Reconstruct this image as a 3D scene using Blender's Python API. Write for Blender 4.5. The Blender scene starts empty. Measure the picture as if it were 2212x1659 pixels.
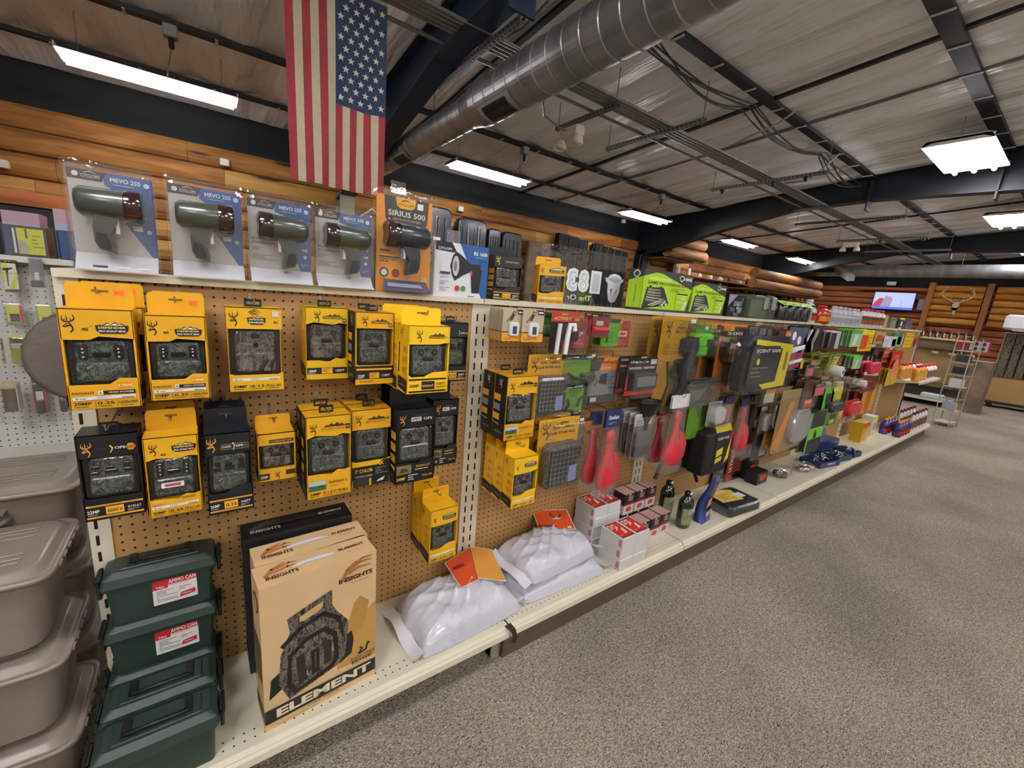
import bpy, math, random
from mathutils import Matrix, Vector, Euler
PI = math.pi
SC = bpy.context.scene
COL = SC.collection
# ---------------------------------------------------------------- camera, world, exposure
CAMF, CAMR, CAMC = 904.93, (1.3593, -.0820, -.6183), (.3003, -1.5014, 1.4889)
cd = bpy.data.cameras.new('camera'); cam = bpy.data.objects.new('camera', cd); COL.objects.link(cam)
cam.location = CAMC; cam.rotation_euler = CAMR
cd.sensor_width = 36; cd.lens = CAMF/2212*36; cd.clip_start = .02; cd.clip_end = 200
SC.camera = cam
SC.view_settings.view_transform = 'Standard'; SC.view_settings.look = 'None'
SC.view_settings.gamma = 1; SC.view_settings.use_curve_mapping = False
SC.view_settings.exposure = 1.1
SC.cycles.use_adaptive_sampling = True; SC.cycles.adaptive_threshold = .03; SC.cycles.max_bounces = 7; SC.cycles.diffuse_bounces = 4; SC.cycles.glossy_bounces = 3
SC.cycles.transparent_max_bounces = 12; SC.cycles.transmission_bounces = 3
SC.cycles.use_denoising = True; SC.cycles.sample_clamp_indirect = 6; SC.cycles.caustics_reflective = False
w = bpy.data.worlds.new('world'); SC.world = w; w.use_nodes = True
w.node_tree.nodes['Background'].inputs[0].default_value = (.9, .95, 1, 1)
w.node_tree.nodes['Background'].inputs[1].default_value = .25
_MR = Euler(CAMR, 'XYZ').to_matrix()
def U(u, v, x=None, y=None, z=None):
    """world point seen at photograph pixel (u, v) on the plane x=, y= or z="""
    d = _MR @ Vector(((u-1106)/CAMF, -(v-829.5)/CAMF, -1)); c = Vector(CAMC)
    i, t = (0, x) if x is not None else (1, y) if y is not None else (2, z)
    return c + d*((t-c[i])/d[i])
TUBE = 34.0        # radiance of the fluorescent tubes
# ---------------------------------------------------------------- materials
MATS = {}
def lin(h):
    h = h.lstrip('#'); r = []
    if len(h) == 3: h = ''.join(c*2 for c in h)
    for i in (0, 2, 4):
        c = int(h[i:i+2], 16)/255; r.append(c/12.92 if c <= .04045 else ((c+.055)/1.055)**2.4)
    return (*r, 1)
def newmat(name):
    m = bpy.data.materials.new(name); m.use_nodes = True; nt = m.node_tree
    return m, nt, nt.nodes['Principled BSDF']
def nd(nt, t, **k):
    n = nt.nodes.new(t)
    for a, b in k.items():
        if a[0] == '_': n.inputs[int(a[1:])].default_value = b
        else: setattr(n, a, b)
    return n
def M(col, rough=.5, metal=0, var=.06, vs=40, bump=0, bs=200, emit=0, coat=0, key=None):
    k = key or (col, rough, metal, var, vs, bump, bs, emit, coat)
    if k in MATS: return MATS[k]
    m, nt, p = newmat('mat_%s' % col.strip('#')); L = nt.links
    c = lin(col)
    p.inputs['Roughness'].default_value = rough; p.inputs['Metallic'].default_value = metal
    if coat: p.inputs['Coat Weight'].default_value = coat; p.inputs['Coat Roughness'].default_value = .12
    if var:
        tc = nd(nt, 'ShaderNodeTexCoord'); no = nd(nt, 'ShaderNodeTexNoise'); no.inputs['Scale'].default_value = vs
        no.inputs['Detail'].default_value = 3
        mx = nd(nt, 'ShaderNodeMix', data_type='RGBA')
        mx.inputs[6].default_value = [x*(1-var*1.5) for x in c[:3]]+[1]; mx.inputs[7].default_value = [min(1, x*(1+var*1.5)) for x in c[:3]]+[1]
        L.new(tc.outputs['Object'], no.inputs['Vector']); L.new(no.outputs[0], mx.inputs[0]); L.new(mx.outputs[2], p.inputs['Base Color'])
        if bump:
            n2 = nd(nt, 'ShaderNodeTexNoise'); n2.inputs['Scale'].default_value = bs; L.new(tc.outputs['Object'], n2.inputs['Vector'])
            b = nd(nt, 'ShaderNodeBump'); b.inputs['Strength'].default_value = bump; b.inputs['Distance'].default_value = .002
            L.new(n2.outputs[0], b.inputs['Height']); L.new(b.outputs[0], p.inputs['Normal'])
    else: p.inputs['Base Color'].default_value = c
    if emit: p.inputs['Emission Color'].default_value = c; p.inputs['Emission Strength'].default_value = emit
    MATS[k] = m; return m
def clear(tint='#ffffff', alpha=.2, rough=.08, key=None, frost=0):
    """thin clear plastic: mostly see-through, with a glossy skin"""
    k = key or ('clear', tint, alpha, rough, frost)
    if k in MATS: return MATS[k]
    m = bpy.data.materials.new('clear_plastic'); m.use_nodes = True; nt = m.node_tree; nt.nodes.clear(); L = nt.links
    o = nd(nt, 'ShaderNodeOutputMaterial'); t = nd(nt, 'ShaderNodeBsdfTransparent'); t.inputs[0].default_value = lin(tint)
    g = nd(nt, 'ShaderNodeBsdfGlossy'); g.inputs['Roughness'].default_value = rough; g.inputs[0].default_value = (.9, .9, .9, 1)
    lw = nd(nt, 'ShaderNodeLayerWeight'); lw.inputs[0].default_value = .45
    mr = nd(nt, 'ShaderNodeMapRange'); mr.inputs[3].default_value = alpha; mr.inputs[4].default_value = min(1, alpha+.16)
    mx = nd(nt, 'ShaderNodeMixShader')
    tc = nd(nt, 'ShaderNodeTexCoord'); no = nd(nt, 'ShaderNodeTexNoise'); no.inputs['Scale'].default_value = 18; no.inputs['Detail'].default_value = 4
    b = nd(nt, 'ShaderNodeBump'); b.inputs['Strength'].default_value = .35; b.inputs['Distance'].default_value = .01
    L.new(tc.outputs['Object'], no.inputs['Vector']); L.new(no.outputs[0], b.inputs['Height']); L.new(b.outputs[0], g.inputs['Normal'])
    L.new(lw.outputs['Facing'], mr.inputs[0]); L.new(mr.outputs[0], mx.inputs[0]); L.new(t.outputs[0], mx.inputs[1]); L.new(g.outputs[0], mx.inputs[2])
    out = mx
    if frost:
        df = nd(nt, 'ShaderNodeBsdfDiffuse'); df.inputs[0].default_value = (.8, .8, .82, 1); m2 = nd(nt, 'ShaderNodeMixShader'); m2.inputs[0].default_value = frost
        L.new(mx.outputs[0], m2.inputs[1]); L.new(df.outputs[0], m2.inputs[2]); out = m2
    L.new(out.outputs[0], o.inputs[0]); MATS[k] = m; return m
def ramp(nt, stops, interp='LINEAR'):
    r = nd(nt, 'ShaderNodeValToRGB'); r.color_ramp.interpolation = interp; e = r.color_ramp.elements
    while len(e) < len(stops): e.new(.5)
    for i, (p, c) in enumerate(stops): e[i].position = p; e[i].color = lin(c)
    return r
def camo(name, cols, scale=38, rough=.3, stretch=(1, 1, .5), coat=.3):
    k = ('camo', name)
    if k in MATS: return MATS[k]
    m, nt, p = newmat(name); L = nt.links
    tc = nd(nt, 'ShaderNodeTexCoord'); mp = nd(nt, 'ShaderNodeMapping'); mp.inputs[3].default_value = stretch
    no = nd(nt, 'ShaderNodeTexNoise'); no.inputs['Scale'].default_value = scale; no.inputs['Detail'].default_value = 5; no.inputs['Distortion'].default_value = 1.6; no.inputs['Roughness'].default_value = .7
    st = [(.30+.4*i/(len(cols)-1), c) for i, c in enumerate(cols)]
    r = ramp(nt, st, 'CONSTANT')
    L.new(tc.outputs['Object'], mp.inputs[0]); L.new(mp.outputs[0], no.inputs['Vector']); L.new(no.outputs[0], r.inputs[0]); L.new(r.outputs[0], p.inputs['Base Color'])
    b = nd(nt, 'ShaderNodeBump'); b.inputs['Strength'].default_value = .5; b.inputs['Distance'].default_value = .003
    L.new(no.outputs[0], b.inputs['Height']); L.new(b.outputs[0], p.inputs['Normal'])
    p.inputs['Roughness'].default_value = rough; p.inputs['Coat Weight'].default_value = coat; p.inputs['Coat Roughness'].default_value = .1
    MATS[k] = m; return m
CAMO = lambda: camo('camo_bark', ['#0b0e0b', '#2a3229', '#5d665b', '#161b16', '#7d877a', '#232b22', '#a9b0a4'])
CAMO2 = lambda: camo('camo_leaf', ['#1a140f', '#3b3229', '#6e675b', '#241d17', '#8f897c', '#4b4237'])
def holes(name, base, sp, r, rough=.55, plane='xz', rows=None, var=.1, dark='#0d0906'):
    """painted or raw board with a grid of drilled holes"""
    k = ('holes', name)
    if k in MATS: return MATS[k]
    m, nt, p = newmat(name); L = nt.links
    tc = nd(nt, 'ShaderNodeTexCoord'); sx = nd(nt, 'ShaderNodeSeparateXYZ'); L.new(tc.outputs['Object'], sx.inputs[0])
    def frac(o):
        a = nd(nt, 'ShaderNodeMath', operation='DIVIDE'); a.inputs[1].default_value = sp; L.new(o, a.inputs[0])
        f = nd(nt, 'ShaderNodeMath', operation='FRACT'); L.new(a.outputs[0], f.inputs[0])
        s = nd(nt, 'ShaderNodeMath', operation='SUBTRACT'); s.inputs[1].default_value = .5; L.new(f.outputs[0], s.inputs[0])
        q = nd(nt, 'ShaderNodeMath', operation='POWER'); q.inputs[1].default_value = 2; L.new(s.outputs[0], q.inputs[0]); return q.outputs[0]
    a = frac(sx.outputs['X']); b = frac(sx.outputs['Z' if plane == 'xz' else 'Y'])
    ad = nd(nt, 'ShaderNodeMath', operation='ADD'); L.new(a, ad.inputs[0]); L.new(b, ad.inputs[1])
    lt = nd(nt, 'ShaderNodeMath', operation='LESS_THAN'); lt.inputs[1].default_value = (r/sp)**2; L.new(ad.outputs[0], lt.inputs[0])
    f = lt.outputs[0]
    if rows:
        g1 = nd(nt, 'ShaderNodeMath', operation='GREATER_THAN'); g1.inputs[1].default_value = rows[0]
        g2 = nd(nt, 'ShaderNodeMath', operation='LESS_THAN'); g2.inputs[1].default_value = rows[1]
        o = sx.outputs['Z' if plane == 'xz' else 'Y']; L.new(o, g1.inputs[0]); L.new(o, g2.inputs[0])
        m1 = nd(nt, 'ShaderNodeMath', operation='MULTIPLY'); L.new(g1.outputs[0], m1.inputs[0]); L.new(g2.outputs[0], m1.inputs[1])
        m2 = nd(nt, 'ShaderNodeMath', operation='MULTIPLY'); L.new(m1.outputs[0], m2.inputs[0]); L.new(f, m2.inputs[1]); f = m2.outputs[0]
    no = nd(nt, 'ShaderNodeTexNoise'); no.inputs['Scale'].default_value = 6; no.inputs['Detail'].default_value = 6; L.new(tc.outputs['Object'], no.inputs['Vector'])
    c = lin(base); cr = nd(nt, 'ShaderNodeMix', data_type='RGBA')
    cr.inputs[6].default_value = [x*(1-var) for x in c[:3]]+[1]; cr.inputs[7].default_value = [x*(1+var) for x in c[:3]]+[1]
    L.new(no.outputs[0], cr.inputs[0])
    mx = nd(nt, 'ShaderNodeMix', data_type='RGBA'); L.new(f, mx.inputs[0]); L.new(cr.outputs[2], mx.inputs[6]); mx.inputs[7].default_value = lin(dark)
    L.new(mx.outputs[2], p.inputs['Base Color']); p.inputs['Roughness'].default_value = rough
    bp = nd(nt, 'ShaderNodeBump', invert=True); bp.inputs['Distance'].default_value = .003; L.new(f, bp.inputs['Height']); L.new(bp.outputs[0], p.inputs['Normal'])
    MATS[k] = m; return m
def wood(name, c1, c2, c3, sc=(1.2, 6, 6), knots=True, rough=.72, plank=None):
    k = ('wood', name)
    if k in MATS: return MATS[k]
    m, nt, p = newmat(name); L = nt.links
    tc = nd(nt, 'ShaderNodeTexCoord'); mp = nd(nt, 'ShaderNodeMapping'); mp.inputs[3].default_value = sc
    L.new(tc.outputs['Object'], mp.inputs[0])
    no = nd(nt, 'ShaderNodeTexNoise'); no.inputs['Scale'].default_value = 1.6; no.inputs['Detail'].default_value = 6; no.inputs['Distortion'].default_value = .6
    L.new(mp.outputs[0], no.inputs['Vector'])
    r = ramp(nt, [(.3, c1), (.5, c2), (.72, c3)]); L.new(no.outputs[0], r.inputs[0]); col = r.outputs[0]
    if knots:
        vo = nd(nt, 'ShaderNodeTexVoronoi'); vo.inputs['Scale'].default_value = 1.0
        m2 = nd(nt, 'ShaderNodeMapping'); m2.inputs[3].default_value = (sc[0]*.9, sc[1]*.35, sc[2]*.8); L.new(tc.outputs['Object'], m2.inputs[0]); L.new(m2.outputs[0], vo.inputs['Vector'])
        kr = ramp(nt, [(0, '#000000'), (.07, '#000000'), (.13, '#ffffff')]); L.new(vo.outputs['Distance'], kr.inputs[0])
        mx = nd(nt, 'ShaderNodeMix', data_type='RGBA'); L.new(kr.outputs[0], mx.inputs[0]); mx.inputs[6].default_value = lin('#3a1a08'); L.new(col, mx.inputs[7]); col = mx.outputs[2]
    L.new(col, p.inputs['Base Color']); p.inputs['Roughness'].default_value = rough
    MATS[k] = m; return m
WHITE, BLACK = '#e9e8e4', '#0e0f12'
YEL, YEL2 = '#dca518', '#efc52a'
# ---------------------------------------------------------------- text
_FT = {}
def glyphs(s, bold=0, shear=0):
    k = (s, bold, shear)
    if k in _FT: return _FT[k]
    c = bpy.data.curves.new('t', 'FONT'); c.body = s; c.resolution_u = 2; c.offset = bold; c.shear = shear; c.fill_mode = 'FRONT'
    o = bpy.data.objects.new('t', c); me = o.to_mesh()
    vs = [(v.co.x, v.co.y) for v in me.vertices]; fs = [tuple(p.vertices) for p in me.polygons]
    o.to_mesh_clear(); bpy.data.objects.remove(o); bpy.data.curves.remove(c)
    if not vs: vs = [(0, 0), (1, 0), (1, 1)]; fs = [(0, 1, 2)]
    x0 = min(v[0] for v in vs); x1 = max(v[0] for v in vs); z0 = min(v[1] for v in vs); z1 = max(v[1] for v in vs)
    _FT[k] = ([((a-x0)/(x1-x0), (b-z0)/(z1-z0)) for a, b in vs], fs, (x1-x0)/(z1-z0)); return _FT[k]
# ---------------------------------------------------------------- mesh builder
class B:
    def __init__(s): s.v = []; s.f = []; s.m = []; s.sm = []; s.ms = []; s.T = Matrix()
    def mi(s, m):
        if isinstance(m, str): m = M(m)
        if m not in s.ms: s.ms.append(m)
        return s.ms.index(m)
    def add(s, vs, fs, m, sm=False):
        o = len(s.v); T = s.T; i = s.mi(m)
        s.v += [tuple(T @ Vector(p)) for p in vs]
        for f in fs: s.f.append(tuple(o+a for a in f)); s.m.append(i); s.sm.append(sm)
        return s
    def box(s, x0, y0, z0, x1, y1, z1, m, c=0):
        if not c:
            vs = [(x, y, z) for z in (z0, z1) for x, y in ((x0, y0), (x1, y0), (x1, y1), (x0, y1))]
            return s.add(vs, [(3, 2, 1, 0), (4, 5, 6, 7), (0, 1, 5, 4), (1, 2, 6, 5), (2, 3, 7, 6), (3, 0, 4, 7)], m)
        return s.loft([[(x0+a+e, y0+a+0, z), (x1-a-e, y0+a, z), (x1-a, y0+a+e, z), (x1-a, y1-a-e, z), (x1-a-e, y1-a, z), (x0+a+e, y1-a, z), (x0+a, y1-a-e, z), (x0+a, y0+a+e, z)]
                       for z, a, e in ((z0, c*.5, c), (z0+c*.5, 0, c), (z1-c*.5, 0, c), (z1, c*.5, c))], m)
    def rbox(s, x0, z0, x1, z1, y0, y1, r, m, n=4, e=None, taper=0):
        """rounded-corner slab seen from the front (xz outline), thickness y0..y1, soft front edge"""
        def ring(d, y, k=0):
            R = []
            for cx, cz, a0 in ((x1-r, z1-r, 0), (x0+r, z1-r, 90), (x0+r, z0+r, 180), (x1-r, z0+r, 270)):
                for i in range(n+1):
                    a = math.radians(a0+90*i/n); R.append((cx+(r-d)*math.cos(a), y, cz+(r-d)*math.sin(a)))
            return R
        e = min(r*.6, abs(y1-y0)*.4) if e is None else e
        return s.loft([ring(taper, y1), ring(0, y0+e), ring(e*.3, y0+e*.3), ring(e, y0)], m, sm=False)
    def loft(s, R, m, sm=False, cap=True, closed=True):
        n = len(R[0]); vs = [p for r in R for p in r]; fs = []
        for i in range(len(R)-1):
            for j in range(n if closed else n-1):
                k = (j+1) % n; fs.append((i*n+j, i*n+k, (i+1)*n+k, (i+1)*n+j))
        s.add(vs, fs, m, sm)
        if cap: s.add(R[0], [tuple(range(n))[::-1]], m); s.add(R[-1], [tuple(range(n))], m)
        return s
    def prism(s, P, y0, y1, m, side=None):
        n = len(P); vs = [(x, y0, z) for x, z in P]+[(x, y1, z) for x, z in P]
        s.add(vs, [tuple(range(n)), tuple(range(n, 2*n))[::-1]], m)
        return s.add(vs, [(j, n+j, n+(j+1) % n, (j+1) % n) for j in range(n)], side or m)
    def poly(s, P, m, y=0): return s.add([(x, y, z) for x, z in P], [tuple(range(len(P)))], m)
    def rect(s, x0, z0, x1, z1, m, y=0): return s.poly([(x0, z0), (x1, z0), (x1, z1), (x0, z1)], m, y)
    def disc(s, x, z, r, m, y=0, n=16, rz=None, r0=0):
        rz = rz or r; return s.poly([(x+r*math.cos(2*PI*i/n), z+rz*math.sin(2*PI*i/n)) for i in range(n)], m, y)
    def text(s, t, x, z, h, m, y=0, w=None, bold=0, shear=0, al='l', rot=0):
        vs, fs, asp = glyphs(t, bold, shear); w = w or h*asp
        if al == 'c': x -= w/2
        elif al == 'r': x -= w
        ca, sa = math.cos(rot), math.sin(rot)
        return s.add([(x+a*w*ca-b*h*sa, y, z+a*w*sa+b*h*ca) for a, b in vs], fs, m)
    def lines(s, x0, z0, x1, z1, n, m, y=0, fill=.35, seed=1):
        """small print too fine to read: rows of short dashes"""
        rn = random.Random(seed); hh = (z1-z0)/n
        for i in range(n):
            x = x0; z = z1-(i+.5)*hh
            while x < x1:
                L = rn.uniform(.08, .22)*(x1-x0); e = min(x1, x+L); s.rect(x, z-hh*fill/2, e, z+hh*fill/2, m, y); x = e+.025*(x1-x0)
                if rn.random() < .12: break
        return s
    def lathe(s, P, m, c=(0, 0, 0), n=16, ax='z', sm=True, sc=(1, 1), cap=True):
        R = []
        for r, h in P:
            g = []
            for i in range(n):
                a = 2*PI*i/n; q = (r*math.cos(a)*sc[0], r*math.sin(a)*sc[1], h)
                if ax == 'y': q = (q[0], h, q[1])
                if ax == 'x': q = (h, q[0], q[1])
                g.append((q[0]+c[0], q[1]+c[1], q[2]+c[2]))
            R.append(g)
        return s.loft(R, m, sm, cap)
    def tube(s, P, r, m, n=6, sm=True):
        P = [Vector(p) for p in P]; R = []; up = None
        for i, p in enumerate(P):
            t = ((P[i+1]-p) if i < len(P)-1 else (p-P[i-1])).normalized()
            if 0 < i < len(P)-1: t = ((P[i+1]-p).normalized()+(p-P[i-1]).normalized()).normalized()
            if up is None: up = t.orthogonal().normalized()
            up = (up-t*up.dot(t)); up = up.normalized() if up.length > 1e-6 else t.orthogonal().normalized(); b = t.cross(up)
            rr = r[i] if isinstance(r, (list, tuple)) else r
            R.append([tuple(p+up*(rr*math.cos(2*PI*j/n))+b*(rr*math.sin(2*PI*j/n))) for j in range(n)])
        return s.loft(R, m, sm)
    def blob(s, c, r, m, n=12, k=8, f=None, sm=True):
        R = []
        for i in range(1, k):
            th = PI*i/k; g = []
            for j in range(n):
                a = 2*PI*j/n; d = Vector((math.sin(th)*math.cos(a), math.sin(th)*math.sin(a), math.cos(th)))
                q = f(d) if f else 1; g.append((c[0]+d.x*r[0]*q, c[1]+d.y*r[1]*q, c[2]+d.z*r[2]*q))
            R.append(g)
        return s.loft(R[::-1], m, sm)
    def mesh(s, name):
        me = bpy.data.meshes.new(name); me.from_pydata(s.v, [], s.f)
        for m in s.ms: me.materials.append(m)
        me.polygons.foreach_set('material_index', s.m); me.polygons.foreach_set('use_smooth', s.sm); me.update(); return me
    def obj(s, name, parent=None, label=None):
        o = bpy.data.objects.new(name, s.mesh(name)); COL.objects.link(o); o.parent = parent
        if label: o['label'] = label
        return o
def tag(o, label=None, cat=None, group=None, kind=None):
    for k, v in (('label', label), ('category', cat), ('group', group), ('kind', kind)):
        if v: o[k] = v
    return o
def thing(name, label, cat, loc=(0, 0, 0), rz=0, group=None, rx=0, ry=0):
    o = bpy.data.objects.new(name, None); COL.objects.link(o); o.empty_display_size = .05
    o.location = loc; o.rotation_euler = (rx, ry, rz); return tag(o, label, cat, group)
def one(b, name, label, cat, loc=(0, 0, 0), rz=0, group=None, rx=0, ry=0):
    o = b.obj(name); o.location = loc; o.rotation_euler = (rx, ry, rz); return tag(o, label, cat, group)
def struct(b, name, parent=None):
    o = b.obj(name, parent)
    if not parent: o['kind'] = 'structure'
    return o
KIDS = {}
def dup(root, loc=None, rz=None, label=None, group=None, sc=None, rx=None, ry=None):
    kids = {}
    for o in list(COL.objects):
        if o.parent: kids.setdefault(o.parent.name, []).append(o)
    def cp(o, par):
        c = o.copy(); COL.objects.link(c); c.parent = par
        for k in kids.get(o.name, []): cp(k, c)
        return c
    r = cp(root, None)
    if loc is not None: r.location = loc
    e = r.rotation_euler; r.rotation_euler = (e[0] if rx is None else rx, e[1] if ry is None else ry, e[2] if rz is None else rz)
    if sc: r.scale = sc if isinstance(sc, (tuple, list)) else (sc,)*3
    return tag(r, label, None, group)
# ================================================================ the room
BAY = 1.219; ZT = 1.46; ZB = .184; DY = -.376
YW, ZW, SL = 5.4, 3.39, .075
def zc(y): return ZW+SL*(YW-y)
def shell():
    # carpet: flecked loop pile
    m, nt, p = newmat('carpet_pile'); L = nt.links
    tc = nd(nt, 'ShaderNodeTexCoord')
    vo = nd(nt, 'ShaderNodeTexVoronoi'); vo.inputs['Scale'].default_value = 135; L.new(tc.outputs['Object'], vo.inputs['Vector'])
    mp = nd(nt, 'ShaderNodeMapping'); mp.inputs[3].default_value = (125, 230, 100); L.new(tc.outputs['Object'], mp.inputs[0])
    n1 = nd(nt, 'ShaderNodeTexNoise'); n1.inputs['Scale'].default_value = 1; n1.inputs['Detail'].default_value = 2; n1.inputs['Distortion'].default_value = 1.5; L.new(mp.outputs[0], n1.inputs['Vector'])
    n2 = nd(nt, 'ShaderNodeTexNoise'); n2.inputs['Scale'].default_value = 1.1; n2.inputs['Detail'].default_value = 3; L.new(tc.outputs['Object'], n2.inputs['Vector'])
    r1 = ramp(nt, [(.34, '#5c5247'), (.46, '#9a8f7e'), (.58, '#b9af9c'), (.68, '#d9d1c0')]); L.new(n1.outputs[0], r1.inputs[0])
    r2 = ramp(nt, [(.35, '#d8d8d8'), (.65, '#ffffff')]); L.new(n2.outputs[0], r2.inputs[0])
    mx = nd(nt, 'ShaderNodeMix', data_type='RGBA', blend_type='MULTIPLY'); mx.inputs[0].default_value = 1; L.new(r1.outputs[0], mx.inputs[6]); L.new(r2.outputs[0], mx.inputs[7])
    L.new(mx.outputs[2], p.inputs['Base Color']); p.inputs['Roughness'].default_value = 1; p.inputs['Specular IOR Level'].default_value = .1
    b = nd(nt, 'ShaderNodeBump'); b.inputs['Strength'].default_value = .9; b.inputs['Distance'].default_value = .006
    ad = nd(nt, 'ShaderNodeMath', operation='SUBTRACT'); L.new(n1.outputs[0], ad.inputs[0]); L.new(vo.outputs['Distance'], ad.inputs[1]); L.new(ad.outputs[0], b.inputs['Height']); L.new(b.outputs[0], p.inputs['Normal'])
    struct(B().box(-5, -9, -.1, 24, YW+.1, 0, m), 'floor')
    # ceiling: vinyl faced insulation sagging between the purlins
    m, nt, p = newmat('vinyl_insulation'); L = nt.links
    tc = nd(nt, 'ShaderNodeTexCoord'); mp = nd(nt, 'ShaderNodeMapping'); mp.inputs[3].default_value = (5, .8, 1); L.new(tc.outputs['Object'], mp.inputs[0])
    n1 = nd(nt, 'ShaderNodeTexNoise'); n1.inputs['Scale'].default_value = 1; n1.inputs['Detail'].default_value = 3; L.new(mp.outputs[0], n1.inputs['Vector'])
    m2 = nd(nt, 'ShaderNodeMapping'); m2.inputs[3].default_value = (2.2, 9, 1); L.new(tc.outputs['Object'], m2.inputs[0])
    n2 = nd(nt, 'ShaderNodeTexNoise'); n2.inputs['Scale'].default_value = 1; n2.inputs['Detail'].default_value = 2; n2.inputs['Distortion'].default_value = 1; L.new(m2.outputs[0], n2.inputs['Vector'])
    b1 = nd(nt, 'ShaderNodeBump'); b1.inputs['Strength'].default_value = 1; b1.inputs['Distance'].default_value = .09; L.new(n1.outputs[0], b1.inputs['Height'])
    b2 = nd(nt, 'ShaderNodeBump'); b2.inputs['Strength'].default_value = .3; b2.inputs['Distance'].default_value = .014; L.new(n2.outputs[0], b2.inputs['Height']); L.new(b1.outputs[0], b2.inputs['Normal']); L.new(b2.outputs[0], p.inputs['Normal'])
    r = ramp(nt, [(.3, '#f3f0ec'), (.7, '#ffffff')]); L.new(n1.outputs[0], r.inputs[0]); L.new(r.outputs[0], p.inputs['Base Color']); p.inputs['Roughness'].default_value = .24
    p.inputs['Specular IOR Level'].default_value = .6
    g = B(); xs = [-5+i*.1 for i in range(291)]; ys = [-9+i*.24 for i in range(61)]; rn = random.Random(3)
    ph = [rn.uniform(0, 6) for _ in range(40)]
    def bulge(x, y):
        seam = abs(math.sin(PI*(x-5.2)/.61)); e = min(1, abs((y-1.03)/.5)) if abs(y-1.03) < .5 else 1
        return .05*(1-seam**.6)-.035*seam+.012*math.sin(y*2.2+x*4)+.01*math.sin(x*10.3)*math.sin(y*1.3)
    vs = [(x, y, zc(y)+bulge(x, y)*.8*min(1, (YW-y+.05)/.6)) for y in ys for x in xs]; n = len(xs)
    g.add(vs, [(j*n+i, (j+1)*n+i, (j+1)*n+i+1, j*n+i+1) for j in range(len(ys)-1) for i in range(n-1)], m, True)
    g.box(-5, -9, 4.6, 24, YW+.1, 4.7, '#b5ada1')
    struct(g, 'ceiling')
    # walls
    dk = M('#07090d', .75); pine = wood('pine_log', '#8a4a18', '#b9742f', '#d29a52', (.7, 5, 5))
    W = B(); W.box(-5, YW, 0, 24, YW+.1, 4.6, dk)
    rn = random.Random(8); tones = [wood('pine_log_a', '#6e4013', '#936024', '#a87638', (.8, 6, 6)), wood('pine_log_b', '#5e340f', '#7e4c1b', '#94632c', (.7, 5, 7)), wood('pine_log_c', '#86581f', '#a87a38', '#bd9350', (.6, 5, 6))]
    z = .12; row = 0
    while z < 2.85:
        h = .238; x = -5+rn.uniform(0, 1)
        while x < 21:
            L_ = rn.uniform(1.2, 2.8); x1 = min(21, x+L_); dz = .0
            P = [(YW, z+.004), (YW-.02, z+.012), (YW-.045, z+h*.2), (YW-.06, z+h*.5), (YW-.045, z+h*.8), (YW-.02, z+h-.012), (YW, z+h-.004)]
            W.loft([[(xx, a, b_) for a, b_ in P] for xx in (x, x1-.004)], rn.choice(tones)); x = x1
        z += h; row += 1
    struct(W, 'wall_back')
    far = [wood('far_log_a', '#8a4a20', '#b0683a', '#c47d4c', (6, .7, 6)), wood('far_log_b', '#7a3f1c', '#9c5930', '#b87045', (6, .6, 5))]
    F = B(); F.box(19.5, -9, 0, 19.6, YW, 4.6, dk)
    z = 0
    while z < 2.75:
        P = [(z+.006, 19.5), (z+.02, 19.44), (z+.1, 19.41), (z+.18, 19.44), (z+.194, 19.5)]
        F.loft([[(b_, yy, a) for a, b_ in P] for yy in (-9, YW)], far[int(z*5+.5) % 2]); z += .2
    struct(F, 'wall_far')
    struct(B().box(-5.1, -9, 0, -5, YW+.1, 4.7, '#cfc6b6'), 'wall_left')
    struct(B().box(-5, -9.1, 0, 24, -9, 4.7, '#cfc6b6'), 'wall_front')
shell()
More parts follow.
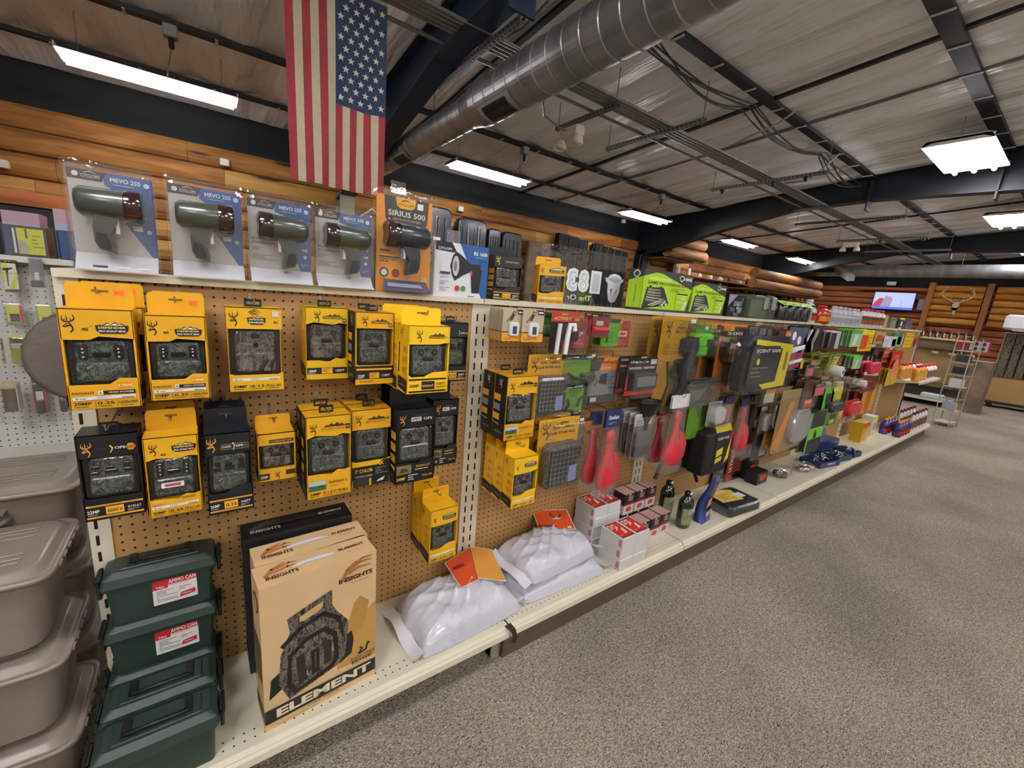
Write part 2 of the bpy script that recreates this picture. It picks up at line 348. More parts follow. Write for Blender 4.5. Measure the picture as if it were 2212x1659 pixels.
# ---------------------------------------------------------------- roof steel
def steel():
    dk = M('#10161c', .45, .2); blue = M('#1c3048', .45, .2)
    for i, (x, c) in enumerate(((2.0, blue), (8.75, dk), (15.1, dk))):
        low = [(YW, 2.62), (4.7, 2.72), (3.5, 3.03), (2.1, 3.32), (1.0, 3.36), (-.5, 3.3), (-3, 3.22), (-9, 3.0)]
        g = B(); tw = .1
        up = [(y, zc(y)-.03) for y, _ in low]
        for (ya, za), (yb, zb), (_, ua), (_, ub) in zip(low, low[1:], up, up[1:]):
            for dx0, dx1, pa, pb, qa, qb in ((-.012, .012, za, zb, ua, ub), (-tw, tw, za-.012, zb-.012, za, zb), (-tw, tw, ua, ub, ua+.012, ub+.012)):
                vs = [(x+dx0, ya, pa), (x+dx1, ya, pa), (x+dx1, yb, pb), (x+dx0, yb, pb), (x+dx0, ya, qa), (x+dx1, ya, qa), (x+dx1, yb, qb), (x+dx0, yb, qb)]
                g.add(vs, [(0, 1, 2, 3), (7, 6, 5, 4), (0, 4, 5, 1), (1, 5, 6, 2), (2, 6, 7, 3), (3, 7, 4, 0)], c)
        for y in (4.4, 1.03, -.32): g.box(x-tw, y-.01, 3.2, x+tw, y+.01, zc(y)-.02, c)
        c = M('#8d8673', .6) if i == 0 else c
        g.box(x-tw, YW-.32, 0, x+tw, YW-.3, 2.7, c); g.box(x-tw, YW-.08, 0, x+tw, YW-.06, 2.7, c); g.box(x-.012, YW-.31, 0, x+.012, YW-.06, 2.75, c)
        struct(g, 'beam_%d' % (i+1))
    n = 1
    for y, w_ in ((4.62, .05), (3.6, .085), (1.03, .1), (-.32, .13), (-1.7, .1), (-3.1, .1), (-4.6, .1)):
        g = B(); zz = zc(y)-.06
        g.box(-5, y-w_/2, zz-.012, 24, y+w_/2, zz+.03, dk)
        for k in range(48): g.box(-5+k*.61, y-w_/2-.012, zz-.02, -5+k*.61+.022, y+w_/2+.012, zz-.012, '#c9c6bf')
        struct(g, 'trim_%d' % n); n += 1
    for x, w_, c in ((5.2, .045, '#141516'), (6.05, .03, '#6f6a62'), (2.62, .05, '#141a22'), (11.9, .04, '#1b1c1e')):
        g = B(); a, b_ = -9, YW
        g.add([(x-w_/2, a, zc(a)-.05), (x+w_/2, a, zc(a)-.05), (x+w_/2, b_, zc(b_)-.05), (x-w_/2, b_, zc(b_)-.05), (x-w_/2, a, zc(a)-.02), (x+w_/2, a, zc(a)-.02), (x+w_/2, b_, zc(b_)-.02), (x-w_/2, b_, zc(b_)-.02)],
              [(0, 3, 2, 1), (4, 5, 6, 7), (0, 1, 5, 4), (1, 2, 6, 5), (2, 3, 7, 6), (3, 0, 4, 7)], c)
        struct(g, 'trim_%d' % n); n += 1
steel()
# ---------------------------------------------------------------- lamps
def lamps():
    tube = M('#fdfaff', .4, var=0, emit=TUBE); wh = M('#e6e6e6', .35, var=.02)
    def strip(x, y, z, label, two=True):
        t = thing('strip_light', label, 'ceiling light', (x, y, z), group='strip lights along the log wall')
        g = B()
        for P in ([(-.17, .008), (-.155, .008), (-.06, .024), (.06, .024), (.155, .008), (.17, .008), (.17, .014), (.06, .045), (-.06, .045), (-.17, .014)],):
            g.loft([[(xx, a, b_) for a, b_ in P] for xx in (-.62, .62)], wh)
        g.box(-.62, -.17, .004, -.61, .17, .045, wh); g.box(.61, -.17, .004, .62, .17, .045, wh)
        g.obj('reflector_housing', t)
        for dy in ((-.07, .07) if two else (0,)):
            B().lathe([(.016, -.59), (.016, .59)], tube, (0, dy, -.022), 8, 'x').obj('fluorescent_tube', t)
        for dx in (-.5, .5):
            B().tube([(dx, 0, .06), (dx, 0, zc(y)-z-.03)], .004, '#8b8984', 5).obj('hanging_wire', t)
    strip(.04, 3.98, 3.11, 'hanging white strip light at the left above the log wall, one row of tubes glowing')
    strip(3.65, 3.98, 3.11, 'hanging strip light above the black sleds, right of the big round duct')
    strip(7.15, 3.98, 3.11, 'hanging strip light just left of the log canopy, against the dark wall band')
    strip(10.72, 3.98, 3.11, 'far hanging strip light over the knick-knack shelves beyond the dark roof beam')
    strip(14.3, 3.98, 3.11, 'farthest small strip light above the television wall')
    strip(17.6, 3.4, 3.08, 'small strip light under the far duct just left of the television')
    def troffer(x, y, z, label):
        t = thing('panel_light', label, 'ceiling light', (x, y, z), group='three-tube lights above the aisle')
        g = B()
        for P in ([(-.29, .0), (-.27, .0), (-.2, .03), (.2, .03), (.27, .0), (.29, .0), (.24, .06), (-.24, .06)],):
            g.loft([[(xx, a, b_) for a, b_ in P] for xx in (-.62, .62)], wh)
        for s_ in (-.62, .6): g.box(s_, -.28, -.005, s_+.02, .28, .05, wh)
        g.obj('reflector_housing', t)
        for dy in (-.17, 0, .17): B().lathe([(.022, -.58), (.022, .58)], tube, (0, dy, -.03), 8, 'x').obj('fluorescent_tube', t)
        for dx in (-.5, .5): B().tube([(dx, 0, .07), (dx, 0, zc(y)-z-.03)], .004, '#8b8984', 5).obj('hanging_wire', t)
    troffer(7.62, -.14, 3.49, 'large hanging three-tube light near the right edge, in front of the dark beam')
    troffer(12.0, -.14, 3.49, 'three-tube light cut by the right edge, beyond the dark beam')
    troffer(16.0, -.14, 3.49, 'most distant three-tube light at the right edge, beyond the second beam')
    for x, y, lb in ((2.2, -1.5, 'three-tube light overhead out of the picture, above the shelving'), (-.9, -1.5, 'three-tube light overhead at the left end of the aisle, out of the picture'),  # unseen lamps added to light the shelf fronts and, by bounce, the ceiling
                 (1.6, -4.2, 'three-tube light directly behind the camera, out of the picture'), (5.4, -4.2, 'three-tube light behind the camera to its right, out of the picture'), (9.4, -4.2, 'three-tube light far right over the next aisle, out of the picture'), (-2.4, -4.2, 'three-tube light behind the camera to the left, out of the picture'), (14, -4.2, 'three-tube light over the far end of the next aisle, out of the picture'), (-.8, -6.6, 'three-tube light two aisles behind the camera, left end, out of the picture'), (3.4, -6.6, 'three-tube light two aisles behind the camera, middle, out of the picture'), (7.6, -6.6, 'three-tube light two aisles behind the camera, right end, out of the picture')):
        troffer(x, y, zc(y)-.4 if y < -3 else 3.49, lb)
lamps()
# ---------------------------------------------------------------- ducts, conduits, flag
def ducts():
    m, nt, p = newmat('galvanised_sheet'); L = nt.links
    tc = nd(nt, 'ShaderNodeTexCoord'); mp = nd(nt, 'ShaderNodeMapping'); mp.inputs[3].default_value = (.6, 3, .6); L.new(tc.outputs['Object'], mp.inputs[0])
    n1 = nd(nt, 'ShaderNodeTexNoise'); n1.inputs['Scale'].default_value = 2.4; n1.inputs['Detail'].default_value = 5; L.new(mp.outputs[0], n1.inputs['Vector'])
    r = ramp(nt, [(.3, '#909394'), (.7, '#b0b2b1')]); L.new(n1.outputs[0], r.inputs[0]); L.new(r.outputs[0], p.inputs['Base Color'])
    p.inputs['Metallic'].default_value = .7; p.inputs['Roughness'].default_value = .36
    X0, Z0 = 2.28, 3.02
    g = B(); pr = []
    y = -9.0; P = []
    while y < 1.88: P += [(.168, y), (.173, y+.006), (.168, y+.012)]; y += .15
    P += [(.168, 1.9), (.131, 2.12)]
    y = 2.15
    while y < 5.3: P += [(.131, y), (.135, y+.006), (.131, y+.012)]; y += .17
    P += [(.131, 5.38)]
    t = thing('round_duct', 'big round galvanised air duct with ring seams running overhead beside the flag', 'air duct', (X0, 0, Z0))
    B().lathe(P, m, (0, 0, 0), 44, 'y', False).obj('duct_pipe', t)
    for ya, r_ in ((1.35, .173), (3.4, .136)):
        g = B(); h = .1
        for a0, a1, mm in ((-165, -100, '#8f9190'),):
            n = 6; fr = []
            for rr, c, m0, m1, q0, q1 in ((r_+.004, '#a5a7a6', a0, a1, ya, ya+.42), (r_+.008, '#15120f', a0+8, a1-8, ya+.05, ya+.37)):
                vs = []; 
                for i in range(n+1):
                    a = math.radians(m0+(m1-m0)*i/n+20)
                    vs += [(rr*math.cos(a), q0, rr*math.sin(a)), (rr*math.cos(a), q1, rr*math.sin(a))]
                g.add(vs, [(2*i, 2*i+1, 2*i+3, 2*i+2) for i in range(n)], M(c, .5))
            for k in range(14):
                yy = ya+.06+k*.022; a = [math.radians(v+20) for v in (a0+9, a0+30, a1-30, a1-9)]
                g.tube([((r_+.009)*math.cos(q), yy, (r_+.009)*math.sin(q)) for q in a], .0015, '#6f6a64', 4)
        g.obj('air_grille', t)
    for y in (-.4, 2.9): B().tube([(0, y, .2), (0, y, zc(y)-Z0-.04)], .004, '#77756f', 5).obj('hanger_rod', t)
    # far duct
    t = thing('round_duct', 'long pale round duct crossing the far end of the store above the television', 'air duct', (16.4, 0, 3.03))
    g = B(); g.lathe([(.17, -9), (.17, 4.7)], m, (0, 0, 0), 20, 'y'); g.obj('duct_pipe', t)
    B().box(-.175, 3.7, -.06, -.16, 4.3, .08, '#241f1d').obj('air_grille', t)
    B().tube([(-.1, 3.7, .05), (-.5, 3.4, -.1), (-1.0, 3.0, -.3)], .11, '#a9a6a2', 4, False).obj('branch_chute', t)
    for y in (-3, 1, 4): B().tube([(0, y, .17), (0, y, zc(y)-3.03-.04)], .006, '#77756f', 5).obj('hanger_rod', t)
    # conduit run on strut trapezes
    gal = M('#8d8c87', .4, .6, .1)
    for i, (y, z, lb) in enumerate(((1.56, 3.335, 'nearest the aisle'), (1.61, 3.34, 'second from the aisle'), (1.66, 3.34, 'third from the aisle'), (1.71, 3.34, 'fourth from the aisle'), (1.765, 3.345, 'fifth from the aisle'), (1.93, 3.34, 'farthest from the aisle'))):
        g = B(); g.tube([(-5, y, z), (19, y, z-.002)], .013 if i < 5 else .016, gal, 7, True)
        for k in range(8): g.tube([(-3.4+k*3.05, y, z), (-3.34+k*3.05, y, z)], .018, gal, 7)
        one(g, 'conduit', 'grey conduit under the roof, %s of the six parallel runs' % lb, 'conduit', group='parallel conduits under the roof')
    st = M('#8b8d8c', .4, .7, .1)
    for i, (x, y0, y1, z, lb) in enumerate(((2.13, 1.2, 2.5, 3.3, 'nearest perforated strut trapeze, between the flag and the big duct'), (3.54, 1.58, 2.46, 3.3, 'short perforated strut carrying the twin emergency lamp, right of the big duct'),
                                 (4.35, 1.18, 2.46, 3.3, 'long perforated strut crossing the conduits right of the emergency lamp'), (6.7, .9, 2.45, 3.3, 'perforated strut with three small black fittings before the dark beam'),
                                 (9.9, .8, 2.5, 3.3, 'perforated strut just beyond the first dark beam'), (12.2, .9, 2.5, 3.3, 'perforated strut with the second twin emergency lamp'), (14.2, .9, 2.5, 3.3, 'farthest strut in front of the second dark beam'))):
        t = thing('strut_trapeze', lb, 'metal strut', (x, 0, z), group='perforated strut trapezes')
        g = B(); g.box(-.02, y0, -.02, .02, y1, -.017, st); g.box(-.021, y0, -.02, -.018, y1, .02, st); g.box(.018, y0, -.02, .021, y1, .02, st)
        k = y0+.04
        while k < y1-.04: g.box(-.022, k, -.007, -.0209, k+.022, .007, '#1a1a1a'); g.box(-.006, k, -.0212, .006, k+.022, -.0199, '#1a1a1a'); k += .05
        g.obj('channel', t)
        for y in (y0+.03, y1-.03): B().tube([(0, y, -.05), (0, y, zc(y)-z-.055)], .005, '#6f706d', 5).obj('threaded_rod', t)
        if i in (3, 5):
            for y in ((y0+.25, y0+.65, y1-.18) if i == 3 else (y0+.1, y1-.8)): B().lathe([(.012, -.06), (.03, -.03), (.03, .0), (.01, .01)], '#17140f', (0, y, -.02), 10).obj('cable_fitting', t)
    for x, lb in ((3.54, 'cream twin-head emergency lamp hanging from the short strut right of the duct'), (12.2, 'distant twin-head emergency lamp under the strut beyond the dark beam')):
        t = thing('emergency_lamp', lb, 'emergency light', (x, 2.2, 3.16)); cr = M('#d9cfb8', .5)
        B().box(-.06, -.14, -.01, .06, .14, .09, cr, .015).obj('battery_box', t)
        for s_ in (-1, 1): B().lathe([(.025, .03), (.06, -.02), (.065, -.06), (.055, -.075), (0, -.076)], cr, (-.03, s_*.13, -.03), 12).obj('lamp_head', t)
    # loose cables sagging along the purlin
    for i, (dy, dz, c) in enumerate(((0, .02, '#2a2826'), (.03, .05, '#3b3833'), (-.025, .08, '#201f1e'), (.05, .1, '#4b4740'), (-.04, .12, '#1b1b1b'))):
        P = []
        for k in range(60):
            x = 3.2+k*.1; P.append((x, 1.16+dy+.05*math.sin(x*2.2+i), zc(1.1)-.09-(dz+.05)*abs(math.sin(PI*(x-3.2)/1.9))))
        one(B().tube(P, .008, c, 5), 'roof_cable', ['black cable sagging highest along the roof purlin right of the duct', 'grey-black cable in the sagging bundle under the purlin', 'dark cable in the middle of the sagging bundle under the purlin', 'paler cable hanging lower in the sagging bundle under the purlin', 'thick black cable hanging lowest of the sagging bundle under the purlin'][i], 'cable', group='cables sagging under the purlin')
    def bow(P, lb): one(B().tube(P, .01, gal, 6), 'flexible_conduit', lb, 'conduit')
    bow([(5.35, 1.62, 3.35), (5.3, 1.4, 3.36), (5.33, 1.25, 3.42), (5.5, 1.05, 3.55), (5.6, .95, zc(1)-.05)], 'grey flexible conduit looping from the conduit run to the purlin')
    bow([(7.1, 1.66, 3.35), (7.05, 1.3, 3.33), (7.02, 1.15, 3.4), (7.1, 1.05, 3.55), (7.2, 1.0, zc(1)-.05)], 'grey flexible conduit curving up beside the dark beam')
    bow([(2.75, 1.93, 3.34), (2.95, 2.0, 3.34), (3.15, 2.2, 3.26), (3.4, 2.25, 3.23), (3.5, 2.24, 3.22)], 'grey flexible conduit drooping from the duct to the emergency lamp')
    bow([(2.2, 1.7, 3.36), (2.3, 1.45, 3.4), (2.35, 1.2, 3.5), (2.45, 1.0, zc(1)-.05)], 'grey flexible conduit arching up beside the blue beam')
    # outlets on the purlin, with cords to the strip lights
    for x, y, lb in ((.18, 3.6, 'metal junction box with a cord on the roof purlin above the left strip light'), (3.95, 3.6, 'metal junction box on the roof purlin above the second strip light'), (7.05, 3.6, 'metal junction box on the roof purlin above the third strip light')):
        t = thing('junction_box', lb, 'junction box', (x, y, zc(y)-.1)); B().box(-.05, -.05, -.06, .05, .05, .03, '#9b9b98', .01).obj('box_body', t)
        B().lathe([(.016, -.14), (.02, -.12), (.02, -.06)], '#151515', (0, 0, 0), 8).obj('plug', t)
        B().tube([(0, 0, -.13), (-.02, .05, -.2), (-.05, .18, -.3)], .005, '#9a968e', 5).obj('cord', t)
ducts()
def flag():
    """US flag hung upright from the conduits"""
    x0, x1, z1, z0, Y0 = .775, 1.4, 3.3, 2.1, 1.75
    m_r, m_w, m_b, m_s = M('#97343a', .8, 0, .12, 30), M('#bdb091', .8, 0, .1, 30), M('#2c3a58', .8, 0, .1, 30), M('#cfc9b8', .8, 0, .05)
    W_, H_ = x1-x0, z1-z0
    def P(s, t):   # s across 0..1, t down 0..1, soft folds
        x = x0+s*W_-.012*t*s+.012*t*(1-s); y = Y0+.018*math.sin(s*9+t*2.5)*(.3+t)+.012*math.sin(s*22+t*5)*t
        return (x, y, z1-t*H_+(.05*s*(0 if t < .5 else (t-.5)*.0)))
    g = B(); nx, nt_ = 52, 30; top = .0; cs, ct = 5.94/13*1.0, .585
    for i in range(nx):
        for j in range(nt_):
            s0, s1, t0, t1 = i/nx, (i+1)/nx, j/nt_, (j+1)/nt_
            stripe = int(i/4); c = m_r if stripe % 2 == 0 else m_w
            if i >= 24 and j < int(nt_*ct): c = m_b
            g.add([P(s0, t1), P(s1, t1), P(s1, t0), P(s0, t0)], [(0, 1, 2, 3)], c, True)
    rows = 9
    for a in range(11):
        for b_ in range(9):
            if (a+b_) % 2: continue
            s = 24/52+(28/52)*(b_+1)/10; t = ct*(a+1.0)/12.2
            cx, cy, cz = P(s, t); st = []
            for k in range(10):
                r = .0245 if k % 2 == 0 else .0098; th = PI/2+k*PI/5; st.append((cx+r*math.cos(th), cy-.004, cz+r*math.sin(th)))
            g.add(st, [tuple(range(10))], m_s)
    one(g, 'flag', 'faded United States flag hanging upright from the conduits, blue canton at its upper right', 'flag')
flag()
# ---------------------------------------------------------------- the shelving run
cream = M('#d9d2b8', .4, 0, .05, 8, key='cream')
def gondola():
    peg = holes('pegboard', '#a98350', .0254, .0032, .5); dark = '#15110d'
    deckm = holes('deck_holes', '#d8d2bb', .0254, .0026, .35, 'xy', (-.36, -.30), .05)
    where = ['first bay from the left, hung with yellow and black camera boxes', 'second from the left, with red scoops above white salt blocks', 'third bay from the left, with the yellow and black backpack',
             'fourth bay, with knives and game bags', 'fifth bay, with pale green packets and the blue clamp trays', 'sixth bay, with yellow packets and red horseshoe packs', 'last bay, ending in bottles with red caps']
    for k in range(7):
        x0 = k*BAY; t = thing('shelving_bay', 'cream pegboard bay, '+where[k], 'shelving unit', (x0, 0, 0), group='bays of the long shelving run')
        g = B(); g.box(.045, 0, ZB-.01, BAY-.045, .006, ZT-.02, peg); g.obj('pegboard', t)
        g = B(); g.box(.045, .11, ZB-.01, BAY-.045, .116, ZT-.02, peg); g.obj('rear_pegboard', t)
        for a in (.0, BAY-.045):
            g = B(); g.box(a, -.006, 0, a+.045, .118, ZT-.02, cream); zz = .25
            sx = a+.012 if a == 0 else a+.022
            while zz < ZT-.06: g.box(sx, -.0068, zz, sx+.007, -.0059, zz+.03, dark); zz += .0508
            g.obj('slotted_upright', t)
        g = B(); g.box(.004, DY+.012, ZB-.006, BAY-.004, 0, ZB, deckm)
        P = [(DY+.014, ZB), (DY+.006, ZB-.001), (DY-.004, ZB-.012), (DY-.004, ZB-.016), (DY-.012, ZB-.022), (DY-.014, ZB-.044), (DY-.008, ZB-.046), (DY+.012, ZB-.02)]
        g.loft([[(xx, a, b_) for a, b_ in P] for xx in (.004, BAY-.004)], cream); g.obj('base_deck', t)
        g = B(); g.box(.002, -.018, ZT-.006, BAY-.002, .24, ZT, cream); g.box(.002, -.02, ZT-.02, BAY-.002, -.016, ZT-.0005, cream); g.obj('top_deck', t)
        for a in (.001, BAY-.041):
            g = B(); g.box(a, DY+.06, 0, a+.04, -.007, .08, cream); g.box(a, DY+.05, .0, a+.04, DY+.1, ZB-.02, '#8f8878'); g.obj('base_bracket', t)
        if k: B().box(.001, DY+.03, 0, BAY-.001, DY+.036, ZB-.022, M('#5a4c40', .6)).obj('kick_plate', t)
        if k == 6: B().box(BAY, -.02, 0, BAY+.012, .24, ZT, M('#5a4636', .5)).obj('end_panel', t)
    one(B().add([(0, -.37, .184), (.012, -.40, .178), (.022, -.405, .15), (.02, -.40, .12), (.03, -.37, .187), (.034, -.40, .182), (.04, -.41, .15), (.036, -.405, .115)], [(0, 1, 5, 4), (1, 2, 6, 5), (2, 3, 7, 6)], '#2a1d18'),
        'corner_bumper', 'curved dark plastic bumper at the joint of the first and second base decks', 'bumper', (BAY-.02, .0, 0))
gondola()
# ---------------------------------------------------------------- printed artwork
BUCK = [([(.55, .02), (.72, .2), (.68, .34), (.45, .42), (.25, .33), (.1, .36)], .05), ([(.68, .34), (.55, .5), (.4, .62)], .05), ([(.1, .36), (.3, .48), (.5, .52)], .035),
        ([(.42, .6), (.2, .62), (.06, .74), (.1, .95)], .04), ([(.2, .62), (.24, .8)], .03), ([(.45, .62), (.7, .66), (.86, .78), (.8, 1.0)], .045), ([(.66, .66), (.6, .84)], .03), ([(.34, .63), (.4, .8), (.36, .96)], .035)]
def stroke(b, P, w, m, y):
    n = len(P)
    for i in range(n-1):
        (x0, z0), (x1, z1) = P[i], P[i+1]; dx, dz = x1-x0, z1-z0; L = math.hypot(dx, dz) or 1; nx, nz = -dz/L*w, dx/L*w; e = w*.5
        ex, ez = dx/L*e, dz/L*e; k = .45 if i == n-2 else 1
        b.poly([(x0+nx-ex, z0+nz-ez), (x1+nx*k+ex, z1+nz*k+ez), (x1-nx*k+ex, z1-nz*k+ez), (x0-nx-ex, z0-nz-ez)], m, y)
def art(b, L, w, h, y=-.0006, ox=None, oz=0, dy=.00022):
    ox = -w/2 if ox is None else ox
    for e in L:
        k = e[0]; y -= dy
        X = lambda a: ox+a*w
        Z = lambda a: oz+a*h
        if k == 'r': b.rect(X(e[1]), Z(e[2]), X(e[3]), Z(e[4]), e[5], y)
        elif k == 't':
            _, s, x, z, hh, c = e[:6]; ww = e[6] if len(e) > 6 else None; al = e[7] if len(e) > 7 else 'c'; bd = e[8] if len(e) > 8 else .02
            b.text(s, X(x), Z(z), hh*h, c, y, ww*w if ww else None, bd, 0, al, e[9] if len(e) > 9 else 0)
        elif k == 'p': b.poly([(X(p), Z(q)) for p, q in e[1]], e[2], y)
        elif k == 'd': b.disc(X(e[1]), Z(e[2]), e[3]*w, e[4], y)
        elif k == 'l': b.lines(X(e[1]), Z(e[2]), X(e[3]), Z(e[4]), e[5], e[6], y)
        elif k == 's': stroke(b, [(X(p), Z(q)) for p, q in e[1]], e[2]*w, e[3], y)
        elif k == 'buck':
            _, x, z, hh, c = e; s = hh*h
            for P, ww in BUCK: stroke(b, [(X(x)+p*s*.62, Z(z)+q*s) for p, q in P], ww*s*.62, c, y)
        elif k == 'mt':   # mountain range badge
            _, x, z, ww, c = e; P = [(0, 0), (.12, .45), (.2, .3), (.34, .85), (.46, .4), (.6, 1), (.72, .5), (.8, .7), (1, 0)]
            b.poly([(X(x+p*ww), Z(z)+q*ww*w*.2) for p, q in P], c, y)
            if c == '#17130d': b.poly([(X(x+ww*.04+p*ww*.92), Z(z)+q*ww*w*.14) for p, q in P], WHITE, y-.0001)
K1 = '#17130d'; GD = '#e9c84a'
def badge(t2, t1='DEFENDER', x=.47, z=.8, w=.46):
    return [('mt', x+.02, z+.035, w-.04, K1), ('p', [(x, z+.045), (x+w, z+.045), (x+w-.01, z-.005), (x+w-.06, z-.035), (x+.06, z-.035), (x+.01, z-.005)], K1),
            ('t', t1, x+w/2, z+.012, .022, GD, w*.82, 'c', .03), ('t', t2, x+w/2, z-.022, .02, WHITE, w*.8, 'c', .03)]
def carrier(z): return [('p', [(.06, z), (.93, z+.012), (.93, z+.045), (.05, z+.035)], '#e4e2dd'), ('d', .11, z+.019, .022, '#5f9fd0'), ('t', 'at&t', .19, z+.012, .013, '#33424d', .09), ('l', .38, z+.012, .68, z+.036, 3, '#8a8a88'), ('t', 'verizon', .81, z+.014, .015, '#222222', .18)]
def specs(a, b_, c, col=K1, sub=None, y=.02):
    L = [('r', .35, .02, .357, .085, col), ('r', .655, .02, .662, .085, col)]
    for x, s in ((.18, a), (.5, b_), (.82, c)):
        L += [('t', s, x, .048, .032, col, .055*len(s.replace(' ', ''))+.02 if len(s) < 6 else .27), ('l', x-.12, .022, x+.12, .04, 1, col)]
    return L
def darkspec(a, b_, c, g='#e0a62c', w1=WHITE):
    return [('r', .03, .165, .97, .185, g), ('t', 'INVISIBLE INFRARED NIGHT ILLUMINATION', .5, .17, .01, K1, .8, 'c', 0), ('r', .03, .03, .97, .05, g), ('l', .2, .034, .8, .046, 1, K1),
            ('t', a, .14, .09, .04, w1, .2), ('l', .05, .065, .24, .08, 1, w1), ('r', .34, .062, .64, .155, g), ('t', b_, .49, .085, .038, K1, .24), ('t', c, .82, .1, .03, w1, .22), ('l', .7, .065, .94, .09, 2, w1)]
def cambody(par, w, zb, hw, d, kind, seed=0):
    """camouflaged trail camera seen through the carton window, with its clear blister"""
    bw = w*.74; mt = CAMO2() if kind in ('leaf', 'leafbig') else CAMO(); bk = M('#08090a', .15, 0, 0, coat=.6)
    g = B(); g.rbox(-bw/2, zb+hw*.04, bw/2, zb+hw*.97, .012, .045, bw*.12, mt, 3)
    g.rbox(-bw*.5, zb+hw*.06, bw*.5, zb+hw*.5, .004, .03, bw*.1, mt, 3)
    c = g.obj('trail_camera', par)
    g = B(); f = .011
    if kind in ('def', 'wide'):
        for sx in (-1, 1): g.rbox(sx*bw*.33-bw*.09, zb+hw*.55, sx*bw*.33+bw*.09, zb+hw*.88, .004, .02, bw*.05, bk, 2)
        g.rbox(-bw*.17, zb+hw*.6, bw*.17, zb+hw*.72, .0, .02, bw*.04, bk, 2)
        for sx in (-1, 1):
            for q in (.62, .72, .8): g.disc(sx*bw*.33, zb+hw*q, bw*.022, '#c9ccd0', .003, 8)
    elif kind == 'dark':
        for x, z, a, b_ in ((-.36, .6, .1, .045), (-.34, .74, .09, .04), (.36, .62, .1, .05), (.37, .76, .09, .06), (0, .62, .15, .05), (-.02, .72, .1, .04)): g.rbox(bw*(x-a), zb+hw*(z-b_), bw*(x+a), zb+hw*(z+b_), .005, .02, bw*.03, bk, 2)
    elif kind == 'leafbig':
        g.rbox(-bw*.1, zb+hw*.8, bw*.1, zb+hw*.88, .005, .02, bw*.03, bk, 2); g.disc(0, zb+hw*.66, bw*.07, bk, .0035, 12)
        for x0, z0, x1, z1 in ((-.4, .7, .35, .6), (-.3, .45, .4, .75), (.0, .1, .05, .6), (.2, .1, .42, .5), (-.35, .1, -.2, .55)): stroke(g, [(bw*x0, zb+hw*z0), (bw*(x0+x1)/2+.004, zb+hw*(z0+z1)/2), (bw*x1, zb+hw*z1)], .0012, '#777b76', .0035)
    else:
        g.rbox(-bw*.16, zb+hw*.5, bw*.16, zb+hw*.6, .0, .02, bw*.03, '#1a1012', 2)
        for sx in (-1, 1): g.disc(sx*bw*.22, zb+hw*.74, bw*.1, bk, .009, 12); g.disc(sx*bw*.22, zb+hw*.74, bw*.05, '#33363a', .0085, 10)
        g.rbox(-bw*.08, zb+hw*.8, bw*.08, zb+hw*.86, .006, .02, bw*.02, '#2a2d2e', 2)
    g.obj('lens_array', c)
    g = B(); g.rbox(-w*.44, zb+hw*.02, w*.44, zb+hw*.98, .0015, .05, w*.06, clear(alpha=.05, rough=.05), 3, e=.004)
    g.obj('clear_blister', par)
ITEM = {}
def hook(x, z, y1, label, board=0.0):
    b = B(); b.tube([(0, 0, 0), (0, y1-.008, -.004), (0, y1-.014, .0), (0, y1-.016, .012)], .0021, M('#b9b7b0', .25, .9, 0), 6)
    b.box(-.004, -.004, -.012, .004, .0, .02, M('#b9b7b0', .3, .9, 0))
    return one(b, 'peg_hook', label, 'peg hook', (x, board, z), group='steel hooks on the pegboard')
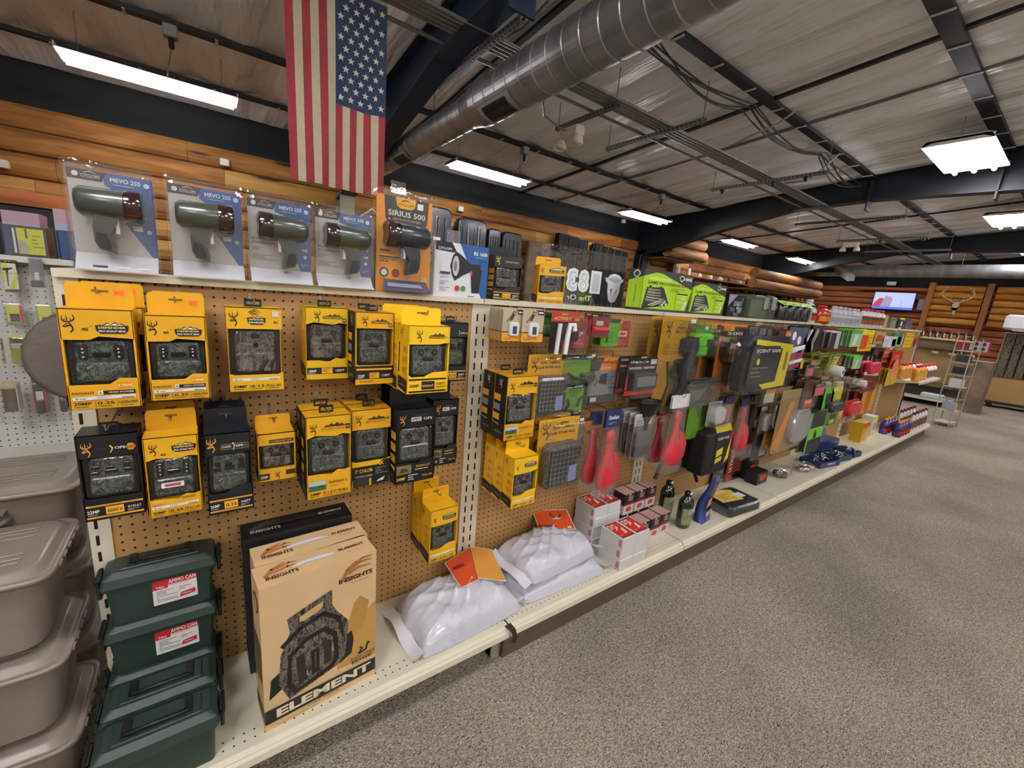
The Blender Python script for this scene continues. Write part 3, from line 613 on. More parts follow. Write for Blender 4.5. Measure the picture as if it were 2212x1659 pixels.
def carton(tl, br, Y, label, base=YEL, tab='tall', title=(), bottom=(), kind='def', d=.082, top=.27, bot=.24, shape=0, side='yellow', rz=0, group='boxed trail cameras', box=None, sticker=None, torn=0, hookto=True, what='trail camera box'):
    a, c = U(*tl, y=Y), U(*br, y=Y)
    w, h = (c.x-a.x, a.z-c.z) if box is None else box
    x, z = (a.x+c.x)/2, c.z
    t = thing('camera_carton', label, what, (x, Y, z), rz, group)
    dk = M('#1a120d', .6); cm = M(base, .38, 0, .07, 14, coat=.15); W2 = w/2; zt = h*(1-top); zb = h*bot
    g = B()
    g.box(-W2, .028, 0, W2, d, h, cm); g.box(-W2+.003, .022, zb*.9, W2-.003, .028, zt+h*.04, dk)
    g.box(-W2, 0, h*.0, W2, .028, h*.004, cm); g.box(-W2, .0, h-.002, W2, .028, h, cm)
    for s_ in (-1, 1):
        xx = s_*(W2-.001)
        if shape != 9: g.box(min(xx, xx-s_*.0015), 0, 0, max(xx, xx-s_*.0015), .03, h, cm)
    # front panels: cut outline per shape
    if shape == 0: T_ = [(-W2, zt), (-W2*.25, zt), (W2*.0, zt+h*.035), (W2, zt+h*.01)]; Bo = [(-W2, zb), (W2*.15, zb), (W2*.45, zb+h*.06), (W2, zb+h*.055)]
    elif shape == 1: T_ = [(-W2, zt-h*.02), (-W2*.6, zt+h*.015), (-W2*.1, zt+h*.0), (W2*.3, zt-h*.012), (W2*.6, zt+h*.012), (W2, zt)]; Bo = [(-W2, zb), (-W2*.4, zb-h*.0), (W2*.1, zb-h*.02), (W2*.4, zb+h*.03), (W2*.7, zb+h*.015), (W2, zb+h*.035)]
    elif shape == 2: T_ = [(-W2, zt), (W2*.5, zt), (W2*.75, zt+h*.02), (W2, zt+h*.02)]; Bo = [(-W2, zb+h*.05), (-W2*.8, zb), (-W2*.2, zb), (W2*.2, zb+h*.06), (W2, zb+h*.075)]
    else: T_ = [(-W2, zt), (W2, zt)]; Bo = [(-W2, zb+h*.02), (-W2*.8, zb), (W2*.8, zb), (W2, zb+h*.02)]
    g.prism(T_+[(W2, h), (-W2, h)], 0, .003, cm); g.prism([(-W2, 0), (W2, 0)]+Bo[::-1], 0, .003, cm)
    if shape in (0, 2, 3): g.rect(-W2, zb, -W2+w*.03, zt, cm, .0005); g.rect(W2-w*.03, zb, W2, zt, cm, .0005)
    art(g, title, w, h); art(g, bottom, w, h)
    # side print
    for s_, rz_ in ((-1, PI/2), (1, -PI/2)):
        g.T = Matrix.Translation((s_*(W2+.0006), d/2, 0)) @ Matrix.Rotation(-s_*PI/2*-1, 4, 'Z') if s_ < 0 else Matrix.Translation((W2+.0006, d/2, 0)) @ Matrix.Rotation(PI/2, 4, 'Z')
        if s_ < 0: g.T = Matrix.Translation((-W2-.0006, d/2, 0)) @ Matrix.Rotation(-PI/2, 4, 'Z')
        L = []
        if side == 'black': L = [('r', 0, 0, 1, 1, '#15120f'), ('buck', .35, .8, .15, '#e9d9a0')]
        if side != 'plain':
            for k in range(4):
                q = .7-k*.15; L += [('r', .0 if side == 'black' else .45, q-.1, .55 if side == 'black' else 1, q, '#e7a92c' if k % 2 == 0 or side != 'black' else '#8b8f92'), ('l', .5, q-.08, .95, q-.02, 3, '#2b1d10')]
            L += [('p', [(.0, .06), (1, .02), (1, .2), (0, .24)], '#1b1712'), ('mt', .1, .1, .8, '#5b5f63')]
            if side == 'yellow': L += [('buck', .2, .82, .14, K1)]
        art(g, L, d, h, -.0002)
    g.T = Matrix()
    g.obj('printed_carton', t)
    cambody(t, w, zb, zt-zb, d, kind)
    bk = M('#121214', .35)
    yt = d*.5
    if tab == 'tall':
        g = B(); th = h*.24; P = [(-W2*.96, h-.002), (W2*.96, h-.002), (W2*.96, h+th*.8), (W2*.88, h+th), (-W2*.88, h+th), (-W2*.96, h+th*.8)]
        yt = d*.97; g.prism(P, yt, yt+.0015, cm); g.rect(-w*.12, h+th*.62, w*.12, h+th*.72, M('#7a5208'), yt-.0004); g.obj('hang_tab', t); hz = h+th*.67
    elif tab == 'tallblack':
        g = B(); th = h*.22; g.prism([(-W2*.96, h-.002), (W2*.96, h-.002), (W2*.96, h+th*.85), (W2*.88, h+th), (-W2*.88, h+th), (-W2*.96, h+th*.85)], d*.97, d, M('#16181d', .3)); g.rect(-w*.15, h+th*.62, w*.15, h+th*.7, '#3a3c42', d*.965); g.obj('hang_tab', t); hz = h+th*.66; yt = d*.97
    else:
        g = B(); th = h*.085; W_ = w*.16
        for q in ((-W_, h, -W_*.75, h+th*1.05), (W_*.75, h, W_, h+th*1.05), (-W_*.75, h+th*.72, W_*.75, h+th*1.05), (-W_*.75, h, W_*.75, h+th*.3)): g.box(q[0], yt, q[1], q[2], yt+.0012, q[3], bk)
        g.obj('hang_tab', t); hz = h+th*.6
    if sticker:
        g = B(); yy = (yt if sticker[1] > 1 else 0)-.0012; sx, sz = sticker[0]*w, sticker[1]*h; g.rect(sx-w*.08, sz-h*.028, sx+w*.08, sz+h*.028, sticker[2], yy); g.lines(sx-w*.06, sz-h*.02, sx+w*.06, sz+h*.01, 2, '#b0502a', yy-.0003); g.obj('price_sticker', t)
    t['hz'] = hz; t['yt'] = yt; t['dims'] = (w, d, h)
    if hookto:
        t2 = hook(x, z+hz, Y+yt-.03, 'steel peg hook holding the '+hookto if isinstance(hookto, str) else 'steel peg hook', 0)
    return t
def behind(t, n, dy, label, dx=0, dz=0):
    for i in range(n):
        l = t.location; dup(t, (l.x+dx*(i+1), l.y+dy*(i+1), l.z+dz*(i+1)), None, label if n == 1 else label.replace('#', ('first', 'second', 'third')[i]), None)
def cams():
    DB = badge('PRO SCOUT MAX'); g4 = [('t', '4G', .33, .79, .028, K1, .09, 'c', .03, .0), ('s', [(.4, .83), (.43, .845)], .008, '#6d7d33')]
    rad = [('t', 'RADIANT', .2, .155, .026, '#6b3d08', .3), ('p', [(.4, .145), (.47, .148), (.53, .168), (.47, .19), (.4, .187)], '#f0e9d8'), ('r', .47, .148, .93, .187, K1), ('t', '6', .435, .155, .024, K1, .03), ('t', 'HIGH POWER', .73, .16, .017, WHITE, .36), ('t', '1 YEAR', .8, .225, .025, '#f7ecc8', .2), ('l', .68, .255, .93, .265, 1, '#b8340e'), ('l', .68, .205, .93, .215, 1, '#b8340e')]
    bk = lambda z=.78, s=.14, x=.04, c=K1: [('buck', x, z, s, c)]
    a = carton((120, 665), (307, 877), -.19, 'largest yellow camera box, at the far upper left, reading 1 YEAR', YEL, 'tall', bk(.77, .17)+g4+DB, rad+carrier(.095)+specs('20MP', '0.25', '1600x900'), 'def', .075, .3, .25, 0, 'yellow', sticker=(.27, 1.15, '#ff7a1e'), hookto='far upper left yellow camera box')
    behind(a, 1, .079, 'yellow camera box tucked directly behind the far upper left one', .012)
    a = carton((309, 680), (455, 859), -.19, 'second yellow camera box in the top row, just right of the largest one', YEL, 'tall', bk(.77, .17)+g4+DB, rad+carrier(.095)+specs('20MP', '0.25', '1600x900'), 'def', .075, .3, .25, 0, 'yellow', sticker=(.3, 1.13, '#ff7a1e'), hookto='second top row yellow camera box')
    behind(a, 1, .079, 'yellow camera box directly behind the second one of the top row', .002)
    rid = [('s', [(.42, .93), (.5, .96), (.58, .93)], .008, K1), ('s', [(.39, .945), (.5, .98), (.61, .945)], .008, K1), ('s', [(.45, .915), (.5, .935), (.55, .915)], .008, K1)]
    carton((487, 662), (613, 841), -.14, 'yellow camera box with wireless arcs and a leafless-branch camera, alone on the pegboard', '#e0ad14', 'euro', bk(.78, .17)+rid+badge('RIDGELINE', x=.36, z=.84, w=.34)+[('t', '4G', .88, .82, .03, K1, .09), ('r', .82, .9, .94, .965, '#cfcac0')], carrier(.125)+specs('20MP', '0.13', 'FULL HD'), 'leafbig', .08, .25, .2, 9, 'plain', hookto='yellow camera box with wireless arcs')
    sf = [('mt', .42, .87, .44, '#5a3c0c'), ('r', .4, .85, .86, .88, '#5a3c0c'), ('t', 'STRIKE FORCE', .63, .857, .016, YEL2, .42)]
    hd = [('d', .9, .83, .055, '#20180e'), ('t', 'HD', .9, .815, .03, WHITE, .08)]
    blk = lambda a_, c_: [('r', .03, .08, .97, .17, '#15120e'), ('t', a_, .15, .105, .035, WHITE, .18), ('l', .05, .085, .25, .1, 1, WHITE), ('r', .36, .085, .62, .165, '#e0a62c'), ('l', .39, .1, .59, .155, 3, K1), ('t', c_, .8, .105, .035, WHITE, .22)]
    a = carton((658, 662), (752, 817), -.1, 'yellow camera box reading 18MP, left of the pair below the orange spotlight pack', '#dbb012', 'euro', bk(.8, .15, .2)+sf+hd, blk('18MP', '100FT'), 'leaf', .07, .22, .27, 1, 'yellow', hookto='yellow 18MP camera box')
    a = carton((768, 673), (848, 827), -.17, 'yellow and black camera box reading 22MP and 110FT', YEL, 'euro', bk(.8, .15, .16)+sf+hd, [('r', 0, 0, 1, .26, '#1a150f'), ('r', .03, .2, .97, .225, '#e7a92c'), ('r', .0, 0, 1, .075, YEL), ('t', 'RADIANT', .3, .025, .03, '#6b3d08', .36)]+blk('22MP', '110FT'), 'recon', .075, .22, .27, 3, 'black', hookto='yellow and black 22MP camera box')
    behind(a, 1, .08, 'camera box directly behind the one reading 22MP')
    a = carton((883, 703), (966, 846), -.27, 'bright yellow camera box reading 26MP and 130FT, sticking out furthest of the top row', '#f6c81a', 'tall', bk(.76, .18, .18)+[('mt', .5, .85, .4, '#5a3c0c'), ('r', .48, .82, .86, .855, '#5a3c0c'), ('t', 'STRIKE FORCE', .67, .828, .018, YEL2, .36), ('t', 'DCL', .92, .83, .02, K1, .08)], [('r', .04, .2, .95, .225, K1), ('r', .04, .02, .95, .045, K1), ('t', '26MP', .17, .1, .045, '#5a3c0c', .22), ('r', .34, .06, .66, .185, '#17130d'), ('t', 'RADIANT', .5, .1, .03, GD, .28), ('t', '130FT', .82, .12, .04, '#5a3c0c', .24), ('t', 'NIGHT', .82, .075, .03, '#5a3c0c', .24)], 'recon', .07, .27, .25, 2, 'yellow', hookto='yellow 26MP camera box')
    behind(a, 2, .073, 'yellow camera box in the row behind the furthest protruding one, # behind it', -.006)
    dop = lambda s: [('s', [(.66, .87), (.7, .83), (.66, .79)], .012, '#e9a53a'), ('t', 'OPS', .8, .815, .028, WHITE, .13), ('t', s, .93, .815, .028, '#e9a53a', .1)]
    a = carton((952, 696), (1005, 822), -.17, 'black camera box reading 80FT at the right end of the top row', '#1a1d24', 'euro', bk(.8, .12, .1, '#e9a53a')+dop('HD'), darkspec('20MP', '0.15', '80FT'), 'dark', .075, .24, .26, 3, 'plain', hookto='black 80FT camera box')
    # lower row
    a = carton((159, 945), (316, 1106), -.2, 'black camera box reading 22MP, leftmost of the lower row', '#101116', 'euro', bk(.76, .16, .07, '#f0a93c')+[('t', 'DARK', .38, .825, .026, '#33343a', .2), ('s', [(.53, .87), (.57, .84), (.53, .79)], .014, '#f0a93c'), ('t', 'OPS', .69, .825, .03, WHITE, .17), ('p', [(.78, .84), (.83, .8), (.9, .8), (.95, .84), (.9, .88), (.83, .88)], '#c98a2a'), ('t', 'HD', .865, .822, .03, '#40200a', .12)], darkspec('22MP', 'RADIANT 24', '0.135-0.7'), 'dark', .08, .26, .26, 3, 'plain', hookto='leftmost black camera box')
    a = carton((306, 949), (439, 1100), -.21, 'yellow camera box with a torn-edge window and a pink strip across it, lower row', YEL, 'tall', bk(.78, .14, .09)+[('t', '4G', .34, .77, .03, K1, .1)]+badge('PRO SCOUT MAX', x=.5, z=.84, w=.46), [('t', 'RADIANT', .75, .195, .028, '#6b3d08', .26), ('l', .06, .19, .33, .21, 1, '#f7ecc8'), ('l', .06, .15, .33, .17, 1, '#a63a12')]+carrier(.105)+specs('20MP', '0.25', 'FULL HD')+[('r', .26, .37, .68, .435, '#e8e4e2'), ('r', .32, .385, .62, .42, '#b0415f')], 'def', .075, .27, .22, 1, 'yellow', hookto='torn-window yellow camera box')
    behind(a, 2, .08, 'yellow camera box in the lower row, # behind the one with the pink strip', -.004)
    a = carton((439, 941), (549, 1096), -.21, 'black camera box with a moon logo reading 26MP, in the lower row', '#12151b', 'tallblack', bk(.78, .17, .04, '#f2b23c')+[('p', [(.32, .83), (.36, .8), (.93, .8), (.96, .83), (.93, .87), (.36, .87)], '#8a8466'), ('p', [(.33, .831), (.365, .806), (.925, .806), (.95, .831), (.925, .864), (.365, .864)], '#14161b'), ('t', 'DARK', .47, .823, .028, '#d9d3b4', .2), ('s', [(.6, .88), (.64, .84), (.6, .79)], .014, '#f2b23c'), ('t', 'OPS', .74, .823, .03, WHITE, .16), ('t', 'DCL', .88, .825, .022, '#b08a2a', .09)], darkspec('26MP', '0.15', '100FT'), 'dark', .075, .26, .26, 2, 'plain', hookto='black camera box with the moon logo')
    behind(a, 1, .08, 'black camera box directly behind the hanging one reading 26MP')
    carton((555, 940), (640, 1030), -.16, 'small yellow camera box with an open window and slanted black title strip', '#d9a320', 'tall', [('r', .3, .8, .95, .87, '#2a1b10'), ('t', 'COMMAND OPS', .62, .815, .035, '#c9a45a', .56)], [('t', '20MP', .16, .08, .06, '#d9c49a', .2), ('r', .0, .04, .28, .17, '#3a2410'), ('t', '20MP', .14, .07, .06, '#e8dcc0', .2), ('buck', .42, .02, .18, K1), ('r', .72, .1, .98, .2, '#3a2410')], 'leaf', .08, .24, .26, 3, 'yellow', hookto='small yellow camera box')
    rf = [('mt', .38, .87, .5, '#3a2a0c'), ('t', 'RECON FORCE', .58, .83, .03, '#9a6a10', .5), ('r', .87, .83, .97, .89, '#20180e'), ('t', 'FHD', .92, .845, .025, YEL, .07)]
    pic = lambda s='RADIANT 5': [('r', .04, .1, .42, .215, '#3c5a2e'), ('r', .04, .165, .42, .215, '#a9c0cc'), ('p', [(.24, .13), (.36, .14), (.3, .16)], '#3a2c1c'), ('t', s, .7, .165, .035, '#6b3d08', .42), ('l', .5, .12, .9, .15, 2, '#8a5a10')]
    a = carton((660, 903), (758, 1063), -.2, 'yellow camera box with a green landscape picture reading 24MP, lower row centre', YEL, 'euro', bk(.78, .14, .08)+rf, pic()+specs('24MP', '0.1-0.7', 'FULL'), 'recon', .075, .24, .3, 1, 'black', hookto='yellow 24MP camera box')
    behind(a, 1, .08, 'yellow camera box directly behind the 24MP one with the landscape picture')
    a = carton((761, 888), (841, 1040), -.17, 'yellow camera box with a black 4K and 2 inch COLOR base and deer pictures', YEL, 'euro', bk(.8, .14, .08)+[('mt', .38, .87, .5, '#3a2a0c'), ('t', 'RECON FORCE', .6, .83, .03, '#9a6a10', .5), ('t', '4K', .92, .86, .03, K1, .08)], [('p', [(0, .1), (1, .1), (1, .33), (.8, .33), (.65, .27), (0, .27)], '#17130d'), ('t', '4K', .75, .26, .05, YEL, .18), ('t', '2" COLOR', .3, .19, .045, YEL, .46), ('t', 'VIEWING SCREEN', .3, .13, .02, '#b8b2a0', .46), ('l', .6, .14, .95, .24, 4, '#8d8878'), ('r', .02, .01, .44, .12, '#24301d'), ('r', .5, .01, .98, .12, '#11150f'), ('p', [(.62, .04), (.82, .05), (.86, .1), (.7, .07)], '#c9cdc9')], 'recon', .075, .25, .33, 9, 'plain', hookto='4K COLOR camera box')
    behind(a, 1, .08, 'yellow camera box directly behind the 4K COLOR one')
    spc = [('p', [(.36, .83), (.62, .83), (.62, .885), (.36, .885)], '#dcd9cf'), ('t', 'SPEC', .48, .84, .035, '#17130d', .2), ('t', 'OPS', .78, .84, .035, WHITE, .22), ('l', .45, .9, .85, .912, 1, '#8d8878')]
    spb = [('r', .03, .13, .4, .25, '#6d6a3a'), ('p', [(.1, .15), (.35, .16), (.3, .2), (.15, .22)], '#4a3018'), ('t', 'RADIANT', .7, .2, .03, '#c89a34', .36), ('l', .5, .16, .92, .185, 1, WHITE), ('t', '24MP', .14, .05, .04, '#e6b84a', .22), ('l', .32, .03, .62, .12, 3, WHITE), ('t', 'FULL HD', .82, .06, .03, '#c89a34', .26)]
    a = carton((857, 886), (936, 1032), -.2, 'black camera box reading 24MP, nearer of the two beside each other', '#0f1014', 'tallblack', bk(.78, .14, .08, '#f0a93c')+spc, spb, 'recon', .08, .25, .28, 1, 'yellow', hookto='nearer black 24MP camera box')
    behind(a, 1, .085, 'black camera box behind the nearer 24MP one')
    a = carton((937, 865), (984, 999), -.17, 'black camera box further right, beside the slotted upright', '#0f1014', 'tallblack', bk(.78, .14, .08, '#f0a93c')+spc, spb, 'recon', .075, .25, .28, 1, 'yellow', hookto='further black camera box')
    dd = badge('PRO SCOUT MAX', x=.42, z=.82, w=.5)
    a = carton((931, 1106), (984, 1200), -.19, 'yellow camera box hanging lowest, alone above the white salt bags', '#e0ac14', 'tall', bk(.75, .12, .1)+dd, carrier(.12)+specs('20MP', '0.25', 'HD'), 'recon', .085, .3, .24, 2, 'yellow', sticker=(.25, 1.18, '#ff8a1e'), hookto='lowest yellow camera box')
    behind(a, 1, .09, 'yellow camera box behind the lowest hanging one')
    a = carton((1098, 815), (1151, 943), -.2, 'yellow and black camera box with a landscape picture, left edge of the second bay', YEL, 'euro', bk(.76, .16, .1)+rf, pic('RADIANT 14')+specs('24MP', '0.1-0.7', 'FULL'), 'recon', .085, .28, .26, 1, 'black', hookto='landscape picture camera box of the second bay')
    behind(a, 1, .09, 'yellow and black camera box behind the landscape picture one of the second bay')
    a = carton((1112, 992), (1154, 1086), -.24, 'foremost of three yellow camera boxes hanging low in the second bay', '#f0bd1a', 'tall', bk(.74, .12, .1)+dd, carrier(.12)+specs('20MP', '0.25', 'HD'), 'recon', .072, .32, .24, 2, 'yellow', hookto='row of three low yellow camera boxes')
    behind(a, 2, .075, 'low yellow camera box of the second bay, # behind the foremost')
    # two standing on the top deck
    Y0 = ZT+.001
    p = U(1093, 650, z=ZT+.0)
    a = carton((1070, 522), (1116, 649), .04, 'black camera box standing on the top deck beside the white spotlight box', '#20221f', 'tallblack', bk(.78, .2, .05, '#e3c53a')+[('r', .36, .84, .9, .9, '#3a3a2c'), ('t', 'DARK OPS', .62, .855, .03, '#b0a86a', .45)], darkspec('26MP', '0.15', '100FT'), 'recon', .09, .26, .26, 2, 'yellow', rz=-.12, box=(.135, .185), hookto=False)
    a.location = (1.36, .03, ZT)
    a = carton((1155, 536), (1202, 656), .0, 'yellow camera box standing turned on the top deck in front of the hanging acrylic sign', YEL, 'tall', bk(.76, .17, .05)+badge('PRO SCOUT MAX', x=.36, z=.84, w=.56), [('l', .4, .2, .7, .215, 1, '#6b3d08')]+carrier(.12)+specs('20MP', '0.25', '1600'), 'recon', .095, .28, .26, 2, 'yellow', rz=-.42, box=(.13, .175), hookto=False)
    a.location = (1.62, -.02+.06, ZT)
cams()
# ---------------------------------------------------------------- spotlights on the top deck
CL = lambda a=.1, r=.07: clear(alpha=a, rough=r)
def torch(t, s, w, h, head, body='#3c4238', x0=0, z0=0):
    """pistol-grip spotlight; s=+1 lens to the right, -1 to the left"""
    bd = M(body, .3, 0, .05, 30, coat=.4); bk = M('#15171a', .35)
    X = lambda a: x0+s*a*w
    g = B()
    g.lathe([(.0, X(-.36)), (h*.09, X(-.355)), (h*.12, X(-.3)), (h*.125, X(.1)), (h*.13, X(.16))], bd, (0, -.028, z0+h*.3), 16, 'x')
    g.lathe([(h*.055, 0), (h*.06, .001)], bk, (X(-.36), -.028, z0+h*.3), 10, 'x')
    gp = [(X(-.16), z0+h*.22), (X(-.2), z0+h*.1), (X(-.19), z0-h*.02), (X(-.15), z0-h*.08), (X(.03), z0-h*.11), (X(.03), z0-h*.04), (X(-.01), z0+h*.05), (X(.05), z0+h*.12), (X(.12), z0+h*.22)]
    if s < 0: gp = gp[::-1]
    g.prism(gp, -.044, -.012, bd); g.obj('pistol_body', t)
    g = B(); g.prism([(X(-.165), z0+h*.06), (X(-.175), z0-h*.02), (X(-.13), z0-h*.07), (X(-.02), z0-h*.085), (X(-.02), z0-h*.03), (X(-.06), z0+h*.05)][::s], -.0455, -.0105, bk); g.obj('rubber_grip', t)
    g = B(); g.lathe([(h*.132, X(.16)), (h*.136, X(.17)), (h*.136, X(.34)), (h*.12, X(.36)), (h*.09, X(.345))], M(head, .18, 0, 0, coat=.8), (0, -.028, z0+h*.3), 20, 'x'); g.obj('lens_head', t)
    g = B(); g.box(min(X(.045), X(.085)), -.04, z0+h*.06, max(X(.045), X(.085)), -.016, z0+h*.17, M('#c9c4b2' if body != '#2b2f33' else '#a9b4bb', .4)); g.obj('trigger', t)
def clam(u0, v0, u1, v1, Y, label, name, group=None, lean=.0):
    a, c = U(u0, v0, y=Y), U(u1, v1, y=Y); w, h = c.x-a.x, a.z-ZT
    return thing(name, label, 'spotlight pack', ((a.x+c.x)/2, Y, ZT+.0005), 0, group, rx=-lean), w, h
def spots():
    nv, gr, bl = '#12182a', '#b9b6b0', '#1d4f8e'
    for i, (r, s, lb) in enumerate((((131, 340, 351, 589), 1, 'leftmost clear pack with a green pistol spotlight, lens pointing right, on the top deck'), ((352, 377, 533, 604), 1, 'second clear spotlight pack from the left, lens pointing right'),
                     ((527, 410, 677, 617), -1, 'third spotlight pack, blue and grey card, lens pointing left, below the flag'), ((675, 437, 804, 630), -1, 'fourth spotlight pack, just left of the orange one, lens pointing left'))):
        t, w, h = clam(*r, -.012, lb, 'spotlight_pack', 'clear blue and grey spotlight packs on the top deck')
        g = B(); W2 = w/2*.93; zb = h*.17
        g.prism([(-W2, zb), (W2, zb), (W2, h*.93), (-W2, h*.93)], .0, .002, M(gr, .35))
        A = [('p', [(.42, .93), (.97, .93), (.97, .17), (.9, .17), (.62, .48), (.66, .72), (.42, .82)] if s > 0 else [(.42, .93), (.97, .93), (.97, .17), (.8, .17), (.72, .3), (.72, .6), (.6, .78), (.42, .82)], bl), ('p', [(.035, .93), (.45, .93), (.4, .84), (.035, .84)], nv),
             ('d', .12, .885, .035, '#d9d5cf'), ('t', 'CYCLOPS', .28, .862, .03, '#c9c6c0', .2), ('s', [(.22, .905), (.28, .92), (.34, .905)], .005, '#c9c6c0'), ('t', 'MEVO 255', .66, .855, .04, WHITE, .34), ('l', .52, .825, .8, .84, 1, '#c3d0e0'), ('d', .9, .865, .035, '#cfd4da')]
        if s > 0: A += [('l', .12, .55, .26, .62, 5, '#5b5a5c'), ('l', .66, .53, .92, .56, 2, '#9fb7d3'), ('r', .7, .42, .81, .47, '#cfcac2'), ('d', .89, .42, .03, '#b9c4c9'), ('d', .89, .42, .014, '#9aa345')]
        else: A += [('t', '255 LUMENS', .17, .49, .022, '#3b3c42', .2), ('t', '75 LUMENS', .17, .45, .018, '#3b3c42', .18), ('t', '5 HOUR', .36, .49, .018, '#3b3c42', .12), ('t', '2 HOUR', .36, .45, .018, '#3b3c42', .12), ('l', .08, .37, .28, .41, 3, '#5b5a5c'), ('l', .08, .26, .45, .33, 4, '#6d6c6e'), ('s', [(.81, .5), (.86, .53), (.91, .5)], .008, '#c3d0e0'), ('p', [(.81, .42), (.91, .44), (.91, .4)], '#c3d0e0'), ('d', .87, .34, .03, '#c9d2d9'), ('l', .8, .22, .94, .26, 2, '#c3d0e0')]
        art(g, A, w, h, -.0003); g.obj('printed_card', t)
        g = B(); sil = M('#eef1f6', .2, .25, .03, 12, coat=.6); g.add([(-W2, -.034, .004), (W2, -.034, .004), (W2, -.001, zb), (-W2, -.001, zb)], [(0, 1, 2, 3)], sil)  # white colour stands in for clear plastic reflecting the tubes
        if i == 0: 
            for x, q, c in ((-.2, .0, '#3a4250'), (.05, .3, WHITE), (.3, .3, WHITE)): g.add([(w*(x-.08), -.031, .01), (w*(x+.08), -.031, .01), (w*(x+.08), -.016, zb*.5), (w*(x-.08), -.016, zb*.5)], [(0, 1, 2, 3)], c)
        g.obj('battery_tray', t)
        torch(t, s, w*1.02, h*1.12, '#2b0d10' if i < 2 else '#24161a', z0=h*.3, x0=(-.02 if s > 0 else .02)*w)
        g = B(); g.rbox(-w/2, .001, w/2, h, -.036, .006, .012, CL(.09, .05), 3, e=.006)
        g.rbox(-w/2+.006, zb*.9, w/2-.006, h*.96, -.05, -.03, .02, CL(.05, .08), 3, e=.01); g.obj('clear_shell', t)
        if i == 3: pass
    t, w, h = clam(808, 403, 931, 637, -.012, 'tall orange clear spotlight pack on the top deck', 'spotlight_pack')
    g = B(); g.prism([(-w*.46, .0), (w*.46, 0), (w*.46, h*.95), (-w*.46, h*.95)], 0, .002, M('#d98c1e', .35))
    art(g, [('p', [(.16, .95), (.9, .95), (.88, .72), (.8, .67), (.26, .67), (.18, .74)], '#2a2526'), ('p', [(.34, .95), (.68, .95), (.66, .87), (.6, .845), (.42, .845), (.36, .87)], '#e2a51c'), ('t', 'CYCLOPS', .51, .87, .024, '#2a2018', .26), ('s', [(.44, .915), (.51, .93), (.58, .915)], .008, '#2a2018'), ('r', .7, .86, .8, .92, '#f0efec'),
            ('t', 'SIRIUS 500', .53, .765, .055, '#d9d5d0', .62), ('t', 'LED Hand Held Spotlight', .53, .725, .02, '#b9b5b0', .46), ('r', .1, .41, .26, .425, K1), ('l', .1, .385, .4, .4, 1, K1), ('r', .1, .35, .42, .362, K1), ('l', .1, .3, .44, .345, 2, K1), ('d', .17, .2, .075, '#2b2320'), ('d', .17, .2, .05, '#c9cbcc'), ('d', .36, .2, .065, '#7d1f22'), ('l', .1, .13, .44, .14, 1, K1), ('r', .8, .13, .9, .18, '#cfb58a')], w, h, -.0003)
    g.obj('printed_card', t)
    g = B(); g.add([(-w*.38, -.03, .004), (w*.44, -.03, .004), (w*.38, -.001, h*.13), (-w*.33, -.001, h*.13)], [(0, 1, 2, 3)], M('#3a3852', .3)); g.add([(-w*.3, -.024, .02), (w*.3, -.024, .02), (w*.28, -.008, h*.1), (-w*.28, -.008, h*.1)], [(0, 1, 2, 3)], '#8f93ad'); g.obj('battery_tray', t)
    torch(t, -1, w*1.0, h*.95, '#2a171c', '#2b2f33', z0=h*.29, x0=.0)
    g = B(); g.rbox(-w/2, .001, w/2, h, -.034, .006, .014, CL(.09, .05), 3, e=.006); g.obj('clear_shell', t)
    # white and blue spotlight carton
    a, c = U(940, 518, y=-.005), U(1045, 645, y=-.005); w, h = c.x-a.x+.01, a.z-ZT
    t = thing('spotlight_carton', 'white and blue carton picturing a black spotlight, on the top deck', 'spotlight box', ((a.x+c.x)/2+.005, -.005, ZT), 0)
    g = B(); g.box(-w/2, 0, 0, w/2, .1, h, M('#d9dadc', .4)); nvy = '#1d5089'
    art(g, [('p', [(.45, 1), (1, 1), (1, .0), (.9, .0), (.62, .62)], nvy), ('p', [(0, 1), (.3, 1), (.38, .86), (.33, .82), (.02, .84)], '#14161c'), ('t', 'CYCLOPS', .18, .855, .045, '#d9dadc', .24), ('t', 'RS 1600', .84, .82, .07, WHITE, .26), ('l', .74, .77, .98, .8, 1, '#9fbad6'), ('r', .8, .7, .97, .73, '#123a66'),
            ('p', [(.36, .3), (.52, .42), (.66, .5), (.85, .5), (.85, .66), (.66, .64), (.5, .78), (.36, .86)], '#1d1c1f'), ('p', [(.66, .55), (.88, .55), (.84, .1), (.7, .1)], '#1b1a1d'), ('d', .38, .58, .1, '#1d1c1f'), ('p', [(.38+.085*math.cos(q*PI/8), .58+.25*math.sin(q*PI/8)) for q in range(16)], '#17161a'),
            ('p', [(.38+.062*math.cos(q*PI/8), .58+.19*math.sin(q*PI/8)) for q in range(16)], '#b9bcbd'), ('p', [(.37+.03*math.cos(q*PI/8), .58+.1*math.sin(q*PI/8)) for q in range(16)], '#6d7072'), ('r', .66, .42, .69, .52, '#c23a30'), ('d', .42, .17, .045, '#b02a2e'), ('d', .53, .17, .045, '#2e8a3c'),
            ('r', .1, .42, .28, .46, '#2c3a5c'), ('l', .1, .34, .3, .38, 2, '#77797d'), ('l', .1, .22, .3, .3, 3, '#77797d'), ('l', .1, .1, .32, .18, 3, '#77797d'), ('r', .62, .02, .75, .035, '#555')], w, h, -.0003)
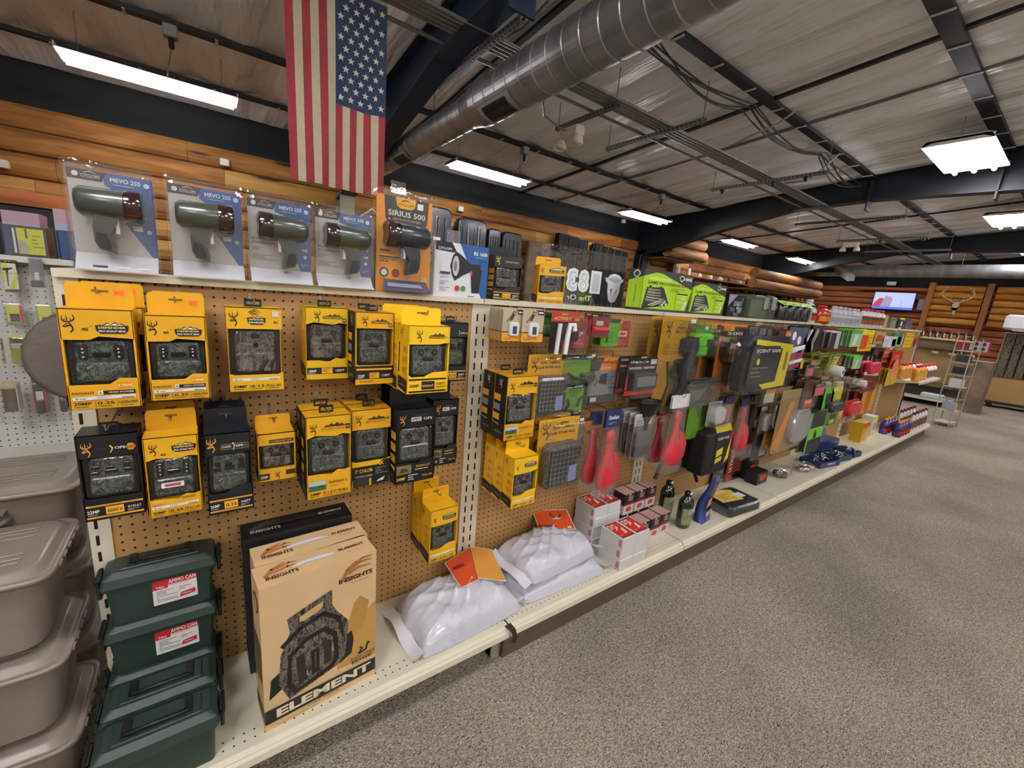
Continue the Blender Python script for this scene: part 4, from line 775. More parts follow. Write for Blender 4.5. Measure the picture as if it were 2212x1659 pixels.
    g.T = Matrix.Translation((-w/2-.0005, .05, 0)) @ Matrix.Rotation(-PI/2, 4, 'Z'); art(g, [('r', .2, .74, .8, .79, '#2c3a5c'), ('t', 'RS 1600', .5, .84, .06, '#3c3f45', .6), ('s', [(.5, .2), (.55, .4), (.7, .6)], .08, '#222327'), ('l', .2, .06, .8, .16, 3, '#77797d')], .1, h, -.0002); g.T = Matrix()
    g.obj('printed_carton', t)
    g = B(); g.rbox(-w*.2, h-.001, w*.0+.012, h+h*.26, .05, .0515, .006, clear('#dfe0ff', .25), 2); g.obj('hang_tab', t)
spots()
# ---------------------------------------------------------------- ammo cans and totes at the left end
def can(x, y, z, label, tall=0, lab=0):
    w, d, h = .252, .118, .156
    t = thing('ammo_can', label, 'ammo can', (x+w/2, y, z), 0, 'dark green plastic ammo cans'); gm = M('#24352d', .4, 0, .08, 25, bump=.25, bs=900); bk = M('#101314', .4)
    g = B(); 
    def rr(w_, d_, zz, r=.012): 
        R = []
        for cx, cy, a0 in ((w_/2-r, d_-r, 0), (-w_/2+r, d_-r, 90), (-w_/2+r, r, 180), (w_/2-r, r, 270)):
            for i in range(4): a = math.radians(a0+30*i); R.append((cx+r*math.cos(a), cy+r*math.sin(a), zz))
        return R
    def off(R, dy): return [(p[0], p[1]+dy, p[2]) for p in R]
    g.loft([off(rr(w-.03, d-.022, 0), .011), off(rr(w-.022, d-.016, h*.5), .008), off(rr(w-.016, d-.012, h*.72), .006)], gm); g.obj('can_body', t)
    g = B(); g.loft([off(rr(w, d, h*.72), 0), off(rr(w+.004, d+.004, h*.78), -.002), off(rr(w, d, h*.82), 0), off(rr(w-.006, d-.008, h*.92), .004), off(rr(w-.04, d-.04, h), .02)], gm)
    g.loft([off(rr(w-.07, d-.055, h-.0005, .008), .0275), off(rr(w-.075, d-.06, h+.003, .008), .03)], gm); g.obj('lid', t)
    g = B()
    for s_ in (-1, 1): g.box(s_*.062-.009, d*.28, h, s_*.062+.009, d*.78, h+.007, bk, .002)
    g.tube([(-.062, d*.35, h+.006), (-.058, d*.32, h+.014), (.058, d*.32, h+.014), (.062, d*.35, h+.006)], .0055, bk, 8); g.obj('carry_handle', t)
    for s_ in (-1, 1):
        g = B(); q = s_*(w/2+.002); g.box(min(q, q+s_*.01), d*.25, h*.5, max(q, q+s_*.01), d*.75, h*.86, M('#1b2622', .4), .003); g.tube([(q+s_*.008, d*.2, h*.84), (q+s_*.008, d*.8, h*.84)], .005, bk, 8); g.obj('latch', t)
    if lab:
        g = B(); x0, z0, x1, z1 = -.022, .0, .078, .075; art(g, [('r', 0, 0, 1, 1, '#dcdbd6'), ('p', [(0, 1), (1, 1), (1, .74), (.35, .74), (.34, .62), (0, .62)], '#b3222e'), ('t', 'AMMO CAN', .67, .78, .16, WHITE, .62), ('t', 'TALL', .17, .66, .09, WHITE, .2), ('l', .38, .68, .95, .73, 1, '#b3222e'), ('l', .08, .1, .55, .58, 7, '#6d6d70'), ('l', .58, .42, .92, .58, 2, '#6d6d70'), ('p', [(.58, .12), (.62, .3), (.95, .36), (.95, .18)], '#b3222e'), ('l', .64, .2, .92, .28, 1, WHITE)], x1-x0, .078, .0068, x0, h*.72-.082)
        g.obj('price_label', t, 'white and red AMMO CAN label')
    return t
can(.012, -.365, ZB, 'front dark green ammo can on the base deck, lowest and nearest', 0)
can(.012, -.24, ZB, 'dark green ammo can directly behind the front one, its handle in shade', 0)
can(.012, -.121, ZB, 'bottom ammo can of the stack against the pegboard, hidden behind the front two', 0)
can(.02, -.121, ZB+.163, 'ammo can with the lower AMMO CAN label, middle of the stack of three', 1, 1)
can(.026, -.121, ZB+.326, 'topmost ammo can with the upper AMMO CAN label, just under the camera boxes', 1, 1)
def tote(x1, y0, z, label, w=.44, d=.33, h=.235):
    t = thing('storage_tote', label, 'storage tote', (x1-w/2, y0, z), 0, 'taupe storage totes stacked at the left end'); tp = M('#85796c', .42, 0, .06, 10, bump=.15, bs=500, coat=.1)
    def rr(m_, zz, r=.045, k=0):
        R = []; W_, D_ = w-2*m_, d-2*m_
        for cx, cy, a0 in ((W_/2-r, D_-r, 0), (-W_/2+r, D_-r, 90), (-W_/2+r, r, 180), (W_/2-r, r, 270)):
            for i in range(6): a = math.radians(a0+18*i); R.append((cx+r*math.cos(a), cy+r*math.sin(a)+m_, zz))
        return R
    g = B(); g.loft([rr(.045, 0), rr(.02, h*.86), rr(.018, h*.9)], tp, True); g.obj('tote_body', t)
    g = B(); R = [rr(.004, h*.86), rr(.0, h*.865), rr(.0, h*.905), rr(.006, h*.915), rr(.012, h*.9), rr(.018, h*.905), rr(.026, h*.965), rr(.036, h*.975)]
    g.loft(R, tp, True, False); g.add(R[-1], [tuple(range(24))], tp)
    W_ = w/2-.07
    for y in (.075, .095, .12, .21, .235, .255): g.box(-W_, y, h*.974, W_, y+.008, h*.985, tp, .002)
    for s_ in (-1, 1):
        for k in range(5): g.box(s_*(w/2)-.004, .06+k*.045, h*.87, s_*(w/2)+.004, .085+k*.045, h*.9, tp)
    g.obj('tote_lid', t)
    g = B(); y = .02; g.tube([(-.06, y+.02, h*.6), (-.058, y-.028, h*.62), (-.04, y-.04, h*.61), (.04, y-.04, h*.61), (.058, y-.028, h*.62), (.06, y+.02, h*.6)], .008, tp, 8)
    g.box(-.06, y-.03, h*.7, .06, y+.03, h*.72, tp); g.obj('tote_handle', t)
for k, lb in enumerate(('bottom tote of the front stack, only a corner of its lid showing', 'second tote from the floor in the front stack, its handle at the picture edge', 'top tote of the front stack, lid at hand height beside the camera boxes')): tote(-.045, -.15, .0+k*.255, 'taupe '+lb)
for k, lb in enumerate(('bottom tote of the rear stack, out of sight', 'second tote of the rear stack, out of sight', 'top tote of the rear stack, its grooved lid behind the front stack')): tote(-.045+.0, .2, k*.285, 'taupe '+lb, h=.262)
# ---------------------------------------------------------------- backpack cartons
def pack_art(w, h):
    bn, lt, dkk = '#2e241b', '#8f8266', '#1c1713'; cm = CAMO2()
    body = [(.2, .16), (.62, .24), (.7, .3), (.73, .55), (.62, .66), (.58, .72), (.58, .83), (.2, .74), (.22, .64), (.14, .5), (.12, .3)]
    return [('p', [(.62, .42), (1, .62), (1, .18), (.62, .2)], '#b98f4c'), ('p', [(.7, .45), (.78, .66), (.84, .7), (.93, .64), (.9, .5), (.78, .38)], '#b08443'),
            ('p', [(.64, .42), (.76, .46), (.78, .38), (.76, .28), (.64, .24)], dkk), ('p', [(.04, .22), (.14, .26), (.16, .4), (.06, .36)], dkk), ('p', body, cm),
            ('p', [(.3, .72), (.5, .77), (.5, .735), (.46, .71), (.34, .685), (.3, .69)], '#c3a06a'), ('s', [(.16, .56), (.3, .64), (.5, .68), (.64, .6), (.68, .45)], .022, dkk),
            ('p', [(.2, .48), (.35, .56), (.52, .58), (.62, .5), (.64, .3), (.58, .24), (.24, .18), (.18, .26)], dkk), ('p', [(.23, .46), (.36, .53), (.5, .545), (.58, .48), (.6, .31), (.55, .27), (.27, .21), (.22, .28)], cm),
            ('p', [(.26, .44), (.33, .46), (.35, .25), (.28, .23)], bn), ('p', [(.5, .48), (.57, .46), (.57, .3), (.5, .29)], bn), ('p', [(.39, .44), (.46, .45), (.46, .27), (.39, .26)], dkk), ('s', [(.425, .42), (.425, .3)], .008, '#4a4238'),
            ('t', 'INSIGHTS', .8, .845, .032, '#2a120c', .32, 'c', .035), ('l', .76, .815, .96, .828, 1, '#8a7c5c'),
            ('s', [(.68, .87), (.72, .93), (.8, .97)], .018, '#a06a34'), ('s', [(.73, .92), (.84, .96), (.94, .955)], .012, '#a06a34'), ('s', [(.73, .9), (.82, .925), (.93, .92)], .012, '#a06a34'), ('s', [(.76, .94), (.86, .985), (.95, .98)], .01, '#a06a34'),
            ('s', [(.83, .25), (.86, .285), (.84, .3)], .01, '#3a3020'), ('s', [(.83, .25), (.9, .26), (.92, .31), (.94, .3)], .01, '#3a3020'), ('t', 'EDGE', .86, .185, .025, '#3a3020', .2), ('t', 'REALTREE', .87, .22, .016, '#6d5a34', .24),
            ('r', 0, .055, 1, .155, '#1d1f1e'), ('t', 'ELEMENT', .52, .075, .062, '#e3d3b4', .86, 'c', .04), ('t', 'DAY PACK', .5, .035, .014, '#6d5a34', .3), ('l', .1, .012, .9, .026, 2, '#8a7348')]
def top_art(c1, c2, c3): return [('s', [(.08, .45), (.14, .68), (.24, .85)], .02, c3), ('s', [(.13, .6), (.28, .78), (.34, .74)], .012, c3), ('s', [(.13, .5), (.26, .62), (.33, .6)], .012, c3), ('t', 'INSIGHTS', .2, .25, .16, c1, .26, 'c', .03), ('t', 'ELEMENT', .82, .52, .12, c1, .24, 'c', .03), ('l', .76, .34, .9, .4, 1, c2)]
def insights():
    w, d, h = .327, .104, .476
    kr = M('#d3b283', .65, 0, .08, 9); bx = M('#15161a', .5)
    for i, (x, y, z, c, lb) in enumerate(((.369, -.347, ZB, kr, 'front kraft carton picturing a camouflage backpack, on the base deck'), (.369, -.237, ZB, kr, 'second kraft backpack carton, only its lid showing behind the front one'), (.349, -.112, ZB, bx, 'black backpack carton standing behind the two kraft ones'))):
        hh = h if i < 2 else .497; ww, dd = w, (d if i < 2 else .1)
        t = thing('backpack_carton', lb, 'backpack box', (x, y, z), .088 if i == 0 else .05 if i == 1 else .02, 'daypack cartons on the base deck')
        g = B(); g.box(0, 0, 0, ww, dd, hh, c)
        if i == 0: art(g, pack_art(ww, hh), ww, hh, -.0004, 0, 0, .00012)
        for s_ in (1,):
            g.T = Matrix.Translation((-.0005, dd/2, 0)) @ Matrix.Rotation(-PI/2, 4, 'Z'); art(g, [('r', 0, .055, 1, .155, '#1d1f1e'), ('d', .5, .85, .3, '#3a3a30'), ('d', .5, .85, .24, '#b5a27a'), ('p', [(.1, .3), (.9, .34), (.9, .6), (.1, .62)], '#6d5c40')], dd, hh, -.0002)
        g.T = Matrix.Translation((0, 0, hh)) @ Matrix.Rotation(-PI/2, 4, 'X')
        art(g, top_art('#4a2814' if i < 2 else WHITE, '#8a7348' if i < 2 else '#999', '#a9703a' if i < 2 else '#55565a'), ww, dd, -.0004, 0, 0); g.T = Matrix()
        g.obj('printed_carton', t)
        g = B(); P = []
        for k in range(9): a = PI*k/8; P.append((ww*.47+ww*.19*math.cos(a), dd*.5+.014*math.sin(a)))
        g.add([(a, b_-.004, hh+.0015) for a, b_ in P]+[(a, b_-.004, hh+.004) for a, b_ in P], [tuple(range(9)), tuple(range(9, 18))], M('#e4e6ee' if i < 2 else '#23242a', .4)); g.obj('plastic_handle', t)
insights()
# ---------------------------------------------------------------- hanging packs
ORD = ('first', 'second', 'third', 'fourth', 'fifth', 'sixth', 'seventh', 'eighth', 'ninth', 'tenth')
def pack(r, Y, label, name, cat, card='#cccccc', A=(), S=(), n=1, dy=-.03, far=False, shell=.09, dep=.02, tab=0, group=None, yaw=0, hk=True, dx=0, cz=0, box=0):
    """card with printed art, moulded contents S and a clear shell; n copies share the hook"""
    a, c = U(r[0], r[1], y=Y), U(r[2], r[3], y=Y); w, h = c.x-a.x, a.z-c.z; x, z = (a.x+c.x)/2, c.z
    g0 = B()
    if box: g0.box(-w/2, 0, 0, w/2, dep, h, M(card, .4))
    else: g0.rbox(-w/2, 0+cz*h, w/2, h, 0, .0016, min(w, h)*.07, M(card, .42), 2, e=.0003)
    art(g0, A, w, h, -.0004, None, 0, .0002)
    g1 = B(); 
    for s in S:
        k = s[0]
        if k == 'b': g1.rbox(s[1]*w-w/2, s[2]*h, s[3]*w-w/2, s[4]*h, -s[5], -.001, min((s[3]-s[1])*w, (s[4]-s[2])*h)*(s[7] if len(s) > 7 else .2), M(s[6], .35) if isinstance(s[6], str) else s[6], 3)
        elif k == 'c': g1.lathe([(0, 0), (s[3]*w, 0), (s[3]*w, s[4]), (s[3]*w*.9, s[4]*1.05), (0, s[4]*1.05)], s[5], (0, 0, 0), 12, 'y') if 0 else g1.lathe([(s[3]*w*.9, -s[4]), (s[3]*w, -s[4]*.8), (s[3]*w, 0)], s[5], (s[1]*w-w/2, 0, s[2]*h), 14, 'y')
        elif k == 't': g1.tube([(p*w-w/2, -s[3], q*h) for p, q in s[1]], s[2]*w, s[4], 7)
        elif k == 'v': g1.lathe([(rr*w, zz*h) for rr, zz in s[2]], s[3], (s[1]*w-w/2, -s[4], 0), 12)
    g2 = B()
    if shell: g2.rbox(-w/2, 0, w/2, h*(.97 if not box else 1), -dep if not box else -.001, .0, min(w, h)*.09, clear(alpha=shell, rough=.07), 2, e=.004)
    if far:
        g = B()
        for q in (g0, g1, g2):
            off = len(g.v); g.v += q.v; ix = [g.mi(m) for m in q.ms]; g.f += [tuple(off+i for i in f) for f in q.f]; g.m += [ix[i] for i in q.m]; g.sm += q.sm
        t = one(g, name, label, cat, (x, Y, z), yaw, group)
    else:
        t = thing(name, label, cat, (x, Y, z), yaw, group)
        g0.obj('backing_card' if not box else 'printed_carton', t)
        if g1.v: g1.obj('moulded_contents', t)
        if g2.v: g2.obj('clear_shell', t)
    if hk: hook(x, z+h*.93, min(-.03, Y-.004), 'steel peg hook holding the '+' '.join(label.split()[:9]))
    t['group'] = group or cat+' packs hanging together, '+' '.join(label.split()[:5]) if n > 1 or group else ''
    if not t['group']: del t['group']
    for i in range(1, n):
        dup(t, (x+dx*i, Y-dy*i, z+.002*(i % 2)), yaw+(.03 if i % 2 else -.02), '%s, %s behind the front one' % (' '.join(label.split()[:11]), ORD[i-1]))
    return t
lit = '#b9b8b4'
def bay2():
    sd = lambda: [('p', [(0, .52), (1, .52), (1, 1), (0, 1)], '#b8a98c'), ('s', [(.2, .6), (.4, .8), (.5, .95)], .03, '#6d5a42'), ('s', [(.4, .8), (.6, .85)], .02, '#6d5a42'), ('r', .68, .83, .98, .98, '#17130f'), ('r', .72, .88, .94, .93, WHITE), ('p', [(.3, .62), (.45, .66), (.55, .83), (.44, .86)], '#4a3420'), ('r', 0, 0, 1, .27, '#e29a22'), ('r', 0, .27, 1, .3, '#201711'), ('l', .1, .05, .9, .12, 2, '#3a2410')]
    ss = [('b', .28, .16, .74, .6, .012, '#d9dcd8', .25), ('b', .42, .24, .6, .48, .014, '#3c4654', .1)]
    pack((1088, 666, 1128, 737), -.16, 'tan and orange memory card pack, left pile below the top deck', 'memory_card_pack', 'memory card', '#b8a98c', sd(), ss, 9, -.012, dep=.004, shell=0)
    pack((1131, 667, 1170, 739), -.17, 'tan and orange memory card pack, right pile', 'memory_card_pack', 'memory card', '#b8a98c', sd(), ss, 4, -.014, dep=.004, shell=0)
    pack((1170, 676, 1192, 727), -.1, 'green memory card pack right of the tan ones', 'memory_card_pack', 'memory card', '#4f8a36', [('r', 0, .82, 1, 1, '#22301c')], [('b', .2, .1, .85, .5, .01, '#86a66a', .2)], 2)
    pack((1193, 672, 1242, 762), -.15, 'red-headed camera mount pack with two long white arms', 'camera_mount_pack', 'camera mount', '#2c2a2a', [('r', 0, .76, 1, 1, '#b9301f'), ('t', 'ACTIVE CAM', .52, .8, .08, '#e9c08a', .86), ('r', .35, .92, .62, .97, '#a8b02a'), ('r', .45, .02, .95, .3, '#7a1f16')],
         [('t', [(.03, .02), (.06, .5), (.08, .74)], .06, .045, WHITE), ('t', [(.32, .02), (.36, .5), (.4, .72), (.55, .72), (.58, .58)], .07, .05, WHITE), ('b', .5, .3, .9, .56, .03, '#1b1b1d')], dep=.055, shell=.05)
    pack((1238, 686, 1264, 752), -.16, 'narrow red card reader pack with a tilted white gadget', 'card_reader_pack', 'card reader', '#9c2230', [('r', .1, .9, .42, .98, '#c9a22a'), ('l', .2, .12, .8, .3, 4, '#d9a0a0'), ('p', [(.2, .42), (.6, .55), (.78, .5), (.38, .37)], WHITE), ('p', [(.3, .43), (.55, .51), (.66, .49), (.4, .41)], '#3b3b44')])
    pack((1277, 678, 1312, 729), -.16, 'red flashlight pack with a small screen, in clear plastic', 'card_reader_pack', 'card reader', '#8e1c2c', [('r', 0, .86, 1, 1, '#1d1416'), ('r', .1, .9, .35, .97, '#c9a22a')], [('b', .28, .5, .64, .72, .008, '#b9b4a4', .2), ('t', [(.1, .36), (.85, .36)], .1, .012, '#c8283a')], 2, -.04)
    pack((1303, 688, 1333, 748), -.13, 'bright green card reader pack', 'card_reader_pack', 'card reader', '#59b422', [('r', 0, .86, 1, 1, '#2c3a26'), ('l', .3, .6, .8, .75, 3, '#c9e0b0')], [('b', .3, .15, .65, .6, .012, '#4a9a1c')], 2, -.05)
    pack((1333, 692, 1356, 750), -.12, 'slim red card reader pack at the right of the green ones', 'card_reader_pack', 'card reader', '#a82c28', [('r', .1, .9, .4, .98, '#d9a22a'), ('p', [(.2, .4), (.8, .42), (.8, .62), (.2, .62)], '#d9b0a8'), ('p', [(.3, .45), (.7, .46), (.7, .56), (.3, .56)], '#a82c28'), ('l', .2, .1, .8, .3, 4, '#d98a80')])
    def solar(r, Y, lb, n=1):
        A = [('r', 0, .62, 1, 1, '#d09a1e'), ('buck', .08, .7, .26, K1), ('t', 'TRAIL CAMERA', .6, .84, .045, '#2a1c08', .56), ('t', 'SOLAR POWER PACK', .58, .76, .045, '#2a1c08', .68), ('r', .5, .92, .72, .94, '#7a5208')]
        L = [('b', .1, .0, .97, .66, .05, CAMO2(), .15), ('b', .16, .06, .92, .6, .054, '#1c2420', .05)]
        t = pack(r, Y, lb, 'solar_pack', 'solar pack', '#d09a1e', A, L, n, -.06, dep=.06, shell=.07)
        w = U(r[2], r[3], y=Y).x-U(r[0], r[1], y=Y).x; h = U(r[0], r[1], y=Y).z-U(r[2], r[3], y=Y).z
        g = B(); L = [('s', [(.2+k*.1, .08), (.2+k*.1, .58)], .006, '#8f9a90') for k in range(7)]+[('s', [(.18, .12+k*.07), (.9, .12+k*.07)], .005, '#8f9a90') for k in range(7)]
        art(g, L, w, h, -.0545, None, 0, .00005); g.add([(w*.0, -.056, h*.08), (w*.4, -.056, h*.1), (w*.42, -.056, h*.5)], [(0, 1, 2)], CAMO2()); g.rect(w*.12, h*.1, w*.32, h*.34, '#8087b4', -.0575); g.obj('solar_panel', t); return t
    solar((1143, 766, 1206, 888), -.13, 'upper solar power pack hanging right of the landscape camera box')
    solar((1166, 909, 1236, 1035), -.2, 'lower solar power pack, front of its hook', 3)
    gn = '#6fa83a'
    pack((1214, 767, 1283, 824), -.13, 'wide green accessory pack with black brackets inside', 'bracket_pack', 'camera bracket', gn, [('r', 0, .82, 1, 1, '#2c332c'), ('t', 'HME', .8, .86, .09, WHITE, .2), ('r', .84, .92, .95, 1.0, WHITE), ('l', .06, .6, .5, .75, 3, '#3c5a22')], [('b', .03, .02, .35, .3, .03, '#2c3a2c'), ('t', [(.1, .4), (.25, .25), (.6, .15)], .035, .03, '#2a382a'), ('b', .55, .05, .9, .34, .03, '#3a463a')], dep=.035)
    pack((1213, 832, 1256, 886), -.12, 'small square green accessory pack under the wide one', 'bracket_pack', 'camera bracket', gn, [('r', 0, .84, 1, 1, '#2c332c'), ('t', 'HME', .8, .87, .08, WHITE, .3), ('l', .1, .6, .5, .75, 3, '#3c5a22')], [('t', [(.2, .5), (.25, .3), (.15, .1), (.45, .08)], .05, .02, '#232e24'), ('t', [(.9, .6), (.7, .45), (.65, .2)], .04, .02, '#232e24')], dep=.03)
    pack((1234, 885, 1250, 908), -.08, 'green accessory pack hanging askew with a dark header', 'bracket_pack', 'camera bracket', gn, [('r', 0, .4, 1, 1, '#2c332c'), ('t', 'HME', .6, .6, .2, WHITE, .6)])
    pack((1277, 774, 1327, 866), -.13, 'grey and orange solar charger pack', 'charger_pack', 'solar charger', '#8f9296', [('r', 0, .72, 1, 1, '#d97a22'), ('p', [(0, .72), (.3, .72), (.45, 1), (0, 1)], '#2c2d30'), ('t', 'POINT', .66, .86, .07, '#2c2d30', .5), ('l', .35, .76, .8, .8, 1, WHITE), ('p', [(.35, .45), (.62, .4), (.62, .66), (.38, .64)], '#33373a'), ('s', [(.2, .4), (.3, .5), (.2, .6)], .02, '#55585c'), ('l', .65, .3, .95, .6, 6, '#5c6064'), ('r', 0, 0, 1, .18, '#3a3b3a'), ('r', .12, .04, .32, .14, '#c9c6be')], (), 2, -.05)
    rd = [('r', 0, 0, 1, 1, '#1a1417'), ('p', [(0, .04), (1, .06), (1, .2), (0, .16)], '#c3202c'), ('p', [(.0, .2), (.06, .2), (.06, .6), (0, .5)], '#c3202c'), ('t', 'STEALTH CAM', .38, .88, .05, WHITE, .6), ('t', 'READER / VIEWER', .5, .72, .06, WHITE, .86), ('r', .76, .84, .97, .97, '#c9c7c2'), ('l', .2, .09, .8, .12, 1, '#d98a80')]
    pack((1358, 775, 1409, 852), -.2, 'red and black card viewer pack with a small screen', 'viewer_pack', 'card viewer', '#1a1417', rd, [('b', .12, .2, .9, .64, .035, '#26272a', .15), ('b', .2, .3, .82, .56, .037, '#6d7274', .05)], 2, -.06, dep=.045)
    pack((1238, 907, 1273, 956), -.13, 'orange and camouflage strap pack beside the lower solar pack', 'strap_pack', 'strap', '#c8652a', [('r', 0, .86, 1, 1, '#3a342a'), ('r', .35, .9, .55, 1.02, WHITE)], [('b', .05, .1, .5, .85, .03, CAMO2(), .2), ('b', .45, .4, .9, .52, .012, '#4a3a2c')], dep=.035)
    # headers with grey gloves / slim bags
    pack((1373, 896, 1396, 985), -.2, 'slim grey bagged pack with a white header, two lines of small print', 'slim_bag_pack', 'bagged tool', '#8d8f90', [('r', 0, .74, 1, 1, '#dfdfdb'), ('l', .12, .76, .9, .88, 3, '#333'), ('p', [(.5, .92), (.9, .96), (.8, .9)], '#222')], [('b', .05, .28, .95, .62, .02, '#5a5f62', .2), ('b', .05, .08, .95, .3, .022, '#3c3f44', .2)], 4, -.035, dep=.03, shell=.2)
bay2()
def scoop(u, v, v1, Y, label, hdr, hh, hw, red='#c92032', tilt=0, wings=1, sc=1.0, htxt=None):
    """red plastic decoy head in a clear bag under a folded header"""
    a, c = U(u, v, y=Y), U(u, v1, y=Y); h = a.z-c.z; w = .135*sc
    t = thing('bagged_red_scoop', label, 'bagged scoop', (a.x, Y, c.z), 0, 'red plastic scoops in clear bags', ry=tilt)
    rm = M(red, .3, 0, .04, 10, coat=.3); g = B()
    g.lathe([(.012, h*.96-h*hh), (.03, h*.93-h*hh), (.03, h*.84-h*hh), (.02, h*.82-h*hh), (.022, h*.62), (.034, h*.46), (.052*sc, h*.3), (.058*sc, h*.2), (.045*sc, h*.1), (.015, h*.06)], rm, (0, 0, 0), 14, 'z', sc=(1, .55))
    g.obj('red_scoop', t)
    if wings:
        g = B(); g.loft([[(x_*sc, y_, z_*h) for x_, y_, z_ in ((s*.03, .0, .52), (s*.062, -.01, .45), (s*.075, -.015, .3), (s*.07, -.012, .16), (s*.05, 0, .14), (s*.04, .006, .35))] for s in (1.0, 1.001)], rm) if 0 else None
        g.prism([(.02, h*.52), (.05*sc, h*.5), (.078*sc, h*.34), (.074*sc, h*.17), (.055*sc, h*.12), (.045*sc, h*.3)], -.012, .006, rm); g.obj('side_handle', t)
    g = B(); R = []
    for k, (wf, zz) in enumerate(((.5, 0), (.56, .05), (.52, .2), (.46, .45), (.36, .75), (.34, 1-hh))):
        R.append([(w*wf*math.cos(q)*(1+.08*math.sin(k*2.1+q*3)), .034*math.sin(q)*(1-.5*zz)*(1+.2*math.sin(q*5+k)), zz*h) for q in [2*PI*j/16 for j in range(16)]])
    g.loft(R, clear(alpha=.13, rough=.12, frost=.04), True); g.obj('clear_bag', t)
    g = B(); g.box(-w*hw, -.006, h*(1-hh), w*hw, -.004, h, hdr); g.box(-w*hw, .004, h*(1-hh), w*hw, .006, h*1.0, hdr)
    if htxt: g.text(htxt, 0, h*(1-hh*.55), h*hh*.25, M(WHITE), -.0065, w*hw*1.3, .02, 0, 'c'); g.lines(-w*hw*.6, h*(1-hh*.85), w*hw*.6, h*(1-hh*.7), 2, '#b9bccc', -.0065)
    g.obj('header_card', t); hook(a.x, c.z+h*.99, Y-.01, 'steel hook under the '+' '.join(label.split()[:8])); return t
def long_packs():
    scoop(1327, 885, 1062, -.2, 'red scoop in a clear bag, navy header with white lettering, above the salt blocks', '#232c58', .19, .36, htxt='Danielson', sc=1.15)
    scoop(1290, 890, 1048, -.12, 'red scoop bag half hidden behind the navy headed one', '#232c58', .16, .3)
    scoop(1472, 853, 1008, -.24, 'largest red scoop in a clear bag under a white header', '#dcdad6', .16, .4, sc=1.5)
    scoop(1432, 885, 1000, -.13, 'dull red scoop bag behind the black funnel', '#7a2a2a', .1, .25, '#a81c30', sc=1.3)
    scoop(1578, 855, 975, -.2, 'red scoop bag with a purple header, left of the pair in the third bay', '#2d2a48', .13, .34, sc=1.3)
    scoop(1618, 858, 972, -.2, 'red scoop bag with a purple header, right of the pair, tilted', '#2d2a48', .12, .32, tilt=-.12, sc=1.3)
    scoop(1556, 858, 950, -.1, 'red scoop bag furthest back in the third bay', '#2d2a48', .12, .3, sc=1.2)
    # field mounts
    for i, (u0, u1, Y, lb) in enumerate(((1434, 1477, -.16, 'long yellow clamshell with black tripod arms inside'), (1408, 1436, -.09, 'long yellow clamshell behind the one with tripod arms'))):
        pack((u0, 682, u1, 878), Y, lb, 'field_mount_pack', 'camera mount', '#b98a1c', [('buck', .12, .78, .17, K1), ('t', 'FIELD', .62, .87, .03, '#3a2608', .4), ('t', 'MOUNT', .62, .83, .03, '#3a2608', .46), ('r', .78, .94, .92, .98, WHITE), ('l', .12, .6, .55, .72, 8, '#6d4a10')],
             [('t', [(.8, .8), (.78, .5), (.5, .05)], .09, .03, '#191b1e'), ('b', .55, .62, .92, .78, .05, '#202327'), ('t', [(.4, .55), (.55, .3), (.35, .0)], .1, .05, '#17191c'), ('c', .5, .42, .12, .06, '#3a3d40')], dep=.06, shell=.08)
    a = U(1410, 868, y=-.22)
    t = thing('black_funnel', 'wide matt black funnel hanging between the red scoops', 'funnel', (a.x, -.2, U(1412, 945, y=-.2).z))
    H = a.z-t.location.z; B().lathe([(.012, 0), (.016, H*.45), (.075, H*.98), (.08, H), (.074, H*.97), (.01, H*.42)], M('#07080a', .6), (0, 0, 0), 20, 'z', sc=(1.1, .6), cap=False).obj('funnel_cone', t); hook(a.x, a.z, -.2, 'steel hook under the matt black funnel')
    for u, v, dx, lb in ((1440, 990, -.1, 'left'), (1492, 1010, .09, 'right')):
        p = U(u, v, y=-.16); one(B().tube([(0, 0, 0), (dx, -.02, -.16)], .011, '#101214', 8), 'tripod_leg', 'black tripod leg sticking out below the red scoop, %s one' % lb, 'tripod leg', (p.x, -.15, p.z+.05))
    pack((1487, 698, 1527, 768), -.16, 'bright green hanging scale with a digital display', 'scale_pack', 'hanging scale', '#5aa82e', [('r', .2, .8, .9, .9, '#3a7a1c'), ('r', .7, .82, .86, .92, WHITE)], [('b', .1, .3, .85, .72, .05, '#5cc22a', .3), ('b', .2, .02, .7, .45, .045, '#52b424', .3), ('b', .55, .34, .84, .56, .053, '#2c3a30', .1)], dep=.055)
    pack((1466, 705, 1482, 790), -.09, 'pale green scale pack behind the yellow clamshells', 'scale_pack', 'hanging scale', '#7fae74', [('r', .4, .45, .9, .7, '#26332a')])
    pack((1560, 700, 1590, 834), -.2, 'orange clamshell with a dark red spotlight glinting red, front of three', 'red_spotlight_pack', 'spotlight pack', '#d07c22', [('r', 0, .82, 1, .97, '#3a2626'), ('r', .1, .9, .5, .97, '#d9a02a'), ('t', '500', .55, .84, .05, WHITE, .6), ('r', .5, .02, .9, .12, '#a83a1c')],
         [('b', .05, .42, 1.0, .82, .1, M('#3c0c12', .12, 0, 0, coat=1), .4), ('b', .12, .45, .92, .78, .105, M('#5e1018', .1, 0, 0, coat=1), .4), ('b', .35, .12, .7, .45, .06, '#2b1518')], 2, -.1, dep=.1, dx=-.02)
    pack((1476, 820, 1534, 868), -.2, 'smoky clear scoop with black trim above a green card', 'scoop_pack', 'plastic scoop', '#4a4b48', [('p', [(.1, .8), (.9, .8), (.6, .15), (.42, .15)], '#6d6e6a'), ('p', [(.2, .72), (.8, .72), (.7, .55), (.3, .55)], '#3b3c3a')], [('b', .05, .86, .95, .98, .05, '#3b3c3c', .2)], dep=.05, shell=.14)
